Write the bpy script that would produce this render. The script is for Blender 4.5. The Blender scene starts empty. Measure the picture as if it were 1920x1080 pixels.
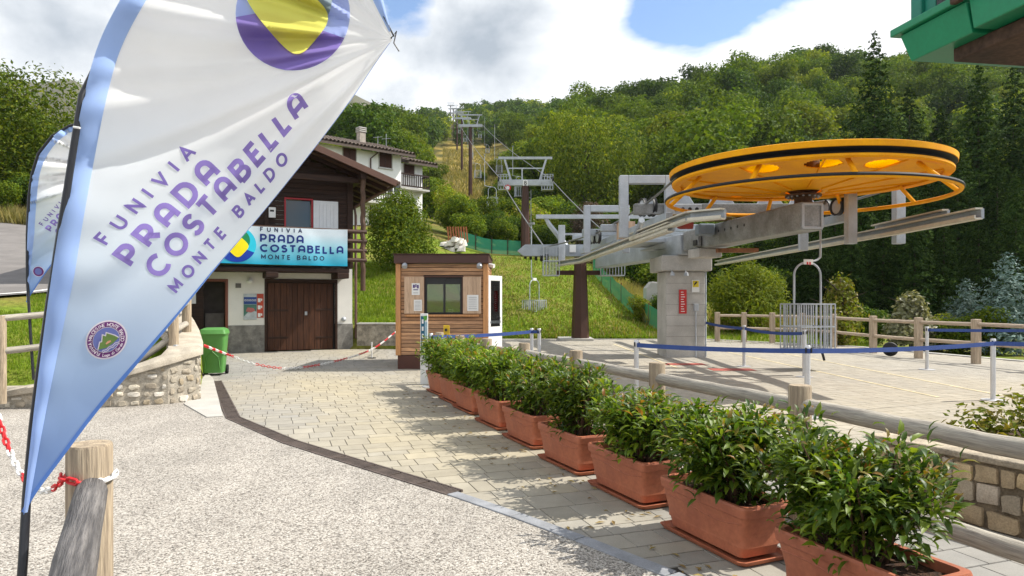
import bpy, math, random
import numpy as np
from mathutils import Vector, Matrix

sc = bpy.context.scene
R = math.radians
# ------------------------------------------------------------------ camera, sky, sun, exposure
F, H, CX, CY = 1280.0, 1.65, 960.0, 560.0      # focal length in pixels, eye height, principal column, horizon row
cam = bpy.data.cameras.new('camera'); camo = bpy.data.objects.new('camera', cam)
sc.collection.objects.link(camo); sc.camera = camo
cam.sensor_width = 36; cam.lens = 24.0; cam.shift_y = 20/1920
cam.clip_start = .05; cam.clip_end = 9000
camo.location = (0, 0, H); camo.rotation_euler = (R(90), 0, 0)

SUN_TO = Vector((.67, .115, .735)).normalized()
elev = math.asin(SUN_TO.z); azim = math.atan2(SUN_TO.x, SUN_TO.y)
sl = bpy.data.lights.new('sun', 'SUN'); so = bpy.data.objects.new('sun', sl); sc.collection.objects.link(so)
sl.energy = 5.0; sl.angle = R(.53); sl.color = (1, .95, .86)
so.rotation_euler = (-SUN_TO).to_track_quat('-Z', 'Y').to_euler(); so.location = (30, 10, 40)

w = bpy.data.worlds.new('World'); sc.world = w; w.use_nodes = True
nt = w.node_tree; nt.nodes.clear()
def N(nt, t, **k):
    n = nt.nodes.new(t)
    for a, b in k.items(): setattr(n, a, b)
    return n
def ramp(nt, pts, fac=None):
    r = N(nt, 'ShaderNodeValToRGB'); e = r.color_ramp.elements
    while len(e) < len(pts): e.new(.5)
    for el, (p, c) in zip(e, pts):
        el.position = p; el.color = (c, c, c, 1) if not hasattr(c, '__len__') else (*c, 1)
    if fac is not None: nt.links.new(fac, r.inputs[0])
    return r
def mathn(nt, op, a, b=None, clamp=False):
    m = N(nt, 'ShaderNodeMath', operation=op); m.use_clamp = clamp
    for i, x in enumerate((a, b)):
        if x is None: continue
        if isinstance(x, (int, float)): m.inputs[i].default_value = x
        else: nt.links.new(x, m.inputs[i])
    return m.outputs[0]
def mixc(nt, fac, a, b, blend='MIX'):
    m = N(nt, 'ShaderNodeMix', data_type='RGBA', blend_type=blend)
    for s, x in ((m.inputs[0], fac), (m.inputs[6], a), (m.inputs[7], b)):
        if isinstance(x, (int, float)): s.default_value = x
        elif isinstance(x, tuple): s.default_value = (*x, 1)
        else: nt.links.new(x, s)
    return m.outputs[2]
def noise(nt, vec, scale, detail=4, rough=.55, dist=0.):
    n = N(nt, 'ShaderNodeTexNoise'); n.inputs['Scale'].default_value = scale; n.inputs['Detail'].default_value = detail
    n.inputs['Roughness'].default_value = rough; n.inputs['Distortion'].default_value = dist
    if vec is not None: nt.links.new(vec, n.inputs['Vector'])
    return n.outputs['Fac']
out = N(nt, 'ShaderNodeOutputWorld'); bg = N(nt, 'ShaderNodeBackground')
sky = N(nt, 'ShaderNodeTexSky', sky_type='NISHITA'); sky.sun_disc = False
sky.sun_elevation = elev; sky.sun_rotation = azim; sky.altitude = 900; sky.air_density = 1.0; sky.dust_density = .6; sky.ozone_density = 2.
tc = N(nt, 'ShaderNodeTexCoord')
mp = N(nt, 'ShaderNodeMapping'); mp.inputs['Location'].default_value = (3.1, .4, 1.7); mp.inputs['Scale'].default_value = (1, 1, 1.7)
nt.links.new(tc.outputs['Generated'], mp.inputs['Vector'])
n1 = noise(nt, mp.outputs[0], 2.6, 9, .56, .25)
def blob(u, v, rad, amt):
    d = Vector(((u-CX)/F, 1, -(v-CY)/F)).normalized()
    vm = N(nt, 'ShaderNodeVectorMath', operation='DISTANCE'); nt.links.new(tc.outputs['Generated'], vm.inputs[0]); vm.inputs[1].default_value = d
    mr = N(nt, 'ShaderNodeMapRange'); mr.interpolation_type = 'SMOOTHSTEP'
    nt.links.new(vm.outputs['Value'], mr.inputs[0]); mr.inputs[1].default_value = 0; mr.inputs[2].default_value = rad
    mr.inputs[3].default_value = amt; mr.inputs[4].default_value = 0
    return mr.outputs[0]
dens = mathn(nt, 'ADD', n1, .12)  # low overall cloud cover trims fill light; blobs add clouds in view
for b in ((1290, 0, .20, -.36), (765, 0, .13, -.30), (1440, -80, .2, -.15), (60, 30, .18, -.10), (560, -300, .5, -.2),
          (900, 80, .42, .26), (1600, 60, .40, .22), (1020, 40, .16, .10), (200, 60, .40, .20)):
    dens = mathn(nt, 'ADD', dens, blob(*b))
cov = ramp(nt, [(.50, 0.), (.60, 1.)], dens)
n2 = noise(nt, mp.outputs[0], 4.2, 8, .55, .3)
shade = mathn(nt, 'ADD', n2, 0.0)
for b in ((880, 120, .22, -.27), (120, 60, .3, -.14), (1640, 60, .25, .10), (1150, 90, .22, .12)):
    shade = mathn(nt, 'ADD', shade, blob(*b))
ccol = ramp(nt, [(.14, (3.6, 4.1, 4.7)), (.31, (7.2, 7.5, 7.8)), (.43, (10.4, 10.4, 10.4))], shade)
skyc = mixc(nt, 1.0, sky.outputs[0], (1.5, 1.65, 1.75), 'MULTIPLY')
fin = mixc(nt, cov.outputs[0], skyc, ccol.outputs[0])
nt.links.new(fin, bg.inputs[0]); bg.inputs[1].default_value = .085
nt.links.new(bg.outputs[0], out.inputs[0])

sc.view_settings.view_transform = 'Standard'; sc.view_settings.look = 'None'
sc.view_settings.gamma = 1; sc.view_settings.use_curve_mapping = False
sc.view_settings.exposure = .56
sc.render.engine = 'CYCLES'
sc.cycles.max_bounces = 6; sc.cycles.transparent_max_bounces = 12; sc.cycles.diffuse_bounces = 3
sc.cycles.glossy_bounces = 3; sc.cycles.transmission_bounces = 6; sc.cycles.use_denoising = True
sc.cycles.caustics_reflective = False; sc.cycles.caustics_refractive = False

# ------------------------------------------------------------------ helpers
def P(u, v, d): return Vector(((u-CX)/F*d, d, H-(v-CY)/F*d))
def G(u, v, z=0.):
    d = F*(H-z)/(v-CY); return Vector(((u-CX)/F*d, d, z))
rnd = random.Random(7); rng = np.random.default_rng(11)
def V(*a): return Vector(a)

class MB:
    def __init__(s): s.v = []; s.f = []
    def add(s, vs, fs):
        b = len(s.v); s.v += [tuple(x) for x in vs]; s.f += [tuple(i+b for i in f) for f in fs]; return s
    def box(s, x0, x1, y0, y1, z0, z1):
        return s.add([(x0,y0,z0),(x1,y0,z0),(x1,y1,z0),(x0,y1,z0),(x0,y0,z1),(x1,y0,z1),(x1,y1,z1),(x0,y1,z1)],
              [(0,3,2,1),(4,5,6,7),(0,1,5,4),(1,2,6,5),(2,3,7,6),(3,0,4,7)])
    def obox(s, c, a, b, e):
        c, a, b, e = Vector(c), Vector(a), Vector(b), Vector(e)
        if a.cross(b).dot(e) < 0: a = -a
        pts = [c+i*a+j*b+k*e for k in (-1, 1) for (i, j) in ((-1,-1),(1,-1),(1,1),(-1,1))]
        return s.add(pts, [(0,3,2,1),(4,5,6,7),(0,1,5,4),(1,2,6,5),(2,3,7,6),(3,0,4,7)])
    def bar(s, p, q, w, h=None, up=(0,0,1)):
        p, q = Vector(p), Vector(q); h = h or w; t = (q-p); L = t.length; t.normalize()
        up = Vector(up)
        if abs(t.dot(up)) > .98: up = Vector((0,1,0))
        a = t.cross(up).normalized(); b = a.cross(t)
        return s.obox((p+q)/2, t*L/2, a*w/2, b*h/2)
    def tube(s, pts, r, n=8, cap=True):
        pts = [Vector(p) for p in pts]; m = len(pts)
        rs = r if hasattr(r, '__len__') else [r]*m
        base = len(s.v); prev = None
        for i, p in enumerate(pts):
            t = (pts[min(i+1, m-1)]-pts[max(i-1, 0)]).normalized()
            if prev is None:
                a = t.orthogonal().normalized()
            else:
                a = prev-t*prev.dot(t)
                a = a.normalized() if a.length > 1e-6 else t.orthogonal().normalized()
            prev = a; b = t.cross(a)
            for k in range(n):
                an = 2*math.pi*k/n
                s.v.append(tuple(p+(a*math.cos(an)+b*math.sin(an))*rs[i]))
        for i in range(m-1):
            for k in range(n):
                k2 = (k+1) % n
                s.f.append((base+i*n+k, base+i*n+k2, base+(i+1)*n+k2, base+(i+1)*n+k))
        if cap:
            s.f.append(tuple(base+k for k in range(n))[::-1]); s.f.append(tuple(base+(m-1)*n+k for k in range(n)))
        return s
    def lathe(s, c, prof, n=24, axis=(0,0,1)):
        c = Vector(c); ax = Vector(axis).normalized(); a = ax.orthogonal().normalized() if abs(ax.z) < .999 else Vector((1,0,0)); b = ax.cross(a)
        base = len(s.v)
        for r, z in prof:
            for k in range(n):
                an = 2*math.pi*k/n
                s.v.append(tuple(c+ax*z+(a*math.cos(an)+b*math.sin(an))*r))
        for i in range(len(prof)-1):
            for k in range(n):
                k2 = (k+1) % n
                s.f.append((base+i*n+k, base+i*n+k2, base+(i+1)*n+k2, base+(i+1)*n+k))
        return s
    def disc_caps(s, c, prof, n=24, axis=(0,0,1)):
        b = len(s.v); s.lathe(c, prof, n, axis)
        s.f.append(tuple(b+k for k in range(n))[::-1]); m = (len(prof)-1)*n
        s.f.append(tuple(b+m+k for k in range(n))); return s
    def prism(s, poly, off):
        n = len(poly); off = Vector(off); p = [Vector(x) for x in poly]
        nrm = Vector((0,0,0))
        for i in range(n): nrm += (p[i]-p[0]).cross(p[(i+1) % n]-p[0])
        if nrm.dot(off) < 0: p = p[::-1]
        b = len(s.v); s.v += [tuple(x) for x in p]+[tuple(x+off) for x in p]
        s.f.append(tuple(b+i for i in range(n))[::-1]); s.f.append(tuple(b+n+i for i in range(n)))
        for i in range(n):
            j = (i+1) % n; s.f.append((b+i, b+j, b+n+j, b+n+i))
        return s
    def poly(s, pts): 
        b = len(s.v); s.v += [tuple(p) for p in pts]; s.f.append(tuple(range(b, b+len(pts)))); return s
    def ring(s, c, R_, r, axis=(0,0,1), n=48, m=8):
        c = Vector(c); ax = Vector(axis).normalized(); a = ax.orthogonal().normalized() if abs(ax.z) < .999 else Vector((1,0,0)); b = ax.cross(a)
        base = len(s.v)
        for i in range(n):
            t = 2*math.pi*i/n; d = a*math.cos(t)+b*math.sin(t)
            for k in range(m):
                q = 2*math.pi*k/m; s.v.append(tuple(c+d*(R_+r*math.cos(q))+ax*r*math.sin(q)))
        for i in range(n):
            for k in range(m):
                s.f.append((base+i*m+k, base+((i+1) % n)*m+k, base+((i+1) % n)*m+(k+1) % m, base+i*m+(k+1) % m))
        return s

def link(o): sc.collection.objects.link(o); return o
def mesh_np(name, verts, faces, mat=None, cols=None, smooth=False):
    """verts (n,3) array, faces (m,k) array of equal-sized faces"""
    me = bpy.data.meshes.new(name); verts = np.asarray(verts, np.float32); faces = np.asarray(faces, np.int32)
    me.vertices.add(len(verts)); me.vertices.foreach_set('co', verts.ravel())
    k = faces.shape[1]; me.loops.add(faces.size); me.loops.foreach_set('vertex_index', faces.ravel())
    me.polygons.add(len(faces)); me.polygons.foreach_set('loop_start', np.arange(0, faces.size, k, dtype=np.int32))
    me.polygons.foreach_set('loop_total', np.full(len(faces), k, np.int32))
    me.update(calc_edges=True)
    if cols is not None:
        at = me.color_attributes.new('tone', 'FLOAT_COLOR', 'POINT'); c = np.ones((len(verts), 4), np.float32); c[:, :3] = cols
        at.data.foreach_set('color', c.ravel())
    me.polygons.foreach_set('use_smooth', np.full(len(faces), bool(smooth)))
    if mat: me.materials.append(mat)
    return me
def props(o, label=None, cat=None, group=None, kind=None):
    if label: o['label'] = label
    if cat: o['category'] = cat
    if group: o['group'] = group
    if kind: o['kind'] = kind
    return o
def thing(name, label, cat, loc=(0,0,0), rz=0., group=None):
    o = bpy.data.objects.new(name, None); o.empty_display_size = .2; link(o)
    o.location = loc; o.rotation_euler = (0, 0, rz)
    return props(o, label, cat, group)
def depth(o):
    n = 0
    while o: n += 1; o = o.parent
    return n
def wm(o):
    m = Matrix.Translation(o.location) @ o.rotation_euler.to_matrix().to_4x4()
    return wm(o.parent) @ m if o.parent else m
def build(name, mb, mat, parent=None, world=True, smooth=True, bevel=0., label=None, kind=None, ang=38, tone=None):
    me = bpy.data.meshes.new(name)
    vs = mb.v
    if parent is not None and world:
        inv = wm(parent).inverted(); vs = [inv @ Vector(p) for p in vs]
    me.from_pydata([tuple(p) for p in vs], [], mb.f); me.update()
    for m in (mat if isinstance(mat, (list, tuple)) else [mat]): me.materials.append(m)
    if smooth:
        me.polygons.foreach_set('use_smooth', np.ones(len(me.polygons), bool)); me.set_sharp_from_angle(angle=R(ang))
    if tone is not None:
        at = me.color_attributes.new('tone', 'FLOAT_COLOR', 'POINT')
        at.data.foreach_set('color', np.tile(np.array([*tone, 1], np.float32), len(me.vertices)))
    o = link(bpy.data.objects.new(name, me))
    if parent is not None: o.parent = parent
    if bevel > 0:
        b = o.modifiers.new('edge', 'BEVEL'); b.width = bevel; b.segments = 2; b.limit_method = 'ANGLE'; b.angle_limit = R(40)
    return props(o, label, None, None, kind)
def copy_tree(o, parent=None):
    c = o.copy(); link(c)
    if parent: c.parent = parent
    for ch in list(o.children): copy_tree(ch, c)
    return c
def obj(name, me, parent=None, loc=(0,0,0), rz=0., s=1.):
    o = link(bpy.data.objects.new(name, me)); o.location = loc; o.rotation_euler = (0, 0, rz)
    o.scale = (s, s, s) if not hasattr(s, '__len__') else s
    if parent: o.parent = parent
    return o

# ------------------------------------------------------------------ materials
def newmat(name):
    m = bpy.data.materials.new(name); m.use_nodes = True; nt = m.node_tree
    return m, nt, nt.nodes['Principled BSDF']
def stretch(nt, vec, sc_):
    mp = N(nt, 'ShaderNodeMapping'); mp.inputs['Scale'].default_value = sc_; nt.links.new(vec, mp.inputs['Vector']); return mp.outputs[0]
def bumpn(nt, h, strength, dist=.01):
    b = N(nt, 'ShaderNodeBump'); b.inputs['Strength'].default_value = strength; b.inputs['Distance'].default_value = dist
    nt.links.new(h, b.inputs['Height']); return b.outputs[0]
def M(name, c, rough=.6, metal=0., var=.18, scale=5., fine=60., bump=.0, c2=None, spec=.4, st=(1,1,1), objr=0., lo=.38, hi=.66):
    m, nt, b = newmat(name)
    co = N(nt, 'ShaderNodeTexCoord').outputs['Object']; co = stretch(nt, co, st)
    a = noise(nt, co, scale, 6, .6); f = noise(nt, co, fine, 3, .6)
    r = ramp(nt, [(lo, 0.), (hi, 1.)], a)
    c2 = c2 or tuple(x*(1-var*1.6) for x in c)
    col = mixc(nt, r.outputs[0], c2, c)
    fr = ramp(nt, [(.3, 1-var), (.7, 1+var*.5)], f)
    col = mixc(nt, 1., col, fr.outputs[0], 'MULTIPLY')
    if objr:
        oi = N(nt, 'ShaderNodeObjectInfo'); rr = ramp(nt, [(0, 1-objr), (1, 1+objr)], oi.outputs['Random'])
        col = mixc(nt, 1., col, rr.outputs[0], 'MULTIPLY')
    nt.links.new(col, b.inputs['Base Color'])
    b.inputs['Roughness'].default_value = rough; b.inputs['Metallic'].default_value = metal; b.inputs['Specular IOR Level'].default_value = spec
    rv = mathn(nt, 'ADD', mathn(nt, 'MULTIPLY', a, .25), rough-.12, True); nt.links.new(rv, b.inputs['Roughness'])
    if bump:
        nt.links.new(bumpn(nt, mathn(nt, 'ADD', f, a), bump), b.inputs['Normal'])
    return m
def wood(name, c, c2, rough=.7, along='x', objr=.12, bump=.35, g=1.):
    st = {'x': (.8*g, 12*g, 12*g), 'y': (12*g, .8*g, 12*g), 'z': (12*g, 12*g, .8*g)}[along]
    return M(name, c, rough, 0, .22, 2.2, 9., bump, c2, .25, st, objr)
def tonemat(name, rough=.8, var=.16, scale=22., bump=.25, attr='tone', mult=(1,1,1), fine=90.):
    m, nt, b = newmat(name)
    at = N(nt, 'ShaderNodeAttribute', attribute_name=attr)
    g = N(nt, 'ShaderNodeNewGeometry')
    a = noise(nt, g.outputs['Position'], scale, 5, .6); f = noise(nt, g.outputs['Position'], fine, 2, .6)
    r = ramp(nt, [(.3, 1-var), (.7, 1+var)], a); fr = ramp(nt, [(.3, 1-var), (.7, 1+var)], f)
    col = mixc(nt, 1., mixc(nt, 1., at.outputs['Color'], r.outputs[0], 'MULTIPLY'), fr.outputs[0], 'MULTIPLY')
    nt.links.new(col, b.inputs['Base Color']); b.inputs['Roughness'].default_value = rough; b.inputs['Specular IOR Level'].default_value = .25
    if bump: nt.links.new(bumpn(nt, mathn(nt, 'ADD', a, f), bump, .006), b.inputs['Normal'])
    return m
def leafmat(name, c, c2, rough=.45, trans=.35, tc_=None, objr=.25, spec=.4):
    m, nt, b = newmat(name); o = nt.nodes['Material Output']
    g = N(nt, 'ShaderNodeNewGeometry'); oi = N(nt, 'ShaderNodeObjectInfo')
    r = ramp(nt, [(0., 0.), (.55, .35), (1., 1.)], g.outputs['Random Per Island'])
    col = mixc(nt, r.outputs[0], c, c2)
    rr = ramp(nt, [(0, 1-objr), (1, 1+objr)], oi.outputs['Random']); col = mixc(nt, 1., col, rr.outputs[0], 'MULTIPLY')
    n = noise(nt, N(nt, 'ShaderNodeTexCoord').outputs['Object'], .8, 3); nr = ramp(nt, [(.35, .72), (.65, 1.2)], n)
    col = mixc(nt, 1., col, nr.outputs[0], 'MULTIPLY')
    nt.links.new(col, b.inputs['Base Color']); b.inputs['Roughness'].default_value = rough; b.inputs['Specular IOR Level'].default_value = spec
    t = N(nt, 'ShaderNodeBsdfTranslucent'); tcx = mixc(nt, 1., col, tc_ or (1.3, 1.25, .5), 'MULTIPLY'); nt.links.new(tcx, t.inputs[0])
    mx = N(nt, 'ShaderNodeMixShader'); mx.inputs[0].default_value = trans
    nt.links.new(b.outputs[0], mx.inputs[1]); nt.links.new(t.outputs[0], mx.inputs[2]); nt.links.new(mx.outputs[0], o.inputs[0])
    return m
def fabric(name, c, attr=None, trans=.45, var=.05, st=(1,1,1)):
    m, nt, b = newmat(name); o = nt.nodes['Material Output']
    if attr: col = N(nt, 'ShaderNodeAttribute', attribute_name=attr).outputs['Color']
    else: col = mixc(nt, 0., c, c)
    f = noise(nt, N(nt, 'ShaderNodeTexCoord').outputs['Object'], 3., 4); fr = ramp(nt, [(.3, 1-var), (.7, 1+var)], f)
    col = mixc(nt, 1., col, fr.outputs[0], 'MULTIPLY')
    nt.links.new(col, b.inputs['Base Color']); b.inputs['Roughness'].default_value = .55; b.inputs['Specular IOR Level'].default_value = .3
    t = N(nt, 'ShaderNodeBsdfTranslucent'); nt.links.new(col, t.inputs[0])
    mx = N(nt, 'ShaderNodeMixShader'); mx.inputs[0].default_value = trans
    nt.links.new(b.outputs[0], mx.inputs[1]); nt.links.new(t.outputs[0], mx.inputs[2]); nt.links.new(mx.outputs[0], o.inputs[0])
    return m

def C(r, g, b):
    f = lambda x: (x/255/12.92) if x/255 <= .04045 else ((x/255+.055)/1.055)**2.4
    return (f(r), f(g), f(b))

m_steel = M('galvanised_steel', (.47, .50, .535), .5, .2, .12, 3, 40, .05)
m_steel2 = M('grey_painted_steel', (.41, .45, .49), .5, .1, .14, 2.5, 40, .05)
m_girder = M('dull_zinc_girder', (.34, .35, .35), .5, .35, .22, 2.2, 30, .08, (.20, .20, .19))
m_brownsteel = M('brown_painted_steel', (.062, .024, .014), .55, 0, .12, 3, 30, .05)
m_yellow = M('yellow_orange_paint', (.90, .41, .004), .6, 0, .06, 2.5, 30, .03, (.80, .33, .004), spec=.2)
m_rubber = M('black_rubber', (.015, .015, .016), .6, 0, .2, 5, 50)
m_black = M('black_plastic', (.02, .02, .022), .45, 0, .15, 5, 50)
m_white = M('white_paint', (.78, .78, .76), .5, 0, .05, 3, 40)
m_concrete = M('board_marked_concrete', (.53, .51, .475), .85, 0, .16, 1.6, 45, .3, (.40, .385, .355))
m_conc_pale = M('pale_concrete', (.47, .45, .41), .85, 0, .10, 2.5, 60, .2)
m_kerb = M('grey_kerb_concrete', (.30, .31, .33), .85, 0, .18, 6, 90, .2)
m_plaster = M('white_plaster', (.76, .74, .69), .85, 0, .06, 1.4, 60, .12)
m_plinth = M('rough_grey_render', (.30, .285, .26), .9, 0, .3, 4, 70, .8)
m_darkwood = wood('dark_brown_boards', (.050, .024, .014), (.022, .011, .008), .6)
m_doorwood = wood('garage_door_planks', (.105, .042, .020), (.045, .018, .010), .6, 'z')
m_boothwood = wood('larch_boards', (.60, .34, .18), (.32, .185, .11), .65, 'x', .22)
m_boothpost = wood('fresh_larch_post', (.62, .31, .13), (.50, .25, .11), .6, 'z', .05)
m_panelwood = wood('pale_plywood', (.60, .42, .29), (.48, .33, .22), .65, 'z', .06)
m_logz = wood('weathered_log_post', (.46, .37, .26), (.26, .205, .145), .8, 'z', .1, .5, 1.4)
m_logx = wood('weathered_log_rail', (.46, .42, .345), (.27, .245, .21), .75, 'x', .08, .5, 1.4)
m_logend = M('log_end_grain', (.36, .27, .17), .85, 0, .25, 14, 60, .3)
m_terra = M('terracotta_plastic', (.46, .152, .075), .6, 0, .14, 4, 40, .06, (.34, .105, .055))
m_soil = M('potting_bark', (.10, .045, .022), .95, 0, .5, 30, 110, 1.)
m_green = M('green_paint', (.010, .235, .105), .45, 0, .08, 2.5, 40, .04)
m_teal = M('teal_paint', (.012, .19, .13), .45, 0, .08, 2.5, 40, .04)
m_bin = M('green_plastic', (.085, .26, .055), .5, 0, .08, 3, 40, .05)
m_rust = M('brown_underside_plate', (.13, .075, .05), .85, 0, .4, 3, 30, .3)
m_red = M('red_plastic', (.62, .02, .025), .45, 0, .08, 4, 40)
m_chainwhite = M('white_plastic', (.75, .74, .72), .45, 0, .06, 4, 40)
m_belt = M('blue_belt_webbing', (.035, .075, .26), .7, 0, .1, 8, 120, .1)
m_barrier = M('satin_aluminium', (.62, .62, .63), .4, .5, .06, 4, 50)
m_glassdark, _nt, _b = newmat('dark_window_glass'); _b.inputs['Base Color'].default_value = (.02, .024, .026, 1); _b.inputs['Roughness'].default_value = .04; _b.inputs['Specular IOR Level'].default_value = .8
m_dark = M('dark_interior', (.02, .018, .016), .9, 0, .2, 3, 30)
m_asphalt = M('road_asphalt', (.20, .185, .175), .9, 0, .15, 1.2, 120, .3)
m_stone = tonemat('rubble_stone', .85, .18, 9., .7)
m_paver = tonemat('paving_stone', .88, .10, 5., .06, fine=120.)
m_mortar = M('pale_mortar', (.47, .42, .34), .95, 0, .25, 9, 60, .7)
m_mortar2 = M('dark_mortar', (.26, .205, .14), .95, 0, .3, 9, 60, .7)
m_joint = M('shade_dark_joint', (.04, .034, .028), .95, 0, .3, 5, 60, .3)  # joint colour darkened so gaps read dark without a cast shadow
m_drain = M('dark_grating', (.13, .10, .085), .7, .2, .25, 6, 60, .2)
m_rooftile = M('concrete_roof_tile', (.30, .235, .19), .85, 0, .25, 2, 8, .2, objr=.1)
m_roofbrown = M('brown_roof_sheet', (.16, .085, .06), .6, 0, .1, 2, 20)
m_bark = M('bark', (.09, .065, .045), .95, 0, .4, 5, 30, .8, st=(3, 3, .6))

def gravelmat():
    m, nt, b = newmat('washed_aggregate'); g = N(nt, 'ShaderNodeNewGeometry')
    v = N(nt, 'ShaderNodeTexVoronoi'); v.inputs['Scale'].default_value = 88; nt.links.new(g.outputs['Position'], v.inputs['Vector'])
    v2 = N(nt, 'ShaderNodeTexVoronoi'); v2.inputs['Scale'].default_value = 150; nt.links.new(g.outputs['Position'], v2.inputs['Vector'])
    sep = N(nt, 'ShaderNodeSeparateColor'); nt.links.new(v.outputs['Color'], sep.inputs[0])
    cr = ramp(nt, [(0., (.03, .026, .022)), (.17, (.12, .10, .082)), (.32, (.40, .36, .31)), (.6, (.54, .495, .43)), (1., (.73, .69, .62))], sep.outputs[0])
    sep2 = N(nt, 'ShaderNodeSeparateColor'); nt.links.new(v2.outputs['Color'], sep2.inputs[0])
    c2 = ramp(nt, [(0., (.03, .026, .022)), (.28, (.30, .265, .225)), (1., (.63, .59, .53))], sep2.outputs[1])
    col = mixc(nt, .38, cr.outputs[0], c2.outputs[0])
    e = ramp(nt, [(.25, 1.), (.75, .62)], v.outputs['Distance']); col = mixc(nt, 1., col, e.outputs[0], 'MULTIPLY')
    big = ramp(nt, [(.32, .88), (.68, 1.08)], noise(nt, g.outputs['Position'], 1.1, 5)); col = mixc(nt, 1., col, big.outputs[0], 'MULTIPLY')
    trk = ramp(nt, [(.40, .90), (.60, 1.03)], noise(nt, stretch(nt, g.outputs['Position'], (1.6, .35, 1)), 1.0, 4, .6, .5)); col = mixc(nt, 1., col, trk.outputs[0], 'MULTIPLY')
    nt.links.new(col, b.inputs['Base Color']); b.inputs['Roughness'].default_value = .85; b.inputs['Specular IOR Level'].default_value = .25
    inv = mathn(nt, 'SUBTRACT', 1., v.outputs['Distance']); nt.links.new(bumpn(nt, inv, .5, .006), b.inputs['Normal'])
    return m
m_gravel = gravelmat()
def terrainmat():
    m, nt, b = newmat('ground_cover'); at = N(nt, 'ShaderNodeAttribute', attribute_name='tone'); g = N(nt, 'ShaderNodeNewGeometry')
    n = noise(nt, g.outputs['Position'], .5, 8, .65); n2 = noise(nt, g.outputs['Position'], 7, 4, .6)
    dry = ramp(nt, [(.44, 0.), (.64, 1.)], n)
    col = mixc(nt, mathn(nt, 'MULTIPLY', dry.outputs[0], .7), at.outputs['Color'], (.21, .15, .05))
    f = ramp(nt, [(.3, .6), (.7, 1.35)], n2); col = mixc(nt, 1., col, f.outputs[0], 'MULTIPLY')
    nt.links.new(col, b.inputs['Base Color']); b.inputs['Roughness'].default_value = .95; b.inputs['Specular IOR Level'].default_value = .1
    nt.links.new(bumpn(nt, n2, .8, .08), b.inputs['Normal'])
    return m
m_ground = terrainmat()
m_grass = leafmat('grass_blades', (.11, .19, .014), (.22, .29, .028), .6, .4, objr=0., spec=.15)
m_leaf_shrub = leafmat('laurel_leaves', (.042, .105, .010), (.25, .34, .03), .46, .42, objr=.28, spec=.4)
m_yglass = leafmat('translucent_yellow_sheet', (.90,.62,.01), (.92,.66,.01), .4, .65, (1,1,1), 0.)
m_leaf_tip = leafmat('reddish_young_leaves', (.22, .20, .03), (.30, .13, .03), .4, .4, objr=.1)
m_leaf_d = leafmat('broadleaf_dark', (.028, .066, .007), (.090, .145, .013), .7, .3, spec=.15)
m_leaf_m = leafmat('broadleaf_mid', (.058, .110, .008), (.165, .225, .018), .7, .35, spec=.15)
m_leaf_l = leafmat('broadleaf_light', (.115, .175, .011), (.28, .31, .028), .7, .4, spec=.15)
m_leaf_y = leafmat('yellowing_leaves', (.16, .18, .02), (.30, .24, .04), .5, .35)
m_leaf_p = leafmat('pale_variegated_leaves', (.18, .19, .10), (.42, .40, .26), .5, .3)
m_leaf_purple = leafmat('purple_brown_leaves', (.05, .045, .02), (.13, .085, .05), .5, .3, (1.2, .8, .8))
m_needle = leafmat('spruce_needles', (.014, .036, .009), (.060, .098, .016), .9, .12, spec=.05)
m_needle_b = leafmat('blue_spruce_needles', (.09, .15, .13), (.20, .27, .24), .6, .15, (1, 1, 1), spec=.1)
m_wildgrass = leafmat('dry_tall_grass', (.16, .16, .04), (.34, .27, .10), .7, .4, objr=.1)
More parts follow.
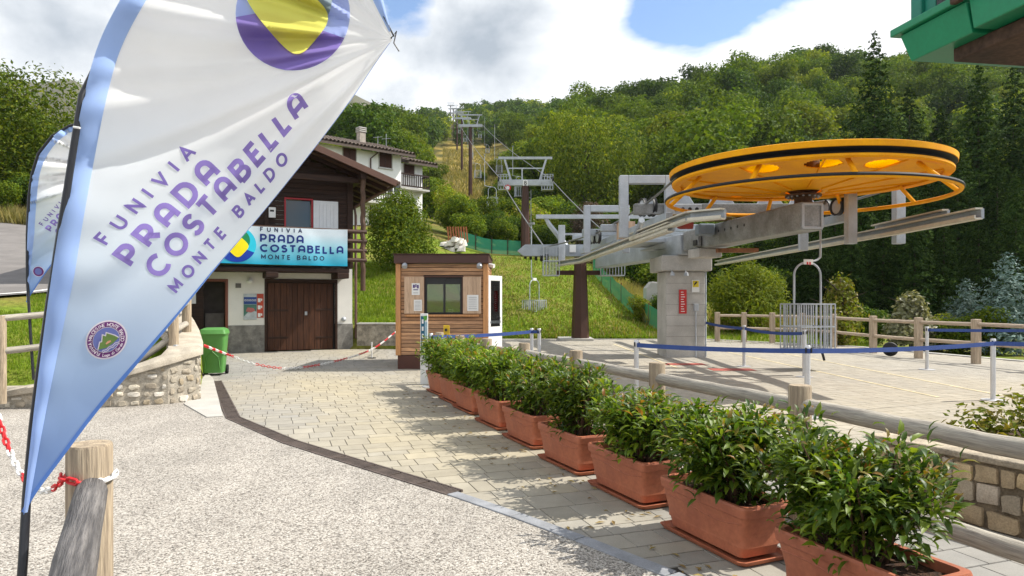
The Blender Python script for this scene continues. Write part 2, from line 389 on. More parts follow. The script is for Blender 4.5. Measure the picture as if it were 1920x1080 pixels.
# ------------------------------------------------------------------ terrain
DD = np.array([3, 10.45, 11.1, 13, 15, 17, 20, 22.3, 22.7, 27.3, 27.7, 32, 36, 45, 70, 110, 155, 250, 450, 700, 1500, 4500], float)
n_ = -.16
ZT = {
 -900:[n_,n_,.45,1.2,1.65,1.9,2.5,3.0,3.1,4.2,4.3,5.2,6.2,8.5,14,24,34,62,105,170,470,300],
 0:  [n_,n_,.50,1.15,1.62,1.85,2.2,2.6,2.7,3.5,3.6,4.6,5.6,7.6,13,22,32,60,105,170,470,300],
 150:[n_,n_,.52,1.1,1.5,1.75,2.1,2.4,2.5,3.2,3.3,4.2,5.1,7.2,13,22,32,60,105,175,470,300],
 300:[n_,n_,.58,.95,1.25,1.4,1.7,2.0,2.1,2.7,2.8,3.8,4.6,6.8,12,21,32,60,108,180,440,300],
 345:[n_,n_,n_,.85,1.15,1.4,1.7,2.0,2.1,2.6,2.7,3.6,4.5,6.6,12,21,32,60,110,180,430,300],
 385:[n_,n_,n_,n_,n_,n_,n_,n_,1.2,2.4,2.5,3.4,4.4,6.4,12,21,32,60,106,150,440,300],
 640:[n_,n_,n_,n_,n_,n_,n_,n_,.72,1.75,1.85,2.9,3.9,6.2,11.5,20,31,60,106,150,438,300],
 745:[n_,n_,n_,n_,n_,n_,n_,n_,.72,1.75,1.85,2.9,3.9,6.0,10.5,18,29,58,112,170,418,300],
 915:[n_,n_,n_,n_,n_,n_,n_,n_,n_,n_,.03,1.25,2.3,4.3,8.2,19.0,29.5,55,122,185,300,250],
 1000:[n_,n_,n_,n_,n_,n_,n_,n_,n_,n_,.03,1.2,2.25,4.2,7.6,17.5,30,58,122,180,260,250],
 1110:[n_,n_,n_,n_,n_,n_,n_,n_,n_,n_,.03,1.0,2.0,3.9,7.5,18,33,66,118,150,200,200],
 1240:[n_,n_,n_,n_,n_,n_,n_,n_,n_,n_,.03,.45,.9,1.9,7,19,38,72,112,130,180,200],
 1340:[n_,n_,n_,n_,n_,n_,n_,n_,n_,-.1,.03,.4,.8,1.5,5.5,20,41,76,114,130,180,200],
 1500:[n_,n_,n_,n_,n_,n_,n_,n_,n_,-.05,.0,.1,.2,.5,4,20,44,82,118,130,180,200],
 1900:[n_,n_,n_,n_,n_,n_,n_,-.25,-.3,-.4,-.4,-.4,-.4,-.3,2,18,42,80,118,130,180,200],
 3400:[n_,n_,n_,n_,n_,n_,n_,-.25,-.3,-.5,-.5,-.5,-.5,-.5,1,14,34,66,100,120,160,200],
}
UK = np.array(sorted(ZT)); ZM = np.array([ZT[k] for k in UK])
def zt(x, y):
    y = max(y, 3.01); u = CX+F*x/y
    u = min(max(u, UK[0]), UK[-1]); i = min(max(int(np.searchsorted(UK, u))-1, 0), len(UK)-2)
    t = (u-UK[i])/(UK[i+1]-UK[i])
    a = np.interp(y, DD, ZM[i]); b = np.interp(y, DD, ZM[i+1]); z = a*(1-t)+b*t
    if y > 33: z += (math.sin(x*.31+y*.17)*.25+math.sin(x*.11-y*.07)*.6)*min(1, (y-33)/60)
    return float(z)
def cover(x, y):
    u = CX+F*x/y
    lawn = (.135, .19, .018); forest = (.045, .055, .015); meadow = (.30, .23, .055); rough = (.10, .12, .022); far = (.055, .065, .042)
    if y > 600: return far
    if y < 47 and u < 1330: return lawn
    if y < 42: return (.125, .165, .02)
    jt = 14*math.sin(y*.21+1)+9*math.sin(y*.53)
    if 88+jt*.3 < y < 285 and 832+jt < u < 935+jt+max(0, 160-y)*.3: return meadow if math.sin(x*.9+y*.4)+math.sin(x*.37-y*.21) > -1.1 else rough
    if y < 75 and u < 1010: return rough
    return forest
us = np.concatenate([np.arange(-900, -100, 100), np.arange(-100, 1960, 15), np.arange(1960, 3400, 120), [3400]])
ds = np.concatenate([[3.01], DD[1:10], np.arange(27.5, 48, 1.), np.arange(48, 120, 3), np.arange(120, 320, 8), np.arange(320, 720, 25), [800, 1000, 1250, 1500, 2200, 4500]])
ds = np.unique(np.concatenate([ds, [11.5, 12, 14, 16, 18, 19, 24, 25, 26]]))
vs, cs = [], []
for d in ds:
    for u in us:
        x = (u-CX)/F*d; z = zt(x, d)
        if d > 900: z += 14*math.sin(u*.021)+8*math.sin(u*.05+1)
        vs.append((x, d, z)); cs.append(cover(x, d))
nu = len(us); fs = [(i*nu+j, i*nu+j+1, (i+1)*nu+j+1, (i+1)*nu+j) for i in range(len(ds)-1) for j in range(nu-1)]
o = link(bpy.data.objects.new('terrain', mesh_np('terrain', vs, fs, m_ground, np.array(cs), True))); o['kind'] = 'structure'
vs = [(-4500, -600, -.3), (4500, -600, -.3), (4500, 3.0, -.18), (-4500, 3.0, -.18)]
o = link(bpy.data.objects.new('ground', mesh_np('ground', vs, [(0,1,2,3)], m_ground, np.full((4,3), .12)))); o['kind'] = 'structure'

# ------------------------------------------------------------------ gravel apron, kerb, drain, paving
edge_px = [(372, 752), (398, 748), (426, 786), (530, 832), (680, 880), (840, 930), (960, 972), (1080, 1017), (1250, 1085), (1420, 1165)]
edge = [G(u, v) for u, v in edge_px]; edge.append(V(1.75, 2.2, 0)); edge.append(V(2.2, .8, 0)); edge.append(V(2.5, -3, 0))
far_edge = [V(-30, 10.2, 0), V(-7.6, 10.4, 0), V(-5.25, 11.0, 0)]
gp = [V(-30, -8, 0)] + [V(2.5, -8, 0)] + edge[::-1] + [far_edge[2], far_edge[1], far_edge[0]]
mb = MB(); mb.prism([V(p.x, p.y, -.05) for p in gp], (0, 0, .062)); o = build('gravel_path', mb, m_gravel, smooth=False); o['kind'] = 'structure'
# pale concrete ramp beside the wall
mb = MB(); mb.prism([V(p.x, p.y, -.05) for p in (G(345, 760), G(388, 785), G(418, 783), G(400, 712), G(388, 700))], (0,0,.075)); o = build('concrete_ramp', mb, m_conc_pale, smooth=False); o['kind'] = 'structure'
def strip(pts, w0, w1, z0, z1, mb):
    n = len(pts)
    for i in range(n-1):
        p, q = pts[i], pts[i+1]
        def nr(k):
            a = pts[max(k-1,0)]; b = pts[min(k+1,n-1)]; t = (b-a).normalized(); return V(-t.y, t.x, 0)
        a0 = p+nr(i)*w0; a1 = p+nr(i)*w1; b0 = q+nr(i+1)*w0; b1 = q+nr(i+1)*w1
        mb.prism([V(a0.x,a0.y,z0), V(a1.x,a1.y,z0), V(b1.x,b1.y,z0), V(b0.x,b0.y,z0)], (0,0,z1-z0))
    return mb
def resample(pts, step):
    out_ = [pts[0]]; 
    for a, b in zip(pts, pts[1:]):
        L = (b-a).length; k = max(1, round(L/step))
        out_ += [a+(b-a)*(i/k) for i in range(1, k+1)]
    return out_
drain_pts = [G(398, 716)] + edge[2:6]
kerb_pts = edge[5:]
t = props(link(bpy.data.objects.new('kerb', None)), None, None, None, 'structure')
for i in range(len(kerb_pts)-1):
    seg = resample([kerb_pts[i], kerb_pts[i+1]], .75)
    for a, b in zip(seg, seg[1:]):
        d = (b-a).normalized()*.004
        build('kerb_stone', strip([a+d, b-d], -.015, .10, -.05, .022, MB()), m_kerb, t, smooth=False, bevel=.006)
t = props(link(bpy.data.objects.new('drain_channel', None)), None, None, None, 'structure')
dp = resample(drain_pts, .5)
for a, b in zip(dp, dp[1:]):
    d = (b-a).normalized(); nrm = V(-d.y, d.x, 0); mb = MB()
    strip([a+d*.004, b-d*.004], -.02, .0, -.03, .020, mb); strip([a+d*.004, b-d*.004], .15, .17, -.03, .020, mb)
    L = (b-a).length; k = int(L/.032)
    for i in range(k):
        c = a+d*(.012+(i+.5)*(L-.024)/k); mb.bar(c+V(0,0,.008)+nrm*.002, c+V(0,0,.008)+nrm*.148, .017, .018)
    build('drain_grate', mb, m_drain, t, smooth=False)
build('channel_bed', strip(drain_pts, .0, .15, -.03, -.012, MB()), m_black, t, smooth=False)

paving = props(link(bpy.data.objects.new('paving', None)), None, None, None, 'structure')
e1 = V(-.35, 1, 0).normalized(); e2 = V(e1.y, -e1.x, 0)
pav_poly = [V(-5.2, 11.1, 0), V(-5.9, 12.6, 0), V(-6.9, 14.3, 0), V(-10.4, 19.5, 0), V(-9.4, 20.4, 0), V(-5.2, 22.38, 0), V(-3.6, 22.38, 0), V(-3.4, 27.42, 0), V(7.9, 27.42, 0), V(11.7, 23.2, 0), V(13.2, 18.2, 0), V(16, 14, 0), V(22, 6, 0), V(22, 3, 0), V(4, 3, 0), V(4, 1, 0), V(2.2, .9, 0)] + [p for p in edge[2:-2]][::-1]
mb = MB(); mb.prism([V(p.x, p.y, -.06) for p in pav_poly], (0, 0, .0535)); build('joint_bed', mb, m_joint, paving, smooth=False)
pp = np.array([(p.x, p.y) for p in pav_poly])
def inpoly(pts, poly):
    x, y = pts[:,0], pts[:,1]; c = np.zeros(len(pts), bool); n = len(poly)
    for i in range(n):
        a, b = poly[i], poly[(i+1) % n]
        cond = ((a[1] > y) != (b[1] > y)); xi = (b[0]-a[0])*(y-a[1])/(b[1]-a[1]+1e-12)+a[0]; c ^= cond & (x < xi)
    return c
stones = []   # q0,q1,p0,p1
q = -2.
while q < 31:
    cw = rnd.choice((.19, .26, .26, .34)); p = -15-rnd.random()*.3
    while p < 24:
        L = rnd.choice((.17, .24, .24, .26, .34)); stones.append((q, q+cw, p, p+L)); p += L
    q += cw
S = np.array(stones); g_ = .004
gap = np.full(len(S), .006); gapq = np.full(len(S), .012)
E1 = np.array([e1.x, e1.y]); E2 = np.array([e2.x, e2.y])
cen = (S[:,0:1]+S[:,1:2])/2*E1+(S[:,2:3]+S[:,3:4])/2*E2
uu = CX+F*cen[:,0]/np.maximum(cen[:,1], .5)
keep = inpoly(cen, pp) & (cen[:,1] > 1.5) & (uu > -80) & (uu < 2250)
keep &= ~((cen[:,1] < 4.0) & (cen[:,0] > 3.4) & (uu > 2000))
S = S[keep]; cen = cen[keep]; uu = uu[keep]; gap = gap[keep]; gapq = gapq[keep]; n = len(S)
def lf(x, y): return np.sin(x*.9+y*.35)+np.sin(x*.33-y*.8+1.3)+np.sin(x*1.7+y*1.1+.4)*.7
k = lf(cen[:,0]*1.15, cen[:,1])+rng.normal(0, .35, n)
grey = np.array([.268, .258, .238]); yel = np.array([.36, .315, .225]); pale = np.array([.36, .325, .265])
midp = np.exp(-((cen[:,1]-10.5)/3.2)**2)*.45
tt = np.clip(.25+k*.20+midp, 0, 1)[:,None]
ter = np.clip((cen[:,0]-(2.6-.35*(cen[:,1]-5)))/1.2, 0, 1)[:,None]         # the terrace behind the rail is laid in paler stone
col = (grey*(1-tt)+yel*tt); col = col*(1-ter*.65)+pale*ter*.65
col = col*(1+rng.normal(0, .045, n))[:,None]
zj = rng.uniform(-.0012, 0, n); ch = .002
def quadcorners(ins, z):
    q0, q1, p0, p1 = S[:,0]+gapq/2+ins, S[:,1]-gapq/2-ins, S[:,2]+gap/2+ins, S[:,3]-gap/2-ins
    r = []
    for q, p_ in ((q0,p0),(q1,p0),(q1,p1),(q0,p1)):
        xy = q[:,None]*E1+p_[:,None]*E2; r.append(np.concatenate([xy, z[:,None]], 1))
    return np.stack(r, 1)     # n,4,3
VV = np.concatenate([quadcorners(0, np.full(n, -.03)), quadcorners(0, zj-.005), quadcorners(ch, zj)], 1)   # n,12,3
tilt = rng.normal(0, .0003, (n, 4)); VV[:, 8:12, 2] += tilt
FA = []
for a in (0, 4):
    for i in range(4): j = (i+1) % 4; FA.append((a+j, a+i, a+4+i, a+4+j))
FA.append((11, 10, 9, 8)); FA = np.array(FA)
vis = (cen[:,0] < 2.3-.35*(cen[:,1]-4.5)) & (uu > 350) & (uu < 1450) & (cen[:,1] > 3.0)
vpx = CY+F*H/np.maximum(cen[:,1], .1)
gx = np.interp(vpx, [p_[1] for p_ in edge_px[2:]], [p_[0] for p_ in edge_px[2:]])
vis &= (uu > gx+10) & (uu < 1240+(vpx-985)*1.75) & (vpx < 1090)
area = (S[:,1]-S[:,0])*(S[:,3]-S[:,2])/np.maximum(cen[:,1], 1)**3
order = np.argsort(-np.where(vis, area, 0))[:300]; single = np.zeros(n, bool); single[order] = True; single &= vis
for i in np.where(single)[0]:
    c = np.array([cen[i,0], cen[i,1], 0]); me = mesh_np('paving_stone', VV[i]-c, FA, m_paver, np.tile(col[i], (12,1)))
    obj('paving_stone', me, paving, tuple(c))
r = np.where(~single)[0]
o = obj('paving_stones', mesh_np('paving_stones', VV[r].reshape(-1,3), (FA[None]+12*np.arange(len(r))[:,None,None]).reshape(-1,4), m_paver, np.repeat(col[r], 12, 0)), paving); o['kind'] = 'stuff'

# terrace edge kerb along the lawn
mb = MB(); strip([V(-3.4, 27.45, 0), V(7.9, 27.45, 0), V(11.75, 23.25, 0), V(13.3, 18.2, 0), V(16, 14, 0)], -.02, .22, -.1, .02, mb); o = build('terrace_edge', mb, m_conc_pale, smooth=False); o['kind'] = 'structure'
# red floor squares
for u, v in ((1284, 683), (1372, 693)):
    g0 = G(u, v); mb = MB(); mb.box(g0.x-.5, g0.x+.5, g0.y-.25, g0.y+.25, .001, .005)
    o = build('floor_marking', mb, M('worn_red_paint', (.50, .12, .09), .8, 0, .3, 3, 40), smooth=False); o['kind'] = 'structure'
for (u0, v0, u1, v1) in ((1340, 655, 1760, 745), (1430, 655, 1880, 742), (1150, 645, 1270, 690)):
    a, b = G(u0, v0), G(u1, v1); mb = MB(); mb.bar(a+V(0,0,.003), b+V(0,0,.003), .07, .004)
    o = build('painted_line', mb, M('worn_yellow_line', (.70, .60, .38), .8, 0, .2, 3, 40), smooth=False); o['kind'] = 'structure'

# road on the left hillside
rp = [P(-700, 560, 13), P(-170, 560, 15.6), P(-12, 515, 19.3), P(24, 470, 25.5), P(10, 432, 33), P(-60, 415, 38), P(-200, 400, 43)]
def roadz(p): return V(p.x, p.y, zt(p.x, p.y)+.05)
def smoothpath(pts, k=8):
    out_ = []
    for i in range(len(pts)-1):
        p0, p1, p2, p3 = pts[max(i-1,0)], pts[i], pts[i+1], pts[min(i+2, len(pts)-1)]
        for j in range(k):
            t = j/k; out_.append(.5*((2*p1)+(p2-p0)*t+(2*p0-5*p1+4*p2-p3)*t*t+(3*p1-p0-3*p2+p3)*t**3))
    return out_+[pts[-1]]
rc = smoothpath(rp, 10); vs, fs, vl, fl = [], [], [], []
for i, p in enumerate(rc):
    a = rc[max(i-1,0)]; b = rc[min(i+1,len(rc)-1)]; t = (b-a); t.z = 0; t.normalize(); nr = V(-t.y, t.x, 0); wd = 2.3
    for k in range(7):
        q = p-nr*wd*(k/3-1); vs.append((q.x, q.y, max(zt(q.x,q.y), zt(p.x,p.y)-.1)+.07))
    for k in (0, 1):
        q = p-nr*(wd*.93-k*.14); q2 = V(q.x, q.y, max(zt(q.x,q.y), zt(p.x,p.y)-.1)+.08); vl.append(tuple(q2))
for i in range(len(rc)-1):
    for k in range(6): fs.append((i*7+k, i*7+k+1, i*7+8+k, i*7+7+k))
    fl.append((2*i, 2*i+1, 2*i+3, 2*i+2))
o = obj('road', mesh_np('road', vs, fs, m_asphalt, None, True)); o['kind'] = 'structure'
o = obj('road_edge_line', mesh_np('road_edge_line', vl, fl, m_white, None, True)); o['kind'] = 'structure'

# ------------------------------------------------------------------ stone walls
def rubble(parent, A, B, zb, zta, ztb, size, cols, jit=.25, gapf=.9, proud=.03, nrm=None, sq=.55, dome=.82):
    """irregular stones over the face from A to B (plan points), bottom zb, top zta..ztb; nrm is the outward direction"""
    L = (B-A).length; t = (B-A)/L; nrm = nrm.normalized(); z = zb; row = 0
    hmax = max(zta, ztb)-zb; nr = max(1, round(hmax/size)); rh = hmax/nr
    for r in range(nr):
        x = -rnd.random()*size*.5
        while x < L:
            wd = size*rnd.uniform(.6, 1.9); x0, x1 = max(x, 0.01), min(x+wd, L-.01); x += wd
            if x1-x0 < size*.35: continue
            top = zta+(ztb-zta)*((x0+x1)/2/L)
            z0 = zb+r*rh+rnd.uniform(-.16, .16)*rh*(r > 0)*jit*4; z1 = min(z0+rh*rnd.uniform(.82, 1.08), top-.01)
            if z1-z0 < size*.3: continue
            cx, cz = (x0+x1)/2, (z0+z1)/2; hx, hz = (x1-x0)/2*gapf, (z1-z0)/2*gapf
            ring0, ring1 = [], []; m = 10; ph = rnd.random()*6
            for k in range(m):
                an = ph+2*math.pi*k/m; c_, s_ = math.cos(an), math.sin(an); e = sq
                rx = math.copysign(abs(c_)**e, c_)*hx*rnd.uniform(1-jit, 1.06); rz = math.copysign(abs(s_)**e, s_)*hz*rnd.uniform(1-jit, 1.06)
                b0 = A+t*(cx+rx)-nrm*.03; ring0.append(V(b0.x, b0.y, cz+rz))
                pr = proud*rnd.uniform(.5, 1.1); b1 = A+t*(cx+rx*dome)+nrm*pr; ring1.append(V(b1.x, b1.y, cz+rz*dome))
            mb = MB(); mb.v = [tuple(p) for p in ring0+ring1]; b2 = A+t*cx+nrm*proud*1.15; mb.v.append((b2.x, b2.y, cz))
            for k in range(m):
                j = (k+1) % m; mb.f.append((k, j, m+j, m+k)); mb.f.append((m+k, m+j, 2*m))
            # orient outward
            v0, v1, v2 = [Vector(mb.v[i]) for i in mb.f[1]]
            if (v1-v0).cross(v2-v0).dot(nrm) < 0: mb.f = [f[::-1] for f in mb.f]
            c = rnd.choice(cols); s = rnd.uniform(.8, 1.15)
            build('stone', mb, m_stone, parent, tone=tuple(q*s for q in c), ang=60)
# left wall
lw = thing('stone_wall', 'curved low rubble stone wall with a smooth concrete coping holding up the left lawn', 'wall', (-5.6, 10.7, 0))
face = [V(-12, 9.8, 0), V(-7.6, 10.2, 0), V(-6.0, 10.3, 0), V(-5.35, 10.62, 0), V(-5.06, 11.05, 0), V(-5.36, 11.7, 0), V(-6.02, 13.0, 0), V(-6.72, 14.3, 0), V(-8.35, 17.2, 0)]
tops = [.14, .19, .44, .64, .76, .83, .98, 1.12, 1.42]
def offs(pts, w):
    r = []
    for i, p in enumerate(pts):
        a = pts[max(i-1,0)]; b = pts[min(i+1,len(pts)-1)]; t = (b-a).normalized(); r.append(p+V(-t.y, t.x, 0)*w)
    return r
inner = offs(face, .42); mb = MB()
for i in range(len(face)-1):
    a, b, c, d = face[i], face[i+1], inner[i+1], inner[i]; base = len(mb.v)
    mb.v += [(a.x,a.y,-.1),(b.x,b.y,-.1),(c.x,c.y,-.1),(d.x,d.y,-.1),(a.x,a.y,tops[i]),(b.x,b.y,tops[i+1]),(c.x,c.y,tops[i+1]),(d.x,d.y,tops[i])]
    mb.f += [tuple(base+q for q in f) for f in [(0,1,5,4),(2,3,7,6),(4,5,6,7)]]
build('core', mb, m_mortar, lw, smooth=True, ang=70)
capf, capi = offs(face, -.06), offs(face, .50); mb = MB(); n8 = len(face)
for i in range(n8):
    a, b = capf[i], capi[i]; mb.v += [(a.x,a.y,tops[i]-.01),(a.x,a.y,tops[i]+.07),(a.x*.9+b.x*.1,a.y*.9+b.y*.1,tops[i]+.10),(b.x,b.y,tops[i]+.10),(b.x,b.y,tops[i]-.01)]
for i in range(n8-1):
    for k in range(5): j = (k+1) % 5; mb.f.append((i*5+k, i*5+5+k, i*5+5+j, i*5+j))
mb.f.append(tuple(range(5))); mb.f.append(tuple(range((n8-1)*5, n8*5))[::-1])
build('coping', mb, M('warm_concrete_coping', (.50, .44, .35), .9, 0, .2, 4, 60, .5), lw, ang=60)
wc = [(.42,.37,.29), (.50,.45,.36), (.36,.31,.24), (.56,.52,.45), (.40,.33,.23)]
for i in range(1, len(face)-2):
    a, b = face[i], face[i+1]; t = (b-a).normalized()
    rubble(lw, a, b, .0, tops[i]-.02, tops[i+1]-.02, .135, wc, .34, .80, .02, V(t.y, -t.x, 0))
# right planter-bed wall
rw = thing('stone_wall', 'low wall of tight brown sandstone blocks with a flat lit top behind the nearest log rail', 'wall', (3.5, 4.9, 0))
A, B, B2 = V(2.98, 5.72, 0), V(3.66, 4.42, 0), V(7.5, 3.6, 0)
def prismw(mb, pts, z0, z1): mb.prism([V(p.x, p.y, z0) for p in pts], (0,0,z1-z0))
D2, E2_ = V(7.6, 4.1, 0), V(3.95, 4.8, 0); Cc = V(3.45, 5.85, 0)
mb = MB(); prismw(mb, [A, B, E2_, Cc], -.1, .47); prismw(mb, [B+V(.005,0,0), B2, D2, E2_+V(.005,0,0)], -.1, .47)
build('core', mb, m_mortar2, rw, smooth=False)
sc_ = [(.42,.32,.20), (.48,.36,.21), (.36,.30,.22), (.52,.41,.27), (.44,.37,.29)]
t = (B-A).normalized(); rubble(rw, A, B, 0, .47, .47, .135, sc_, .17, .985, .03, V(-t.y, t.x, 0)*(-1 if V(-t.y, t.x, 0).x > 0 else 1), .30, .93)
t = (B2-B).normalized(); rubble(rw, B, B2, 0, .47, .47, .135, sc_, .17, .985, .03, V(t.y, -t.x, 0), .30, .93)
mb = MB(); prismw(mb, [A+V(-.02,.01,0), B+V(-.03,-.03,0), E2_, Cc], .472, .52); prismw(mb, [B+V(-.02,-.03,0), B2+V(0,-.03,0), D2, E2_], .472, .518)
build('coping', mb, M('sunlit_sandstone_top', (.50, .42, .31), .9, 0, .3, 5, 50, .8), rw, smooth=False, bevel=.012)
mb = MB(); prismw(mb, [Cc+V(0.005,0,0), E2_+V(.005,.005,0), D2+V(0,.005,0), V(8, 6.4, 0), V(3.5, 6.4, 0)], -.05, .42); o = build('soil_bed', mb, m_soil, smooth=False); o['kind'] = 'structure'
# low retaining wall between chalet and booth
t = thing('retaining_wall', 'low grey pebbledash retaining wall under the grass bank between chalet and ticket booth', 'wall', (-4.3, 22.5, 0))
mb = MB(); mb.box(-5.1, -2.2, 22.42, 22.75, -.1, .80); build('body', mb, M('lit_pebbledash', (.46,.41,.33), .9, 0, .35, 6, 60, .9), t, smooth=False, bevel=.02)  # base colour lightened to stand in for sun on this face
mb = MB(); mb.box(-5.1, -2.2, 22.38, 22.80, .802, .85); build('coping', mb, m_concrete, t, smooth=False, bevel=.01)
# ------------------------------------------------------------------ lettering made of strokes
def arc(cx, cy, rx, ry, a0, a1, n=10):
    return [(cx+rx*math.cos(R(a0+(a1-a0)*i/n)), cy+ry*math.sin(R(a0+(a1-a0)*i/n))) for i in range(n+1)]
GL = {
 'F': (.55, [[(0,0),(0,1),(.55,1)], [(0,.52),(.48,.52)]]),
 'U': (.70, [[(0,1),(0,.35)]+arc(.35,.35,.35,.35,180,360)+[(.7,1)]]),
 'N': (.70, [[(0,0),(0,1),(.7,0),(.7,1)]]), 'I': (.0, [[(0,0),(0,1)]]),
 'V': (.80, [[(0,1),(.4,0),(.8,1)]]), '^': (.80, [[(0,0),(.4,1),(.8,0)], [(.14,.33),(.66,.33)]]),
 'A': (.76, [[(0,0),(0,.62)]+arc(.38,.62,.38,.38,180,0)+[(.76,0)], [(0,.34),(.76,.34)]]),
 'P': (.68, [[(0,0),(0,1),(.38,1)]+arc(.38,.70,.30,.30,90,-90)+[(0,.40)]]),
 'R': (.70, [[(0,0),(0,1),(.38,1)]+arc(.38,.70,.30,.30,90,-90)+[(0,.40)], [(.34,.40),(.70,0)]]),
 'D': (.80, [[(0,0),(0,1),(.32,1)]+arc(.32,.5,.48,.5,90,-90)+[(0,0)]]),
 'C': (.86, [arc(.5,.5,.5,.5,48,312,18)]), 'O': (1.0, [arc(.5,.5,.5,.5,0,360,24)]),
 'S': (.62, [arc(.31,.74,.29,.26,25,270,12)+arc(.31,.25,.31,.25,90,-155,12)]),
 'T': (.74, [[(0,1),(.74,1)], [(.37,1),(.37,0)]]),
 'B': (.68, [[(0,0),(0,1),(.38,1)]+arc(.38,.77,.24,.23,90,-90)+[(0,.54)], [(.38,.54)]+arc(.38,.27,.30,.27,90,-90)+[(0,0)]]),
 'E': (.55, [[(.55,1),(0,1),(0,0),(.55,0)], [(0,.52),(.5,.52)]]), 'L': (.52, [[(0,1),(0,0),(.52,0)]]),
 'M': (.90, [[(0,0),(0,1),(.45,.3),(.9,1),(.9,0)]]), ' ': (.35, []),
 'G': (.9, [arc(.5,.5,.5,.5,48,360,18)+[(.55,.5)]]),
 'a': (.5, [arc(.25,.28,.25,.28,0,360,12), [(.5,.56),(.5,0)]]), 'o': (.54, [arc(.27,.28,.27,.28,0,360,12)]),
 'g': (.5, [arc(.25,.28,.25,.28,0,360,12), [(.5,.56),(.5,-.1)]+arc(.25,-.1,.25,.2,0,-150,6)]),
 'd': (.5, [arc(.25,.28,.25,.28,0,360,12), [(.5,1),(.5,0)]]), 'i': (.0, [[(0,0),(0,.56)], [(0,.8),(0,.95)]]),
 'r': (.3, [[(0,0),(0,.56)], [(0,.36),(.12,.54),(.3,.56)]]),
 '1': (.3, [[(0,.75),(.3,1),(.3,0)]]), '7': (.6, [[(0,1),(.6,1),(.2,0)]]), '2': (.6, [arc(.3,.7,.3,.3,160,-40,10)+[(0,0),(.6,0)]]),
 '8': (.6, [arc(.3,.76,.25,.24,0,360,14), arc(.3,.26,.3,.26,0,360,14)]),
}
def ribbon(mb, pts2, wd, fn, off, seg):
    """stroke of width wd along 2-D points; fn(a, b, off) puts it on the printed surface"""
    pts = [pts2[0]]
    for a, b in zip(pts2, pts2[1:]):
        L = math.dist(a, b)
        if L < 1e-5*max(1, seg): continue
        k = max(1, int(math.ceil(L/seg)))
        pts += [(a[0]+(b[0]-a[0])*i/k, a[1]+(b[1]-a[1])*i/k) for i in range(1, k+1)]
    cl = math.dist(pts[0], pts[-1]) < 1e-6; n = len(pts); base = len(mb.v)
    for i, p in enumerate(pts):
        def dr(a, b):
            L = math.dist(a, b) or 1; return ((b[0]-a[0])/L, (b[1]-a[1])/L)
        d0 = dr(pts[i-1], p) if i > 0 else (dr(pts[-2], p) if cl else dr(p, pts[1]))
        d1 = dr(p, pts[i+1]) if i < n-1 else (dr(p, pts[1]) if cl else d0)
        nx, ny = -(d0[1]+d1[1]), d0[0]+d1[0]; L = math.hypot(nx, ny)
        if L < .35: nx, ny, L = -d1[1], d1[0], 1.
        nx, ny = nx/L, ny/L; c = max(.5, nx*-d1[1]+ny*d1[0]); h = wd/2/c
        e = 0
        if not cl and i == 0: e = -wd*.5
        if not cl and i == n-1: e = wd*.5
        q = (p[0]+d1[0]*e*.0, p[1]+d1[1]*e*.0)
        mb.v.append(tuple(fn(q[0]+nx*h, q[1]+ny*h, off))); mb.v.append(tuple(fn(q[0]-nx*h, q[1]-ny*h, off)))
    for i in range(n-1): mb.f.append((base+2*i, base+2*i+1, base+2*i+3, base+2*i+2))
def text_width(s, gap): return sum(GL[c][0] for c in s)+gap*(len(s)-1)
def text(mb, s, fn, o, ux, h, wd, gap=.3, fit=None, off=.003, seg=None, sx=1., up=None, each=None):
    """o: baseline start, ux: unit reading direction, up = 90 degrees counter-clockwise in the (a, b) plane or a function of the place; fit = total length; each(mb) takes one letter at a time"""
    if fit: gap = (fit/h-sum(GL[c][0]*sx for c in s))/max(1, len(s)-1)
    x = 0.; seg = seg or h*.2
    for c in s:
        if each: mb = MB()
        p0 = (o[0]+ux[0]*(x+GL[c][0]*sx/2)*h, o[1]+ux[1]*(x+GL[c][0]*sx/2)*h)
        uy = up(*p0) if callable(up) else (up or (-ux[1], ux[0]))
        for k, st in enumerate(GL[c][1]):
            pts = [(o[0]+ux[0]*(x+a*sx)*h+uy[0]*b*h, o[1]+ux[1]*(x+a*sx)*h+uy[1]*b*h) for a, b in st]
            ribbon(mb, pts, wd, fn, off+k*.0004, seg)
        if each and mb.f: each(mb)
        x += GL[c][0]*sx+gap
def chaikin(p, k=2):
    for _ in range(k):
        q = []
        for i in range(len(p)):
            a, b = p[i], p[(i+1) % len(p)]; q += [(a[0]*.75+b[0]*.25, a[1]*.75+b[1]*.25), (a[0]*.25+b[0]*.75, a[1]*.25+b[1]*.75)]
        p = q
    return p
def patch(mb, outline, ctr, fn, off, rings=6):
    """filled star-shaped outline laid on the printed surface"""
    if rings >= 20:
        q = []; k = max(1, 130//len(outline))
        for i in range(len(outline)):
            a, b = outline[i], outline[(i+1) % len(outline)]; q += [(a[0]+(b[0]-a[0])*t/k, a[1]+(b[1]-a[1])*t/k) for t in range(k)]
        outline = q
    n = len(outline); base = len(mb.v); mb.v.append(tuple(fn(ctr[0], ctr[1], off)))
    for r in range(1, rings+1):
        for p in outline: mb.v.append(tuple(fn(ctr[0]+(p[0]-ctr[0])*r/rings, ctr[1]+(p[1]-ctr[1])*r/rings, off)))
    for i in range(n):
        j = (i+1) % n; mb.f.append((base, base+1+i, base+1+j))
        for r in range(rings-1): mb.f.append((base+1+r*n+i, base+1+(r+1)*n+i, base+1+(r+1)*n+j, base+1+r*n+j))
def print_mat(name, c, trans=.4): return fabric(name, c, None, trans, .06)
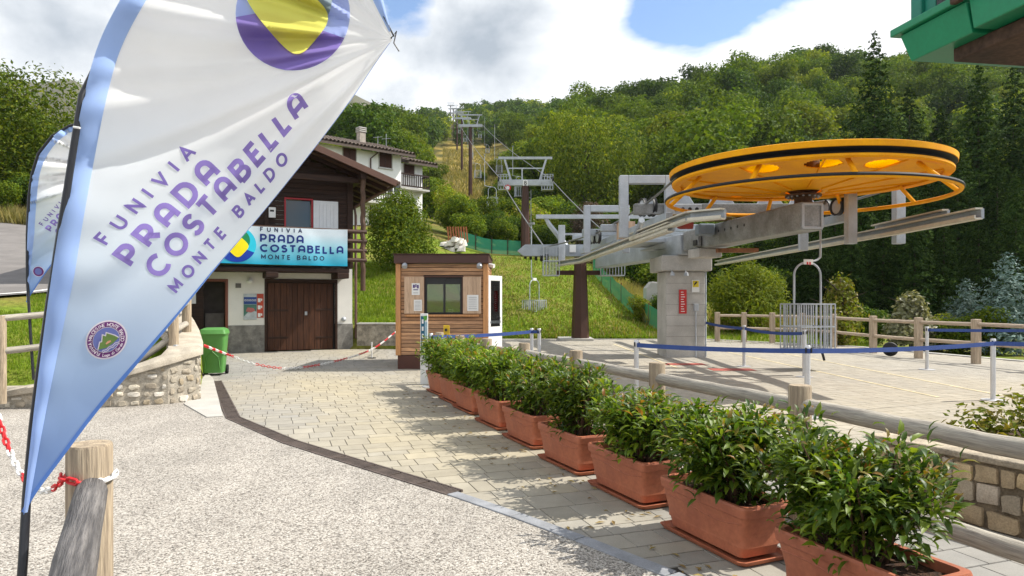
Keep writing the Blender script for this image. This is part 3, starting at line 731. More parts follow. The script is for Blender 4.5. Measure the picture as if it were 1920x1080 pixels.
def logo(parent, fn, pal, step, rings=6):
    """round emblem in a unit circle: ring, right-hand shape, lower crescent, yellow rounded leaf"""
    circ = arc(0,0,1,1,0,360,48)[:-1]
    mb = MB(); patch(mb, circ, (0,0), fn, step, rings); build('emblem_disc', mb, pal[0], parent)
    low = arc(0,0,1.0,1.0,184,334,32)+[(.45,-.28),(.0,-.10),(-.5,.02)]
    mb = MB(); patch(mb, low, (.0,-.52), fn, step*2, rings); build('emblem_crescent', mb, pal[1], parent)
    rt = chaikin([(-.35,.55),(.1,.92),(.62,.62),(.72,.1),(.40,-.36),(.0,.2)], 3)
    mb = MB(); patch(mb, rt, (.3,.3), fn, step*3, rings); build('emblem_hill', mb, pal[2], parent)
    lf_ = chaikin([(-.92,.30),(-.72,.62),(-.12,.66),(.50,.18),(.66,-.12),(.42,-.46),(.12,-.78),(-.18,-.62)], 3)
    mb = MB(); patch(mb, lf_, (-.1,0), fn, step*4, rings); build('emblem_leaf', mb, pal[3], parent)

# ------------------------------------------------------------------ vegetation meshes
def cards(pos, nrm, size, aspect=.6, fold=.0, seed=0, droop=0.):
    """leaf cards as rhombs; pos/nrm (n,3), size (n,)"""
    r = np.random.default_rng(seed); n = len(pos)
    t = r.normal(size=(n,3)); t[:,2] -= droop; t -= (t*nrm).sum(1)[:,None]*nrm; t /= np.linalg.norm(t, axis=1)[:,None]+1e-9
    b = np.cross(nrm, t); s = size[:,None]
    v = np.stack([pos-t*s*.5, pos+b*s*aspect*.5-t*s*.05, pos+t*s*.5, pos-b*s*aspect*.5-t*s*.05], 1)
    if fold: v[:,1] += nrm*s*fold; v[:,3] += nrm*s*fold
    return v.reshape(-1,3), np.arange(4*n).reshape(n,4)
def crown_points(blobs, n, seed, shell=.45, out=.8):
    r = np.random.default_rng(seed); B = np.array([[*c, *rad] for c, rad in blobs], float)
    wgt = (B[:,3]*B[:,4]+B[:,4]*B[:,5]+B[:,3]*B[:,5]); wgt /= wgt.sum(); k = r.choice(len(B), n, p=wgt)
    d = r.normal(size=(n,3)); d /= np.linalg.norm(d, axis=1)[:,None]; rad = (1-shell*r.random(n)**1.6)*(1+.10*r.normal(size=n))
    pos = B[k,:3]+d*rad[:,None]*B[k,3:]
    nr = d*out+r.normal(size=(n,3))*.55+np.array([0,0,.35]); nr /= np.linalg.norm(nr, axis=1)[:,None]
    return pos, nr
def crown_mesh(name, blobs, n, size, mat, seed, aspect=.62, shell=.45, droop=0., fold=.12, mat2=None, frac2=.1):
    pos, nr = crown_points(blobs, n, seed, shell); r = np.random.default_rng(seed+1)
    v, f = cards(pos, nr, size*r.uniform(.6, 1.35, n), aspect, fold, seed+2, droop)
    me = mesh_np(name, v, f, mat)
    if mat2:
        me.materials.append(mat2); mi = (r.random(n) < frac2).astype(np.int32); me.polygons.foreach_set('material_index', mi)
    return me
def tree_blobs(seed, h, wd, nb, base=.25, top=.92):
    r = random.Random(seed); bl = []
    for i in range(nb):
        z = h*(base+(top-base)*((i+.5)/nb)); f = math.sin(math.pi*min(1, .18+.75*(1-(z/h-base)/(top-base)*.72)))
        a = i*2.4+r.random(); q = wd*.5*f*r.uniform(.35, .68); rr = wd*.5*r.uniform(.36, .52)*(.65+.5*f)
        bl.append(((math.cos(a)*q, math.sin(a)*q, z), (rr, rr, rr*r.uniform(.7, .95))))
    bl.append(((0,0,h*.52), (wd*.30, wd*.30, h*.30))); bl.append(((0,0,h*.86), (wd*.2, wd*.2, h*.12)))
    return bl
def trunk_mesh(h, r, seed, limbs=5, spread=1.5, mat=None):
    q = random.Random(seed); mb = MB()
    mb.tube([(0,0,-.4), (q.uniform(-.1,.1), q.uniform(-.1,.1), h*.3), (q.uniform(-.2,.2), q.uniform(-.2,.2), h*.62), (0,0,h*.86)], [r*1.25, r*.85, r*.5, r*.12], 7)
    for i in range(limbs):
        a = i*2.4+q.random(); z = h*(.28+.45*i/limbs)
        mb.tube([(0,0,z), (math.cos(a)*spread*.5, math.sin(a)*spread*.5, z+h*.1), (math.cos(a)*spread, math.sin(a)*spread, z+h*.17)], [r*.4, r*.25, r*.06], 5)
    me = bpy.data.meshes.new('trunk'); me.from_pydata(mb.v, [], mb.f); me.update(); me.materials.append(mat or m_bark)
    me.polygons.foreach_set('use_smooth', np.ones(len(me.polygons), bool)); return me
def conifer_mesh(name, h, rb, n_br, mat, seed, dens=26, size=.34, droop=.28, base=.06):
    r = np.random.default_rng(seed); P_, N_, S_ = [], [], []
    for i in range(n_br):
        f = (i+.5)/n_br; z = h*(base+(1-base)*f**.9); L = rb*(1-f)**.85*r.uniform(.72, 1.15)+.12; a = i*2.399+r.uniform(-.3,.3)
        m = max(6, int(dens*(L/rb)**1.1)); s = r.random(m)**.7
        x = s*L; side = r.normal(size=m)*.16*L*(.4+s); dz = -droop*L*s**1.3*1.2+.20*L*s**3+r.normal(size=m)*.06*L - abs(r.normal(size=m))*.10*L
        P_.append(np.stack([math.cos(a)*x-math.sin(a)*side, math.sin(a)*x+math.cos(a)*side, z+dz], 1))
        nn = np.stack([math.cos(a)*.5+r.normal(size=m)*.45, math.sin(a)*.5+r.normal(size=m)*.45, .75+r.normal(size=m)*.4], 1); N_.append(nn); S_.append(np.full(m, size)*r.uniform(.6,1.4,m)*(.55+.45*(1-f)))
    P_ = np.concatenate(P_); N_ = np.concatenate(N_); N_ /= np.linalg.norm(N_, axis=1)[:,None]
    v, f = cards(P_, N_, np.concatenate(S_), .42, .05, seed, .6)
    return mesh_np(name, v, f, mat)

def place_tree(kind, label, cat, cm, tm, x, y, s=1., group=None, rz=None, z=None, sz=None):
    t = thing(kind, label, cat, (x, y, zt(x, y) if z is None else z), rnd.random()*6.28 if rz is None else rz, group)
    s3 = s if sz is None else (s, s, s*sz)
    obj('crown', cm, t, s=s3)
    if tm: obj('trunk', tm, t, s=s3)
    return t

# hillside forest ---------------------------------------------------------------
proto = []
for i, (mat, h, wd, nb) in enumerate(((m_leaf_d, 11, 9, 11), (m_leaf_m, 10, 9.5, 12), (m_leaf_m, 12, 8.5, 10), (m_leaf_l, 8.5, 7.5, 9), (m_leaf_d, 9, 8.5, 10), (m_leaf_l, 10.5, 8, 12))):
    proto.append((crown_mesh('crown', tree_blobs(20+i, h, wd, nb, .18), 5200, .50, mat, 40+i), trunk_mesh(h, .22, i, 4, 1.6)))
lod = []
for i, (mat, h, wd, nb) in enumerate(((m_leaf_d, 11, 9.5, 9), (m_leaf_m, 10.5, 9.5, 9), (m_leaf_l, 10, 9, 9))):
    pos, nr = crown_points(tree_blobs(70+i, h, wd, nb, .15), 520, 80+i); r_ = np.random.default_rng(i)
    lod.append(cards(pos, nr, 1.25*r_.uniform(.6, 1.3, 520), .7, .1, i))
kinds = ['dark green beech', 'mid green broadleaf tree', 'tall mid green tree', 'light green young tree', 'dark rounded tree', 'yellow green leafy tree']
def region(x, y):
    u = CX+F*x/y
    lo = 'low on the slope ' if y < 95 else 'halfway up the slope ' if y < 135 else 'high on the slope '
    for lim, w_ in ((585, 'beyond the road and small flag'), (838, 'behind the white house'), (935, 'beside the meadow strip'), (1080, 'between meadow strip and weeping birch'), (1250, 'behind the weeping birch'), (1400, 'behind the portals, wheel side'), (1540, 'straight above the wheel hub'), (1680, 'around the tallest spruce'), (1800, 'just past the tallest spruce')):
        if u < lim: return lo+w_
    return lo+'above the blue spruces'
cand = []
d = 66.
while d < 520:
    sp = 6.6 if d < 110 else 8.2 if d < 200 else 10. if d < 320 else 13.
    x = -.62*d
    while x < .92*d:
        xx, yy = x+rnd.uniform(-.35,.35)*sp, d+rnd.uniform(-.35,.35)*sp; cand.append((xx, yy)); x += sp
    d += sp
def wooded(x, y):
    u = CX+F*x/y; m = 6300/y
    if y > 300: return not (836 < u < 860) and not (u < 745 and y > 385)
    if u < 585: return (u < 70 and y > 52)
    if y < 262 and 838-m < u < 936+m*.9: return False
    if u < 838: return y > 100
    if u < 1010: return y > 95
    if u < 1240: return y > 88
    if u < 1500: return y > 70
    return y > 66
sel = [(x, y) for x, y in cand if wooded(x, y)]
def shown(x, y):
    u = CX+F*x/y
    return 610 < u < 1990 or -60 < u < 150
near = sorted([c for c in sel if shown(*c)], key=lambda c: c[1])[:270]
nearset = set(near); far_v, far_f, cnt = [[], [], []], [[], [], []], [0, 0, 0]
for (x, y) in near:
    i = rnd.choices(range(6), (4, 4, 3, 2, 3, 2))[0]; cm, tm = proto[i]
    place_tree('broadleaf_tree', kinds[i]+' '+region(x, y), 'tree', cm, tm, x, y, rnd.uniform(.85, 1.35), 'broadleaf trees of the hillside wood', z=zt(x, y)-.8)
for (x, y) in sel:
    if (x, y) in nearset: continue
    k = rnd.choices(range(3), (4, 4, 2))[0]; v, f = lod[k]; a = rnd.random()*6.28; s = rnd.uniform(.75, 1.15)*(1.1 if y > 320 else 1.)
    rot = np.array([[math.cos(a), -math.sin(a), 0], [math.sin(a), math.cos(a), 0], [0, 0, 1]])
    far_v[k].append((v@rot.T)*s+np.array([x, y, zt(x, y)-1.2])); far_f[k].append(f+cnt[k]); cnt[k] += len(v)
for k, (mat, nm) in enumerate(((m_leaf_d, 'dark'), (m_leaf_m, 'mid green'), (m_leaf_l, 'light green'))):
    o = obj('forest', mesh_np('forest', np.concatenate(far_v[k]), np.concatenate(far_f[k]), mat))
    props(o, 'distant %s trees massed along the upper hillside and the skyline ridge' % nm, 'forest', None, 'stuff')

# tall spruces at the right of the terrace ------------------------------------------
spr = [conifer_mesh('crown', 20, 4.2, 170, m_needle, 5, 150, .50), conifer_mesh('crown', 17, 3.9, 160, m_needle, 6, 150, .48), conifer_mesh('crown', 18, 3.6, 160, m_needle, 8, 150, .48, .34)]
sprt = trunk_mesh(17, .26, 3, 0)
splist = [(1640, 54, 1.10, 'tallest dark spruce whose pointed tip breaks the skyline above the yellow wheel'),
 (1705, 57, 1.08, None), (1585, 49, .76, None), (1520, 47, .60, None), (1765, 50, .92, None), (1835, 45, .98, 'dark drooping spruce standing behind the small blue spruces'), (1900, 50, .95, None),
 (1685, 42, .58, None), (1740, 41, .56, None), (1615, 40, .50, None), (1565, 41, .48, None), (1480, 46, .44, None), (1795, 40, .60, None), (1870, 39, .60, None), (1935, 40, .66, None), (1985, 44, .95, None), (1450, 52, .44, None), (1655, 37, .42, None), (1715, 36, .42, None), (1425, 49, .34, None), (1535, 38, .40, None), (1595, 36.5, .36, None), (1770, 36, .40, None), (1835, 36, .42, None), (1905, 36, .46, None), (1505, 41, .40, None)]
for i, (u, d, s, lb) in enumerate(splist):
    x = (u-CX)/F*d
    place_tree('spruce_tree', lb or ('tall' if s > .75 else 'middling' if s > .5 else 'short')+' dark spruce '+('in the front row' if d < 41.5 else 'deep')+' in the conifer stand '+('over the hanging basket chair' if u < 1560 else 'below the tallest spruce tip' if u < 1730 else 'behind the blue spruces'), 'spruce', spr[i % 3], sprt, x, d, s, None if lb else 'spruces of the dark stand behind the terrace', z=zt(x, d)-.3)
# understory that closes the stand: broad dark bushes
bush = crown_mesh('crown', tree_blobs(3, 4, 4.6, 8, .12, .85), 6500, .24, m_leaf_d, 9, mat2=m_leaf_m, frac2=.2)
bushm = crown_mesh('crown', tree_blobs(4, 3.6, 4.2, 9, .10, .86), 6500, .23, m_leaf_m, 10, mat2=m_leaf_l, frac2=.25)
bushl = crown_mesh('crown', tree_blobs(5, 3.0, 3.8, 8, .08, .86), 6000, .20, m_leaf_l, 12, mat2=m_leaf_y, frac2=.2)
bt = trunk_mesh(2.4, .07, 5, 6, 1.0)
def under_cables(u, d):
    return (', below the meadow' if d > 80 else ', near the hedge' if d < 64 else ', midway')+(' on the house side' if u < 865 else ' left of the pylon mast' if u < 985 else ' beyond the pylon mast')
def behind_frame(u, d):
    return ('farther off ' if d > 52 else '')+('behind the cages' if u < 1180 else 'behind the portals' if u < 1260 else 'behind the pier head' if u < 1345 else 'behind the girder end')
def bushes(lst, lab, grp, where=None):
    for (u, d, s, k) in lst:
        x = (u-CX)/F*d; place_tree('bush', ('dark ', 'mid green ', 'pale green ')[k]+lab+(where(u, d) if where else ''), 'bush', (bush, bushm, bushl)[k], bt, x, d, s, grp)
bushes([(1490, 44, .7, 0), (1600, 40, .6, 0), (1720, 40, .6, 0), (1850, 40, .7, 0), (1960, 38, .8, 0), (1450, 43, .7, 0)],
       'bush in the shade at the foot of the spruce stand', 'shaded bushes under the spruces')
# slope between lawn and second pylon
bushes([(850, 62, 1.1, 2), (890, 60, .9, 1), (925, 66, 1.0, 2), (885, 68, .8, 2), (945, 60, .8, 2), (870, 74, .9, 2), (905, 82, .7, 2), (800, 86, 1.1, 1), (945, 76, 1.3, 2), (960, 90, 1.4, 1), (922, 94, .7, 0), (860, 92, .6, 2), (812, 118, 1.2, 1), (972, 120, 1.3, 1), (965, 62, 1.1, 1), (1000, 60, 1.15, 2), (1020, 66, 1.2, 1), (1045, 58, .8, 2), (930, 140, 1.3, 2), (960, 150, 1.5, 1), (985, 74, 1.2, 0), (806, 70, 1.2, 1), (905, 128, .5, 1)],
       'bush under the chairlift cables', 'bushes on the slope under the cables', under_cables)
bushes([(880, 50, .62, 1), (912, 52, .62, 0), (945, 51, .60, 1), (975, 53, .62, 0), (860, 53, .85, 1), (1005, 52, .6, 1), (1035, 51, .55, 0)],
       'low shrub in the hedge along the top of the steep lawn', 'hedge shrubs at the top of the lawn')
bushes([(1130, 47, .7, 0), (1165, 45, .7, 1), (1200, 43, .72, 0), (1235, 41, .7, 1), (1270, 44, .9, 0), (1310, 46, 1.0, 0), (1350, 48, 1.1, 0), (1400, 50, 1.1, 0), (1160, 56, 1., 0), (1215, 56, 1.1, 0), (1270, 58, 1.2, 0), (1330, 60, 1.3, 1), (1390, 62, 1.3, 0), (1100, 58, .95, 0)],
       'leafy bush ', 'bushes behind the station frame', behind_frame)
# trees named one by one ---------------------------------------------------------
wl = tree_blobs(91, 15, 12, 18, .10, .88)
willow = crown_mesh('crown', wl, 15000, .42, m_leaf_m, 91, .34, .5, 1.6, .05, m_leaf_l, .45)
place_tree('birch_tree', 'broad pale green weeping birch rising behind the steel station frame', 'tree', willow, trunk_mesh(14, .28, 91, 6, 3), 8.0, 74, 1., z=7.4)
place_tree('birch_tree', 'slimmer green birch at the shoulder of the broad weeping birch', 'tree', willow, trunk_mesh(14, .28, 92, 6, 3), 13.2, 80, .8, z=8.4)
bb = [((-1.2,0,1.2),(1.3,1.3,1.2)), ((.9,-.2,1.1),(1.4,1.3,1.1)), ((-.5,.2,2.5),(1.4,1.3,1.1)), ((.7,0,2.3),(1.3,1.2,1.1)), ((0,0,3.2),(.95,.9,.75)), ((1.5,.1,2.0),(.8,.8,.9)), ((-1.5,.2,2.3),(.8,.8,.8))]
bigbush = crown_mesh('crown', bb, 15000, .17, m_leaf_m, 33, .45, .5, mat2=m_leaf_l, frac2=.3)
place_tree('bush', 'large round olive green bush between the chalet and the ticket booth', 'bush', bigbush, trunk_mesh(2.6, .1, 34, 6, 1.2), (752-CX)/F*33, 33, .97)
purple = crown_mesh('crown', tree_blobs(44, 5, 4.5, 8, .15, .9), 6000, .2, m_leaf_purple, 45)
place_tree('bush', 'purple brown leaved shrub behind the steel station frame', 'shrub', purple, bt, (1100-CX)/F*52, 52, .72, sz=1.2)
# left trees
ltree = crown_mesh('crown', tree_blobs(55, 10, 9, 15, .06, .9), 16000, .26, m_leaf_m, 56, .5, mat2=m_leaf_l, frac2=.35)
ltr = trunk_mesh(10, .25, 57, 6, 2.4)
place_tree('broadleaf_tree', 'dense green tree beside the road, cut by the left edge of the picture', 'tree', ltree, ltr, (-15-CX)/F*41, 41, 1.02, z=5.8)
place_tree('broadleaf_tree', 'leafy green tree beyond the road, half hidden by the small feather flag', 'tree', ltree, ltr, (70-CX)/F*47, 47, .74, z=7.0)
bushes([(0, 38, .55, 1), (40, 40, .6, 0), (75, 41, .7, 1), (105, 40, .75, 1), (140, 43, 1.0, 1), (-40, 38, .6, 1), (180, 46, 1.2, 0)], 'bush at the foot of the trees beside the road', 'roadside bushes beyond the small flag')
place_tree('broadleaf_tree', 'bright green tree peeping out behind the big flag and the white house roof', 'tree', proto[5][0], proto[5][1], (640-CX)/F*72, 72, .62)
# shrubs behind the rear fence
fe = [((0,0,1.0),(1.5,1.3,1.0)), ((.8,0,1.5),(.9,.8,.8)), ((-.7,0,1.6),(.9,.9,.8)), ((.1,.2,2.1),(.6,.6,.6))]
place_tree('bush', 'feathery bright green bush behind the concrete pier and the rail fence', 'bush', crown_mesh('crown', fe, 9000, .20, m_leaf_l, 61, .22, .6, -.9), bt, (1400-CX)/F*30, 30, 1.18)
ye = [((0,0,.8),(.75,.7,.8)), ((-.1,0,1.5),(.45,.45,.6)), ((.5,.1,.6),(.6,.6,.55))]
place_tree('bush', 'yellowing slender bush behind the hanging basket chair', 'bush', crown_mesh('crown', ye, 4500, .12, m_leaf_y, 62, .6, .6, mat2=m_leaf_l, frac2=.4), bt, (1575-CX)/F*24.6, 24.6, 1.1, sz=1.15)
place_tree('bush', 'pale cream and green shrub behind the rear rail fence', 'bush', crown_mesh('crown', [((0,0,1.5),(.5,.5,.7)), ((-.3,0,.8),(.7,.6,.7)), ((.35,0,.8),(.6,.6,.6))], 3200, .17, m_leaf_p, 63, .6, .7), bt, (1708-CX)/F*24.5, 24.5, .98)
bsp = conifer_mesh('crown', 3.2, 1.35, 80, m_needle_b, 71, 75, .17, .12)
place_tree('spruce_tree', 'taller blue spruce at the edge behind the rear rail fence', 'spruce', bsp, None, (1890-CX)/F*23.5, 23.5, 1.12)
place_tree('spruce_tree', 'small blue spruce beside the pale cream shrub', 'spruce', bsp, None, (1812-CX)/F*24.5, 24.5, .84)
bushes([(1760, 25, .40, 2), (1790, 24, .35, 1), (1850, 23.8, .45, 1), (1640, 27, .35, 0)], 'low shrub just behind the rear rail fence', 'low shrubs behind the rear fence')
place_tree('bush', 'round yellow green bush beside the net fence and the concrete culvert', 'bush', bushl, bt, (1203-CX)/F*32, 32, .36)
place_tree('bush', 'dark round bush pressed against the concrete culvert', 'bush', bush, bt, (1240-CX)/F*32.2, 32.2, .33)
sb = [((0,0,.3),(.55,.45,.32)), ((-.4,.1,.25),(.35,.35,.28)), ((.5,0,.32),(.5,.4,.33)), ((.1,.1,.55),(.3,.3,.2))]
place_tree('bush', 'sparse yellow green bed shrub behind the low sandstone wall', 'bush', crown_mesh('crown', sb, 1500, .075, m_leaf_y, 65, .55, .9, mat2=m_leaf_l, frac2=.45), trunk_mesh(.5, .015, 8, 7, .35), 4.32, 5.62, .92, z=.40, sz=.78)

# grass -------------------------------------------------------------------------
def blades(n, ufn, hgt, mat, name, lab, seed, wd=.012):
    r = np.random.default_rng(seed); pts = []
    while len(pts) < n:
        x, y = ufn(r)
        if x is not None: pts.append((x, y, zt(x, y)))
    p = np.array(pts); a = r.random(n)*6.28; h = hgt*r.uniform(.5, 1.4, n); ln = r.normal(size=(n,2))*.35*h[:,None]
    dx = np.stack([np.cos(a), np.sin(a)], 1)*wd
    v0 = p.copy(); v0[:,:2] -= dx; v1 = p.copy(); v1[:,:2] += dx; v0[:,2] -= .03; v1[:,2] -= .03; v2 = p.copy(); v2[:,:2] += ln; v2[:,2] += h
    o = obj(name, mesh_np(name, np.stack([v0, v1, v2], 1).reshape(-1,3), np.arange(3*n).reshape(n,3), mat)); props(o, lab, 'grass', None, 'stuff')
def r_left(r):
    y = r.uniform(10.9, 16.5); u = r.uniform(-40, 345); x = (u-CX)/F*y
    return (x, y) if not (u < 80-(y-11)*6 and y > 14) else (None, None)
blades(24000, r_left, .06, m_grass, 'lawn_grass', 'short green grass on the bank behind the curved stone wall', 1)
def r_lawn(r):
    y = 27.8+18*r.random()**1.4; u = r.uniform(900, 1260); return ((u-CX)/F*y, y)
blades(26000, r_lawn, .09, m_grass, 'lawn_grass', 'mown grass on the slope under the chairlift', 2, .03)
def r_bank(r):
    y = r.uniform(22.9, 34); u = r.uniform(640, 760); return ((u-CX)/F*y, y)
blades(9000, r_bank, .11, m_grass, 'lawn_grass', 'uneven grass on the bank above the pebbledash wall', 3, .025)
def r_right(r):
    y = r.uniform(24, 36); u = r.uniform(1330, 1640); return ((u-CX)/F*y, y)
blades(9000, r_right, .12, m_grass, 'lawn_grass', 'bright grass strip behind the rear rail fence', 4, .025)
def r_dry(r):
    y = r.uniform(30, 37); u = r.uniform(1330, 1560); return ((u-CX)/F*y, y)
blades(5000, r_dry, .55, m_wildgrass, 'tall_grass', 'dry tall grass at the far edge of the strip behind the rail fence', 5, .03)
def r_dry2(r):
    y = r.uniform(31, 41); u = 1192+r.random()*70-(y-34)*6; return ((u-CX)/F*y, y)
blades(5000, r_dry2, .6, m_wildgrass, 'tall_grass', 'dry tall grass between the net fence and the bushes', 6, .03)
def r_meadow(r):
    y = r.uniform(95, 260); u = r.uniform(830, 935); return ((u-CX)/F*y, y)
blades(9000, r_meadow, .8, m_wildgrass, 'meadow_grass', 'yellow meadow grass on the open strip below the far pylons', 7, .12)
def r_road(r):
    y = r.uniform(36, 41); u = r.uniform(-40, 120); return ((u-CX)/F*y, y)
blades(3000, r_road, .8, m_wildgrass, 'tall_grass', 'tall grass along the far side of the road', 8, .04)
blades(2600, r_lawn, .20, m_wildgrass, 'lawn_weeds', 'scattered dry taller stalks in the lawn under the chairlift', 11, .03)
# ------------------------------------------------------------------ chalet
cx_, cy_ = -5.25, 22.43; ang_ = math.atan2(.47, 1.)
ch = thing('chalet', 'two storey chalet, white plaster below and dark timber boards above, with a gable balcony', 'chalet', (cx_, cy_, 0), ang_)
def cb(name, x0, x1, y0, y1, z0, z1, mat, parent=ch, bevel=0., label=None):
    return build(name, MB().box(x0, x1, y0, y1, z0, z1), mat, parent, world=False, smooth=False, bevel=bevel, label=label)
def cl(name, mb, mat, parent=ch, **k): return build(name, mb, mat, parent, world=False, **k)
W0 = -6.5
# lower wall as pieces around the openings: garage -2.65..-.55, entrance -4.95..-3.77
mb = MB()
for a, b, z0, z1 in ((-.55, 0, .83, 2.62), (-2.65, -.55, 2.2, 2.62), (-3.77, -2.65, .83, 2.62), (-4.95, -3.77, 2.25, 2.62), (W0, -4.95, .83, 2.62)): mb.box(a, b, 0, .35, z0, z1)
mb.box(-.35, 0, .35, 7.5, .0, 2.62); mb.box(W0, W0+.35, .35, 7.5, 0, 2.62)
cl('lower_wall', mb, m_plaster, smooth=False)
for a, b in ((-.55, .02), (-3.77, -2.65), (W0, -4.95)): cb('plinth', a, b, -.02, .35, -.1, .828, m_plinth, bevel=.008)
cb('upper_floor', W0+.02, -.02, .06, 7.4, 2.625, 2.70, m_dark)
# garage door
gd = thing('garage_door', None, None, (0,0,0)); gd.parent = ch
cb('backing', -2.65, -.55, .12, .16, 0, 2.2, m_dark, gd)
x = -2.63; k = 0
while x < -.60:
    wd = min(rnd.uniform(.15, .21), -.57-x)
    if wd > .05: cl('plank', MB().box(x+.004, x+wd-.004, .075+rnd.uniform(0,.008), .118, .02, 2.14), m_doorwood, gd, smooth=False, bevel=.004)
    x += wd
for a, b, z in ((-2.60, -2.0, .42), (-2.6, -2.0, 1.28), (-1.15, -.60, .40), (-1.15, -.60, 1.3)):
    cl('hinge_strap', MB().box(a, b, .062, .073, z-.03, z+.03), m_darkwood, gd, smooth=False, bevel=.003)
cl('door_lock', MB().box(-1.50, -1.42, .055, .073, 1.12, 1.24), m_steel, gd, smooth=False, bevel=.006)
mb = MB().box(-2.72, -2.65, -.03, .12, 0, 2.27).box(-.55, -.48, -.03, .12, 0, 2.27).box(-2.65, -.55, -.03, .12, 2.16, 2.27)
cl('door_frame', mb, m_darkwood, gd, smooth=False, bevel=.006)
# entrance
en = thing('entrance_door', None, None, (0,0,0)); en.parent = ch
cl('door_frame', MB().box(-3.85, -3.77, -.02, .3, 0, 2.25).box(-4.95, -4.87, -.02, .3, 0, 2.25).box(-4.87, -3.85, -.02, .3, 2.17, 2.25), M('reddish_door_frame', (.20, .06, .03), .5, 0, .1), en, smooth=False, bevel=.01)
cb('door_leaf', -4.87, -4.45, .10, .14, 0, 2.17, m_darkwood, en)
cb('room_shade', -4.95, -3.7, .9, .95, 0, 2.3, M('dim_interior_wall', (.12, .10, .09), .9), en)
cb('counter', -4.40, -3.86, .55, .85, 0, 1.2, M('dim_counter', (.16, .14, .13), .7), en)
cb('door_notice', -4.78, -4.66, .085, .098, 1.5, 1.95, m_white, en)
cb('threshold', -4.95, -3.77, -.12, .3, -.05, .05, m_concrete, en)
# upper timber wall, opening -2.05..-1.3 (window) and white shutter
UZ0, UZ1 = 2.70, 5.65
wl_, wr_ = -2.08, -1.30; wz0, wz1 = 3.05, 4.80
ridge_a, ridge_z, eave_a, eave_z = -3.1, 6.97, 1.15, 5.42
slope = (ridge_z-eave_z)/(eave_a-ridge_a)
def roofz(a): return ridge_z-abs(a-ridge_a)*slope
z = UZ0
while z < 7.0:
    z1 = z+.145; m_ = z1-.008
    lim = 0.0 if m_ < roofz(0)-.15 else ridge_a+(ridge_z-.15-m_)/slope
    lo = max(W0, 2*ridge_a-lim)
    if lim-lo > .3:
        if z1 > wz0 and z < wz1: segs = ((lo, wl_), (wr_, lim))
        else: segs = ((lo, lim),)
        for a, b in segs: cl('board', MB().box(a, b, .05+rnd.uniform(0,.008), .10, z+.003, z1-.003), m_darkwood, smooth=False, bevel=.006)
    z = z1
mb = MB(); mb.box(-.12, -.10, .11, 7.4, 2.705, 5.6); mb.box(wl_-.3, W0+.1, .12, .14, 2.71, 5.7); mb.box(wr_+.02, -.12, .12, .14, 2.71, 5.7); mb.box(wl_-.3, wr_+.3, .12, .14, wz1, 5.7); mb.box(wl_-.3, wr_+.3, .12, .14, 2.71, wz0)
cl('inner_wall', mb, m_dark, smooth=False)
cb('corner_post', -.16, .03, .0, .2, 2.66, 5.55, m_darkwood, bevel=.01)
cb('wall_post', -2.72, -2.60, .0, .05, 2.7, 5.9, m_darkwood, bevel=.006)
wn = thing('window', None, None, (0,0,0)); wn.parent = ch
cl('window_frame', MB().box(wl_-.05, wl_, -.0, .14, wz0, wz1+.05).box(wr_, wr_+.05, -.0, .14, wz0, wz1+.05).box(wl_, wr_, -.0, .14, wz1, wz1+.05), M('red_window_frame', (.42, .02, .03), .5), wn, smooth=False, bevel=.005)
cb('pane', wl_, wr_, .16, .18, wz0, wz1, m_glassdark, wn)
sh = thing('window_shutter', None, None, (0,0,0)); sh.parent = ch
mwh = M('white_shutter_paint', (.72, .74, .76), .5, 0, .05)
cl('stile', MB().box(-1.24, -.46, -.028, .0, 3.02, 4.80), mwh, sh, smooth=False, bevel=.005)
for k in range(6):
    a = -1.17+k*.112; cl('shutter_plank', MB().box(a+.004, a+.108, -.042, -.0285, 3.12, 4.70), mwh, sh, smooth=False, bevel=.004)
cl('meter_box', MB().box(-2.62+.02, -2.40, -.10, -.003, 4.18, 4.50), m_white, smooth=False, bevel=.01, label='white meter box with a small dark slot')
cb('box_slot', -2.57, -2.45, -.104, -.1005, 4.36, 4.42, m_black)
# gable beams, roof
fa = -1.25
cl('tie_beam', MB().box(W0-.1, .25, fa+.55, fa+.71, 5.34, 5.52), m_darkwood, smooth=False, bevel=.01)
for a in (.12, -3.1, -6.3):
    top = roofz(a)-.18
    cl('purlin', MB().box(a-.09, a+.09, fa+.1, 7.6, top-.20, top), m_darkwood, smooth=False, bevel=.01)
mb = MB()
for s in (1, -1):
    e = ridge_a+s*(eave_a-ridge_a); T = .05
    mb.prism([V(ridge_a+s*.002, fa, ridge_z), V(e, fa, eave_z), V(e, fa, eave_z-T), V(ridge_a+s*.002, fa, ridge_z-T)], (0, 9.4, 0))
cl('roof', mb, m_roofbrown, smooth=False)
for s in (1, -1):
    e = ridge_a+s*(eave_a-ridge_a)
    p, q = V(ridge_a+s*.01, fa-.03, ridge_z-.10), V(e, fa-.03, eave_z-.10)
    cl('barge_board', MB().bar(p, q, .05, .20, (0,0,1)), M('brown_barge_board', (.13, .065, .045), .6, 0, .1), smooth=False, bevel=.008)
    for j in range(11):
        b = fa+.25+j*.85
        mb = MB(); mb.bar(V(ridge_a+s*.1, b, ridge_z-.13-.1*slope), V(e-s*.05, b, eave_z-.13), .08, .13)
        cl('rafter', mb, m_darkwood, smooth=False)
mb = MB()
for j in range(5):
    r0 = V(eave_a+.06, fa+.2, eave_z-.08)
mb.tube([V(eave_a+.07, fa, eave_z-.07), V(eave_a+.07, 8, eave_z-.07)], .06, 8); cl('gutter', mb, M('brown_gutter', (.12, .07, .05), .5, .2))
cl('downpipe', MB().tube([V(eave_a, .3, eave_z-.10), V(.7, .32, 5.05), V(.14, .3, 4.7), V(.14, .12, 4.4), V(.14, .08, .1)], .045, 8), M('brown_downpipe', (.15, .08, .055), .5, .1))
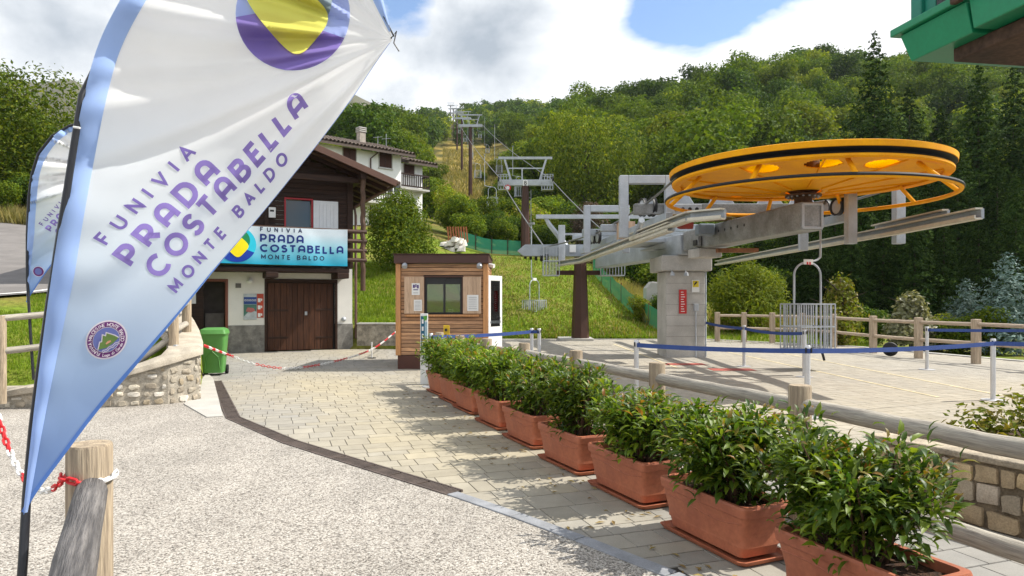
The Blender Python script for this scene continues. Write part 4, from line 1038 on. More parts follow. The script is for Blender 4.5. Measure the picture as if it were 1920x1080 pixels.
# balcony
bf = -1.0
cb('balcony_floor', -6.0, -.30, bf, .0, 2.46, 2.58, m_darkwood, bevel=.01)
for a in (-4.6, -2.6, -.50): cl('joist', MB().box(a-.18, a+.18, bf-.06, .35, 2.28, 2.455), m_darkwood, smooth=False, bevel=.02)
for z in (2.86, 3.16, 3.46, 3.76): cl('balcony_rail', MB().tube([V(-6.0, bf, z), V(.24, bf, z)], .065, 8), M('round_brown_rail', (.085, .045, .03), .6), label=None)
pz = roofz(.13)-.2
cl('carved_post', MB().tube([V(.13, bf+.02, 1.9), V(.13, bf+.02, 2.4)]+[V(.13+.015*math.sin(i*1.9), bf+.02+.015*math.cos(i*1.9), 2.4+i*.14) for i in range(int((pz-2.4)/.14))]+[V(.13, bf+.02, pz)], .08, 8), M('twisted_brown_post', (.11, .06, .035), .65, 0, .2))
for z in (2.86, 3.16, 3.46, 3.76): cl('side_rail', MB().tube([V(-.30, bf, z-.01), V(-.30, .0, z-.01)], .055, 8), m_darkwood)
cl('rail_post', MB().box(-.34, -.25, bf+.07, bf+.16, 2.585, 3.85), m_darkwood, smooth=False, bevel=.01)
# wall fittings
cl('wall_lamp', MB().lathe(V(-3.15, -.05, 2.18), [(.0,.10),(.05,.10),(.09,.05),(.10,0),(.07,-.05),(.0,-.07)], 12), m_white)
cl('vent_grille', MB().box(-3.58+.02, -3.42+.02, -.02, -.002, 1.98, 2.12), M('grey_vent', (.18,.17,.16), .7), smooth=False, bevel=.005)
cl('wall_socket', MB().lathe(V(-.28, -.0, .98), [(.075,0),(.075,.04),(.05,.07),(.0,.10)], 12, (0,-1,0)), m_steel)
# banner on the balcony
bw0, bw1, bz0, bz1 = -4.6, -.38, 2.66, 3.80
bn = thing('banner', 'white to turquoise printed banner with round emblem hung along the chalet balcony', 'banner', (cx_, cy_, 0), ang_)
def bfn(a, z, off):
    rip = .022*math.sin(a*2.9+z*1.2)+.012*math.sin(a*7+z*3)*(.4+.6*(bz1-z)); sag = .035*math.sin((a-bw0)/(bw1-bw0)*math.pi)
    return V(a, bf-.10-off+rip, z-sag*(1 if z > 3.2 else .3)+.02*(bw1-a)*.35)
nx_, nz_ = 90, 24; vs, cs = [], []
for j in range(nz_+1):
    for i in range(nx_+1):
        a = bw0+(bw1-bw0)*i/nx_; z = bz0+(bz1-bz0)*j/nz_; vs.append(tuple(bfn(a, z, 0)))
        f = (z-bz0)/(bz1-bz0); c0, c1, c2 = C(28, 170, 205), C(140, 215, 235), C(222, 236, 245)
        q = min(1, f*2.2); c = [c0[k]*(1-q)+c1[k]*q for k in range(3)]; q2 = max(0, min(1, (f-.4)/.45)); cs.append([c[k]*(1-q2)+c2[k]*q2 for k in range(3)])
fs = [(j*(nx_+1)+i, j*(nx_+1)+i+1, (j+1)*(nx_+1)+i+1, (j+1)*(nx_+1)+i) for j in range(nz_) for i in range(nx_)]
obj('cloth', mesh_np('cloth', vs, fs, fabric('banner_cloth', None, 'tone', .25), np.array(cs), True), bn)
m_navy = print_mat('navy_print', C(22, 44, 120), .1); m_navyd = print_mat('dark_navy_print', C(30, 40, 80), .1)
def btx(name, s, a0, a1, z, h, wd, mat, thin=False):
    text(None, s, bfn, (a0, z), (1, 0), h, wd, fit=a1-a0, off=.004, seg=.05, each=lambda m: cl('letter', m, mat, bn, smooth=False))
btx('lettering', 'FUNIVI^', -2.93, -1.76, 3.665, .115, .026, m_navyd)
btx('lettering', 'PRADA', -2.92, -1.73, 3.355, .205, .052, m_navy)
btx('lettering', 'COSTABELLA', -2.92, -.53, 3.055, .205, .052, m_navy)
btx('lettering', 'MONTE BALDO', -2.90, -1.10, 2.83, .115, .026, m_navyd)
lg = thing('emblem', None, None); lg.parent = bn
logo(lg, None if False else (lambda a, b, off: wm(bn) @ bfn(-3.60+a*.55, 3.24+b*.54, off)), [print_mat('cyan_print', C(40,190,215),.1), print_mat('blue_print', C(20,60,160),.1), print_mat('green_print', C(20,130,80),.1), print_mat('yellow_print', C(245,225,20),.1)], .004, 5)
# posters by the door
ps = thing('notice_board', 'trail map notice with a blue head and a red strip on the white chalet wall', 'notice', (cx_, cy_, 0), ang_)
cl('map_panel', MB().box(-3.33, -2.95, -.03, -.003, 1.0, 1.80), M('map_print_pale', (.55,.60,.62), .6), ps, smooth=False, bevel=.004)
cl('blue_header', MB().box(-3.325, -2.955, -.034, -.0305, 1.48, 1.70), M('blue_print_panel', (.03,.08,.30), .6), ps, smooth=False)
mb = MB()
for k in range(5): mb.ring(V(-3.28+k*.07, -.036, 1.60), .025, .007, (0,1,0), 12, 4)
cl('ring_row', mb, m_white, ps)
cl('map_hill', MB().prism([V(-3.325,-.034,1.10), V(-3.2,-.034,1.24), V(-3.1,-.034,1.3), V(-2.96,-.034,1.25), V(-2.96,-.034,1.47), V(-3.325,-.034,1.47)], (0,.003,0)), M('map_green', (.08,.22,.17), .6), ps, smooth=False)
cl('map_patch', MB().prism([V(-3.27,-.038,1.26), V(-3.12,-.038,1.22), V(-2.99,-.038,1.28), V(-3.05,-.038,1.36), V(-3.22,-.038,1.38)], (0,.003,0)), M('map_rose', (.50,.16,.15), .6), ps, smooth=False)
cl('red_strip', MB().box(-2.945, -2.75, -.03, -.003, 1.06, 1.80), M('red_print_panel', (.55,.07,.03), .6), ps, smooth=False, bevel=.004)
mb = MB()
for z in (1.60, 1.38, 1.14): mb.box(-2.92, -2.84, -.034, -.0305, z-.06, z+.06).box(-2.83, -2.79, -.034, -.0305, z-.02, z+.05)
cl('pictograms', mb, m_white, ps, smooth=False)

# ------------------------------------------------------------------ ticket booth
bd = 16.0; bx0, bx1 = (742-CX)/F*bd, (915-CX)/F*bd; by1 = bd+2.7; bt_ = H-(478-CY)/F*bd
bo = thing('ticket_booth', 'small larch clad ticket booth with a brown flat roof and a sliding window', 'kiosk', ((bx0+bx1)/2, bd, 0))
zs = .32
build('base_skirt', MB().box(bx0+.04, bx1-.02, bd+.03, by1-.03, -.02, zs), M('brown_skirting', (.085,.03,.02), .6, 0, .1), bo, smooth=False, bevel=.01)
build('roof', MB().box(bx0-.03, bx1+.02, bd-.10, by1+.08, bt_-.20, bt_), M('dark_brown_fascia', (.075,.032,.024), .5, 0, .1), bo, smooth=False, bevel=.012)
build('roof_cap', MB().box(bx0-.05, bx1+.04, bd-.12, by1+.1, bt_+.003, bt_+.025), m_brownsteel, bo, smooth=False)
for a, b in ((bx0, bx0+.115), (bx1-.115, bx1)): build('corner_board', MB().box(a, b, bd-.02, bd+.10, zs, bt_-.205), m_boothpost, bo, smooth=False, bevel=.006)
for a, b in ((bx0, bx0+.10), (bx1-.10, bx1)): build('corner_board', MB().box(a, b, by1-.10, by1, zs, bt_-.205), m_boothpost, bo, smooth=False, bevel=.006)
wx0, wx1 = (797-CX)/F*bd, (866-CX)/F*bd; wzz0, wzz1 = H-(588-CY)/F*bd, H-(520-CY)/F*bd
z = zs+.005; nb_ = 24; hb = (bt_-.21-zs)/nb_
for i in range(nb_):
    z0, z1 = z+i*hb+.004, z+(i+1)*hb-.006
    segs = [(bx0+.12, bx1-.12)]
    if z1 > wzz0 and z0 < wzz1: segs = [(bx0+.12, wx0-.03), (wx1+.03, bx1-.12)]
    for a, b in segs: build('board', MB().box(a, b, bd+.02+rnd.uniform(0,.006), bd+.05, z0, z1), m_boothwood, bo, smooth=False, bevel=.004)
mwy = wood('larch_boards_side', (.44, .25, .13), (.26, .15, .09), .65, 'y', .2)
for i in range(nb_):
    z0, z1 = z+i*hb+.004, z+(i+1)*hb-.006
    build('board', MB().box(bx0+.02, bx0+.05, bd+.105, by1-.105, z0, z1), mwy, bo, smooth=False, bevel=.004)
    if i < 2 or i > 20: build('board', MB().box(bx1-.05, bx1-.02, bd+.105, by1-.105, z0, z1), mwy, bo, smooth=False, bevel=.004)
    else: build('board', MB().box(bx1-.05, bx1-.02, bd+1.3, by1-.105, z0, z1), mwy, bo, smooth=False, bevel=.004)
build('inner_wall', MB().box(bx0+.055, wx0-.04, bd+.055, bd+.075, zs, bt_-.21).box(wx1+.04, bx1-.06, bd+.055, bd+.075, zs, bt_-.21).box(wx0-.04, wx1+.04, bd+.055, bd+.075, zs, wzz0).box(wx0-.04, wx1+.04, bd+.055, bd+.075, wzz1, bt_-.21).box(bx0+.055, bx0+.07, bd+.08, by1-.1, zs, bt_-.21), m_dark, bo, smooth=False)
bw = thing('window', None, None); bw.parent = bo; bw.location = (0,0,0)
m_wframe = M('dark_brown_frame', (.07,.028,.018), .5, 0, .1)
build('window_frame', MB().box(wx0-.04, wx0, bd-.02, bd+.09, wzz0, wzz1+.04).box(wx1, wx1+.04, bd-.02, bd+.09, wzz0, wzz1+.04).box(wx0, wx1, bd-.02, bd+.09, wzz1, wzz1+.04), m_wframe, bw, smooth=False, bevel=.005)
m_clear, nt_, b_ = newmat('clear_glass'); o_ = nt_.nodes['Material Output']; gl = N(nt_, 'ShaderNodeBsdfGlossy'); gl.inputs['Roughness'].default_value = .03
tr = N(nt_, 'ShaderNodeBsdfTransparent'); tr.inputs[0].default_value = (.42,.46,.42,1); mx = N(nt_, 'ShaderNodeMixShader'); fr = N(nt_, 'ShaderNodeFresnel'); fr.inputs[0].default_value = 1.9
nt_.links.new(fr.outputs[0], mx.inputs[0]); nt_.links.new(tr.outputs[0], mx.inputs[1]); nt_.links.new(gl.outputs[0], mx.inputs[2]); nt_.links.new(mx.outputs[0], o_.inputs[0])
xm = wx0+(wx1-wx0)*.52
for a, b, yy in ((wx0, xm+.02, .03), (xm-.02, wx1, .055)):
    build('sash', MB().box(a, a+.045, bd+yy, bd+yy+.02, wzz0, wzz1).box(b-.045, b, bd+yy, bd+yy+.02, wzz0, wzz1).box(a+.045, b-.045, bd+yy, bd+yy+.02, wzz1-.16, wzz1).box(a+.045, b-.045, bd+yy, bd+yy+.02, wzz0, wzz0+.03), m_black, bw, smooth=False)
    build('pane', MB().box(a+.045, b-.045, bd+yy+.008, bd+yy+.012, wzz0+.03, wzz1-.16), m_clear, bw, smooth=False)
# rear window so that the bank shows through
build('window_sill', MB().box(wx0-.45, wx1+.4, bd-.07, bd+.02, wzz0-.07, wzz0-.02), m_boothpost, bo, smooth=False, bevel=.006)
for a, b, lab in ((758, 795, None), (868, 902, None)):
    xa, xb = (a-CX)/F*(bd-.05), (b-CX)/F*(bd-.05)
    sp = thing('shutter', None, None); sp.parent = bo
    nn = 4
    for k in range(nn):
        q0 = xa+(xb-xa)*k/nn; q1 = xa+(xb-xa)*(k+1)/nn
        build('shutter_plank', MB().box(q0+.0015, q1-.0015, bd-.055, bd-.02, wzz0-.0, wzz1+.01), m_panelwood, sp, smooth=False, bevel=.002)
def sheet(name, lab, u0, v0, u1, v1, d, cat, marks):
    t = thing(name, lab, cat, P((u0+u1)/2, v1, d)); a, b = P(u0, v0, d), P(u1, v1, d)
    build('paper', MB().box(a.x, b.x, d, d+.004, b.z, a.z), m_white, t, smooth=False)
    for (x0, x1, z0, z1, mt) in marks:
        X0, X1 = a.x+(b.x-a.x)*x0, a.x+(b.x-a.x)*x1; Z0, Z1 = b.z+(a.z-b.z)*z0, b.z+(a.z-b.z)*z1
        build('print_block', MB().box(X0, X1, d-.0035, d-.0005, Z0, Z1), mt, t, smooth=False)
m_purp = M('purple_print', (.10,.05,.22), .7); m_lgrey = M('grey_print', (.42,.42,.44), .8)
sheet('poster', 'white poster with a purple emblem on the booth shutter, above the other sheet', 772, 531, 787, 553, bd-.062, 'poster', [(.15,.40,.60,.88,m_purp),(.45,.60,.66,.92,m_purp),(.66,.88,.55,.86,m_purp),(.2,.8,.40,.48,m_purp),(.2,.8,.15,.2,m_lgrey)])
lines = [(.12,.86,.12+k*.12,.155+k*.12,m_lgrey) for k in range(7)]
sheet('poster', 'small text sheet pinned below the purple emblem poster on the booth shutter', 776, 562, 791, 583, bd-.062, 'poster', lines)
sheet('poster', 'large pale price sheet on the booth shutter beside the open white door', 876, 553, 897, 583, bd-.062, 'poster', lines)
for u in (759, 899):
    p = P(u, 497, bd-.08); build('spot_lamp', MB().lathe(p, [(.0,.05),(.04,.05),(.065,.0),(.065,-.06),(.0,-.06)], 12, (0,.6,.8)).tube([p, p+V(0,.09,.03)], .015, 6), m_steel, bo)
p = P(921, 498, bd+.2); build('camera', MB().disc_caps(p, [(.045,-.08),(.05,.08)], 12, (1,-.5,-.2)).tube([p, p+V(-.12,.05,.05)], .015, 6), m_white, bo)
# open white door on the right flank
dr = thing('door', None, None); dr.parent = bo
hx, hy = bx1+.0, bd+.12; e = V(.24, -.0, 0); t_ = V(.42, .72, 0).normalized()
da = V(hx+.01, hy, .10); db = da+t_*.62
nrm = V(-t_.y, t_.x, 0)
def dbar(a, b, z0, z1, th=.05): 
    p_, q_ = da+t_*a, da+t_*b; return MB().prism([V(p_.x,p_.y,z0), V(q_.x,q_.y,z0), V(q_.x,q_.y,z1), V(p_.x,p_.y,z1)], nrm*th)
build('door_leaf', dbar(0, .62, .10, .98), m_white, dr, smooth=False, bevel=.006)
mb = MB()
for a in (dbar(0,.10,.985,2.2), dbar(.52,.62,.985,2.2), dbar(.105,.515,2.08,2.2)): mb.add(a.v, a.f)
build('door_frame', mb, m_white, dr, smooth=False, bevel=.006)
a = dbar(.105,.515,.985,2.075,.01); build('pane', a, m_clear, dr, smooth=False)
a = dbar(.05,.57,1.05,1.13,.09); a2 = MB(); a2.add(a.v, a.f); build('push_bar', a2, m_steel, dr, smooth=False, bevel=.01)
a = dbar(.40,.56,1.14,1.22,.10); build('door_lock', a, m_black, dr, smooth=False, bevel=.01)

# ------------------------------------------------------------------ white house on the slope
wh = thing('house', 'white two storey house with brown shutters and tiled roof above the chalet', 'house', P(700, 385, 48))
A0 = V((585-CX)/F*45.6, 45.6, 0); B0 = V((752-CX)/F*50.2, 50.2, 0)
ta = (B0-A0).normalized(); L0 = (B0-A0).length; nb = V(-ta.y, ta.x, 0)       # nb points away from the camera
def hp(a, b, z): return A0+ta*a+nb*b+V(0,0,z)
def hbox(a0, a1, b0, b1, z0, z1, mb=None):
    mb = mb or MB(); return mb.prism([hp(a0,b0,z0), hp(a1,b0,z0), hp(a1,b1,z0), hp(a0,b1,z0)], (0,0,z1-z0))
def hz(v, d): return H-(v-CY)/F*d
z_e = 12.1
build('wall', hbox(-3, L0, 0, 8, 4.5, z_e), M('bright_white_plaster', (.86,.855,.84), .85, 0, .04, 1.2, 50), wh, smooth=False)
L1 = L0+2.55
build('wall', hbox(L0+.005, L1, 1.0, 8, 4.5, z_e-.25), M('bright_white_plaster', (.86,.855,.84), .85, 0, .04, 1.2, 50), wh, smooth=False, label='set back white wall of the end bay')
def roofslab(a0, a1, b0, z0, b1, z1, name='roof'):
    rf = thing(name, None, None); rf.parent = wh
    mb = MB(); mb.prism([hp(a0,b0,z0), hp(a1,b0,z0), hp(a1,b1,z1), hp(a0,b1,z1)], (0,0,-.16)); build('eaves', mb, M('dark_eaves', (.10,.07,.055), .7), rf, smooth=False)
    mb = MB(); nc = int((a1-a0)/.28); nr = 7
    for i in range(nc):
        a = a0+(i+.5)*(a1-a0)/nc
        for r in range(nr):
            t0, t1 = r/nr, (r+1)/nr
            p = hp(a, b0+(b1-b0)*t0, z0+(z1-z0)*t0+.10); q = hp(a, b0+(b1-b0)*t1+.05, z0+(z1-z0)*t1+.055)
            mb.tube([p, q], [.115, .10], 6, False)
    o = build('roof_tiles', mb, m_rooftile, rf); o['kind'] = 'stuff'
roofslab(-3.5, L0+.75, -.8, z_e+.05, 4.2, z_e+1.55)
roofslab(L0+.80, L1+.9, .2, z_e-.22, 4.2, z_e+.85)
mb = MB(); hbox(L0-.95-1.0, L0-.45-1.0, 2.6, 3.1, z_e+.9, z_e+2.0, mb); chm = thing('chimney', None, None); chm.parent = wh
build('chimney_stack', mb, M('chimney_render', (.45,.40,.34), .9), chm, smooth=False, bevel=.02)
mb = MB()
for k in range(3): hbox(L0-1.0-1.0, L0-.40-1.0, 2.55, 3.15, z_e+2.02+k*.14, z_e+2.09+k*.14, mb)
build('chimney_cap', mb, m_concrete, chm, smooth=False)
m_shut = wood('brown_shutter', (.075,.030,.02), (.05,.022,.016), .6, 'z')
def hwin(a0, a1, z0, z1, b=0., glass=False):
    w_ = thing('window', None, None); w_.parent = wh
    mb = MB(); hbox(a0-.07, a0, b-.04, b+.05, z0-.07, z1+.07, mb); hbox(a1, a1+.07, b-.04, b+.05, z0-.07, z1+.07, mb); hbox(a0, a1, b-.04, b+.05, z1, z1+.07, mb); hbox(a0-.1, a1+.1, b-.09, b+.05, z0-.14, z0-.075, mb)
    build('window_frame', mb, m_concrete if not glass else m_darkwood, w_, smooth=False)
    if glass:
        for k in range(3):
            q0, q1 = a0+(a1-a0)*k/3, a0+(a1-a0)*(k+1)/3; build('pane', hbox(q0+.04, q1-.04, b-.01, b-.004, z0, z1), m_glassdark, w_, smooth=False)
    else:
        am = (a0+a1)/2
        for q0, q1 in ((a0, am-.01), (am+.01, a1)): build('shutter', hbox(q0, q1, b-.05, b-.005, z0, z1), m_shut, w_, smooth=False, bevel=.008)
def au(u, b=0.):   # distance along the facade whose pixel column is u
    k = (u-CX)/F; o_ = A0+nb*b; return (k*o_.y-o_.x)/(ta.x-k*ta.y)
def zu(v, u, b=0.): a = au(u, b); y = (A0+ta*a+nb*b).y; return H-(v-CY)/F*y
for (u0, u1, v0, v1, b) in ((643, 667, 278, 301, 0), (711, 734, 285, 314, 0), (757, 776, 309, 329, 1.0)):
    um = (u0+u1)/2; hwin(au(u0, b), au(u1, b), zu(v1, um, b), zu(v0, um, b), b)
hwin(au(714), au(749), zu(360, 730), zu(341, 730), 0, True)
build('downpipe', MB().tube([hp(au(702), -.5, z_e-.1), hp(au(694), -.08, z_e-.5), hp(au(694), -.08, 7)], .05, 6), m_brownsteel, wh)
def balcony(a0, a1, z, b, dep, side=True):
    bl = thing('balcony', None, None); bl.parent = wh
    build('slab', hbox(a0, a1, b-dep, b-.003, z-.14, z), m_concrete, bl, smooth=False)
    mb = MB()
    for zz in (z+.12, z+1.0): mb.bar(hp(a0, b-dep+.06, zz), hp(a1, b-dep+.06, zz), .06, .10)
    mb.bar(hp(a1-.04, b-dep+.1, z+1.0), hp(a1-.04, b, z+1.0), .06, .10)
    build('handrail', mb, m_darkwood, bl, smooth=False)
    mb = MB(); k = int((a1-a0)/.19)
    for i in range(k+1):
        a = a0+.03+(a1-a0-.06)*i/k; mb.bar(hp(a, b-dep+.06, z+.10), hp(a, b-dep+.06, z+.97), .085, .03, (ta.x, ta.y, 0))
    o = build('balusters', mb, m_darkwood, bl, smooth=False); o['kind'] = 'stuff'
balcony(au(735), L1, zu(356, 765, 1.), 1.0, 1.0)
balcony(-2, au(716), zu(381, 690), 0, 1.3)
rf = hbox(au(730), L1+.3, -.3, 1., zu(334, 765, 1.)-.05+.95-1.0, zu(334, 765, 1.)+.0, MB())
for k in range(2):
    u = (748, 764)[k]; p = hp(au(u), 3.0, z_e+.8)
    build('aerial', MB().tube([p, p+V(0,0,1.2+.3*k)], .02, 5).tube([p+V(-.35,0,1.1), p+V(.35,0,1.15)], .015, 5), m_steel, wh)
build('porch_roof', hbox(L1+.02, L1+1.6, 3.0, 6.5, z_e-1.9, z_e-1.7), m_rooftile, wh, smooth=False)
# white rocks, orange net screen on the slope
rk = thing('rock_bank', 'pile of pale white rocks on the slope above the ticket booth', 'rocks', P(855, 470, 44))
r_ = random.Random(4)
for i in range(26):
    c = P(848+r_.uniform(-20, 20), 470-r_.random()*22, 44+r_.uniform(-.5,.5)); mb = MB(); k = 7; s = r_.uniform(.18,.38)
    ra = [c+V(math.cos(j*6.28/k)*s*r_.uniform(.7,1.1), math.sin(j*6.28/k)*s*.8, -s*.6) for j in range(k)]; rb = [c+V(math.cos(j*6.28/k+.4)*s*r_.uniform(.5,.8), math.sin(j*6.28/k)*s*.6, s*r_.uniform(.2,.5)) for j in range(k)]
    mb.v = [tuple(q) for q in ra+rb]; mb.f = [(j, (j+1) % k, k+(j+1) % k, k+j) for j in range(k)]+[tuple(range(k, 2*k))]
    build('rock', mb, m_stone, rk, tone=(.62,.58,.52), ang=70)
on = thing('net_screen', 'rusty orange slatted screen above the pale rocks on the slope', 'screen', P(858, 440, 45))
for k in range(8):
    u = 842+k*5.0; a = P(u, 446, 45); b = P(u-3, 425, 45); build('slat', MB().bar(a+V(0,0,-.3), b, .1, .03, (0,1,0)), M('rusty_orange_board', (.42,.15,.06), .8), on, smooth=False)
cw_ = thing('culvert_wall', 'pale concrete culvert wall at the foot of the yellow green bush', 'wall', P(1225, 570, 33))
build('body', MB().prism([P(1212,572,33), P(1262,574,33), P(1262,532,33), P(1222,528,33), P(1212,540,33)], (0,.8,0)), m_concrete, cw_, smooth=False, bevel=.03)
# ------------------------------------------------------------------ chairlift: bullwheel, station, pylons, chairs
WC = V(5.76, 13.5, 0)
bwz = thing('bullwheel', 'large orange yellow bullwheel with a black rope groove lying flat above the station girder', 'bullwheel', (WC.x, WC.y, 3.4))
def holeplate(z_in, z_out, r_in, r_out, hr, hole, angs, n=144, m=30):
    mb = MB()
    for i in range(m+1):
        r = r_in+(r_out-r_in)*i/m; z = z_in+(z_out-z_in)*i/m
        for k in range(n):
            a = 2*math.pi*k/n; mb.v.append((WC.x+r*math.cos(a), WC.y+r*math.sin(a), z))
    for i in range(m):
        for k in range(n):
            r = r_in+(r_out-r_in)*(i+.5)/m; a = 2*math.pi*(k+.5)/n; inh = False
            for b in map(R, angs):
                dx = r*math.cos(a)-hr*math.cos(b); dy = r*math.sin(a)-hr*math.sin(b)
                rad_ = dx*math.cos(b)+dy*math.sin(b); tan_ = -dx*math.sin(b)+dy*math.cos(b)
                if (rad_/hole[0])**2+(tan_/hole[1])**2 < 1: inh = True
            if not inh:
                k2 = (k+1) % n; mb.f.append((i*n+k, i*n+k2, (i+1)*n+k2, (i+1)*n+k))
    return mb
def thick(o, t):
    s = o.modifiers.new('plate', 'SOLIDIFY'); s.thickness = t; s.offset = 0; return o
thick(build('lower_plate', holeplate(3.76, 4.0, .34, 2.38, 1.95, (.24, .30), (-133, -104, -74, 47, 76, 106), 300, 64), m_yellow, bwz, ang=30), .012)
thick(build('upper_plate', holeplate(4.36, 4.15, .34, 2.38, 1.3, (.01, .01), (), 96, 6), m_yglass, bwz, ang=30), .01)  # added plate, translucent so sunlight makes the lower holes glow yellow
build('rim', MB().lathe(WC, [(2.36,3.95),(2.50,3.93),(2.53,3.96),(2.53,4.00),(2.46,4.02),(2.42,4.05),(2.46,4.08),(2.55,4.10),(2.575,4.11),(2.585,4.205),(2.56,4.215),(2.36,4.19),(2.36,3.95)], 128), m_yellow, bwz, ang=25)
build('groove_liner', MB().lathe(WC, [(2.455,4.024),(2.425,4.05),(2.455,4.077),(2.545,4.103),(2.566,4.100),(2.49,4.072),(2.465,4.05),(2.49,4.028),(2.542,4.008),(2.53,4.003),(2.455,4.024)], 128), m_rubber, bwz, ang=50)
build('guard_ring', MB().ring(V(WC.x,WC.y,3.62), 2.62, .040, n=128), m_yellow, bwz)
build('guard_cover', MB().lathe(WC, [(2.64,3.645),(2.666,3.615),(2.68,3.64),(2.668,3.668),(2.648,3.662),(2.64,3.645)], 128), m_rubber, bwz)
for k in range(10):
    a = 2*math.pi*(k+.35)/10; c, s = math.cos(a), math.sin(a)
    build('strut', MB().tube([V(WC.x+2.22*c, WC.y+2.22*s, 3.965), V(WC.x+2.59*c, WC.y+2.59*s, 3.635)], .042, 8), m_yellow, bwz)
for k in range(10):
    a = 2*math.pi*(k+.1)/10; c, s = math.cos(a), math.sin(a)
    build('rib', MB().bar(V(WC.x+.45*c, WC.y+.45*s, 3.752), V(WC.x+2.34*c, WC.y+2.34*s, 3.975), .012, .03), m_yellow, bwz, smooth=False)
build('hub', MB().disc_caps(WC, [(.17,3.52),(.17,3.66),(.34,3.665),(.34,3.70),(.20,3.71),(.30,3.78),(.30,4.5)], 24), M('rusty_hub', (.16,.085,.045), .7, .3, .3, 8, 40), bwz, ang=30)
mb = MB()
for k in range(16):
    a = 2*math.pi*k/16; mb.disc_caps(V(WC.x+.29*math.cos(a), WC.y+.29*math.sin(a), 0), [(.02,3.64),(.02,3.665)], 6)
build('hub_bolts', mb, m_steel, bwz)

# station girder and pier ---------------------------------------------------------
st = thing('lift_station', 'grey steel valley station frame of girders, portals, guide rails and cages behind the bullwheel', 'lift station', (4.9, 19.2, 0))
gA, gB, gC = V(5.74, 13.05, 0), V(4.95, 18.9, 0), V(3.6, 27.2, 0)
def beamz(p, q, wd, z0, z1): return MB().bar(V(p.x,p.y,(z0+z1)/2), V(q.x,q.y,(z0+z1)/2), wd, z1-z0)
build('main_girder', beamz(gA, gB, .46, 2.96, 3.50), m_girder, st, smooth=False, bevel=.03)
t_ = (gB-gA).normalized(); nl = V(-t_.y, t_.x, 0)
if nl.x > 0: nl = -nl
mb = MB(); f0 = gA-t_*.006
rr = V(t_.y, -t_.x, 0)
for (a0, a1, z0, z1) in ((-.20,.20,2.98,3.03),(-.20,.20,3.43,3.48),(-.22,-.17,3.0,3.46),(.17,.22,3.0,3.46)):
    mb.bar(V(f0.x+rr.x*a0, f0.y+rr.y*a0-.012, (z0+z1)/2), V(f0.x+rr.x*a1, f0.y+rr.y*a1-.012, (z0+z1)/2), .025, z1-z0)
build('end_flange', mb, m_steel, st, smooth=False, bevel=.01)
mb = MB()
for k in range(8):
    c = gA+t_*(2.3+k*.33)+nl*.228+V(0,0,3.30); mb.disc_caps(c, [(.035,-.01),(.035,.006)], 10, nl)
build('bolt_holes', mb, m_black, st, smooth=False)
build('rear_girder', beamz(gB, gC, .60, 2.86, 3.44), m_steel2, st, smooth=False, bevel=.03)
build('bracket', beamz(gB-t_*1.3, gB-t_*.55, .62, 2.72, 2.955), m_concrete, st, smooth=False, bevel=.02)
mb = MB(); c = gB-t_*1.15+nl*.30
mb.obox(V(c.x, c.y, 3.22), t_*.16, nl*.045, V(0,0,.22)); build('junction_box', mb, m_girder, st, smooth=False, bevel=.015)
build('junction_cover', MB().obox(V(c.x+nl.x*.05, c.y+nl.y*.05, 3.10), t_*.12, nl*.02, V(0,0,.07)), m_black, st, smooth=False)
mb = MB(); c = gB-t_*2.2
mb.obox(V(c.x+.4, c.y+.4, 2.86), V(.5,0,0), V(0,.12,0), V(0,0,.05)); build('cable_tray', mb, M('rusty_orange_tray', (.34,.15,.07), .8, 0, .3), st, smooth=False)
pr = thing('concrete_pier', 'square board marked concrete pier carrying the station girder', 'pier', (4.9, 19.6, 0))
px0, px1 = (1249-CX)/F*19.2, (1322-CX)/F*19.2
build('shaft', MB().box(px0, px1, 19.2, 20.4, -.15, 2.42), m_concrete, pr, smooth=False, bevel=.03)
build('head', MB().box(px0-.16, px1+.16, 19.05, 20.7, 2.425, 2.86), m_concrete, pr, smooth=False, bevel=.03)
mb = MB()
for k in range(8): mb.box(px0-.002, px1+.002, 19.196, 19.199, .28+k*.30, .288+k*.30)
o = build('formwork_lines', mb, m_plinth, pr, smooth=False)
def onpier(u0, v0, u1, v1, d=19.19): a, b = P(u0,v0,d), P(u1,v1,d); return a, b
a, b = onpier(1273, 543, 1287, 588); sg = thing('sign', 'narrow upright red sign with white print on the concrete pier', 'sign', (a.x, 19.18, b.z))
build('plate', MB().box(a.x, b.x, 19.165, 19.185, b.z, a.z), M('red_sign_paint', (.60,.03,.03), .5), sg, smooth=False)
mb = MB()
for k in range(9): 
    z = b.z+(a.z-b.z)*(.08+k*.1); mb.box(a.x+.05, b.x-.05-(k % 3)*.02, 19.16, 19.1645, z, z+.02)
build('print_lines', mb, m_white, sg, smooth=False)
a, b = onpier(1297, 525, 1311, 548); sg = thing('sign', 'white notice with a yellow warning panel on the concrete pier', 'sign', (a.x, 19.18, b.z))
build('plate', MB().box(a.x, b.x, 19.165, 19.185, b.z, a.z), m_white, sg, smooth=False)
build('yellow_panel', MB().box(a.x+.02, b.x-.02, 19.16, 19.1645, b.z+(a.z-b.z)*.42, a.z-.02), M('yellow_sign', (.75,.58,.03), .5), sg, smooth=False)
build('pictogram', MB().prism([V(a.x+.06,19.158,b.z+.18), V(b.x-.06,19.158,b.z+.27), V(b.x-.09,19.158,b.z+.31), V(a.x+.06,19.158,b.z+.24)], (0,.0018,0)), m_black, sg, smooth=False)
mb = MB(); p = P(1305, 575, 19.15); mb.box(p.x-.06, p.x+.06, 19.08, 19.19, p.z-.12, p.z+.08); build('switch_box', mb, m_steel, pr, smooth=False, bevel=.01)
build('conduit', MB().tube([V(p.x, 19.16, p.z-.12), V(p.x, 19.16, .0)], .018, 6), m_steel, pr)
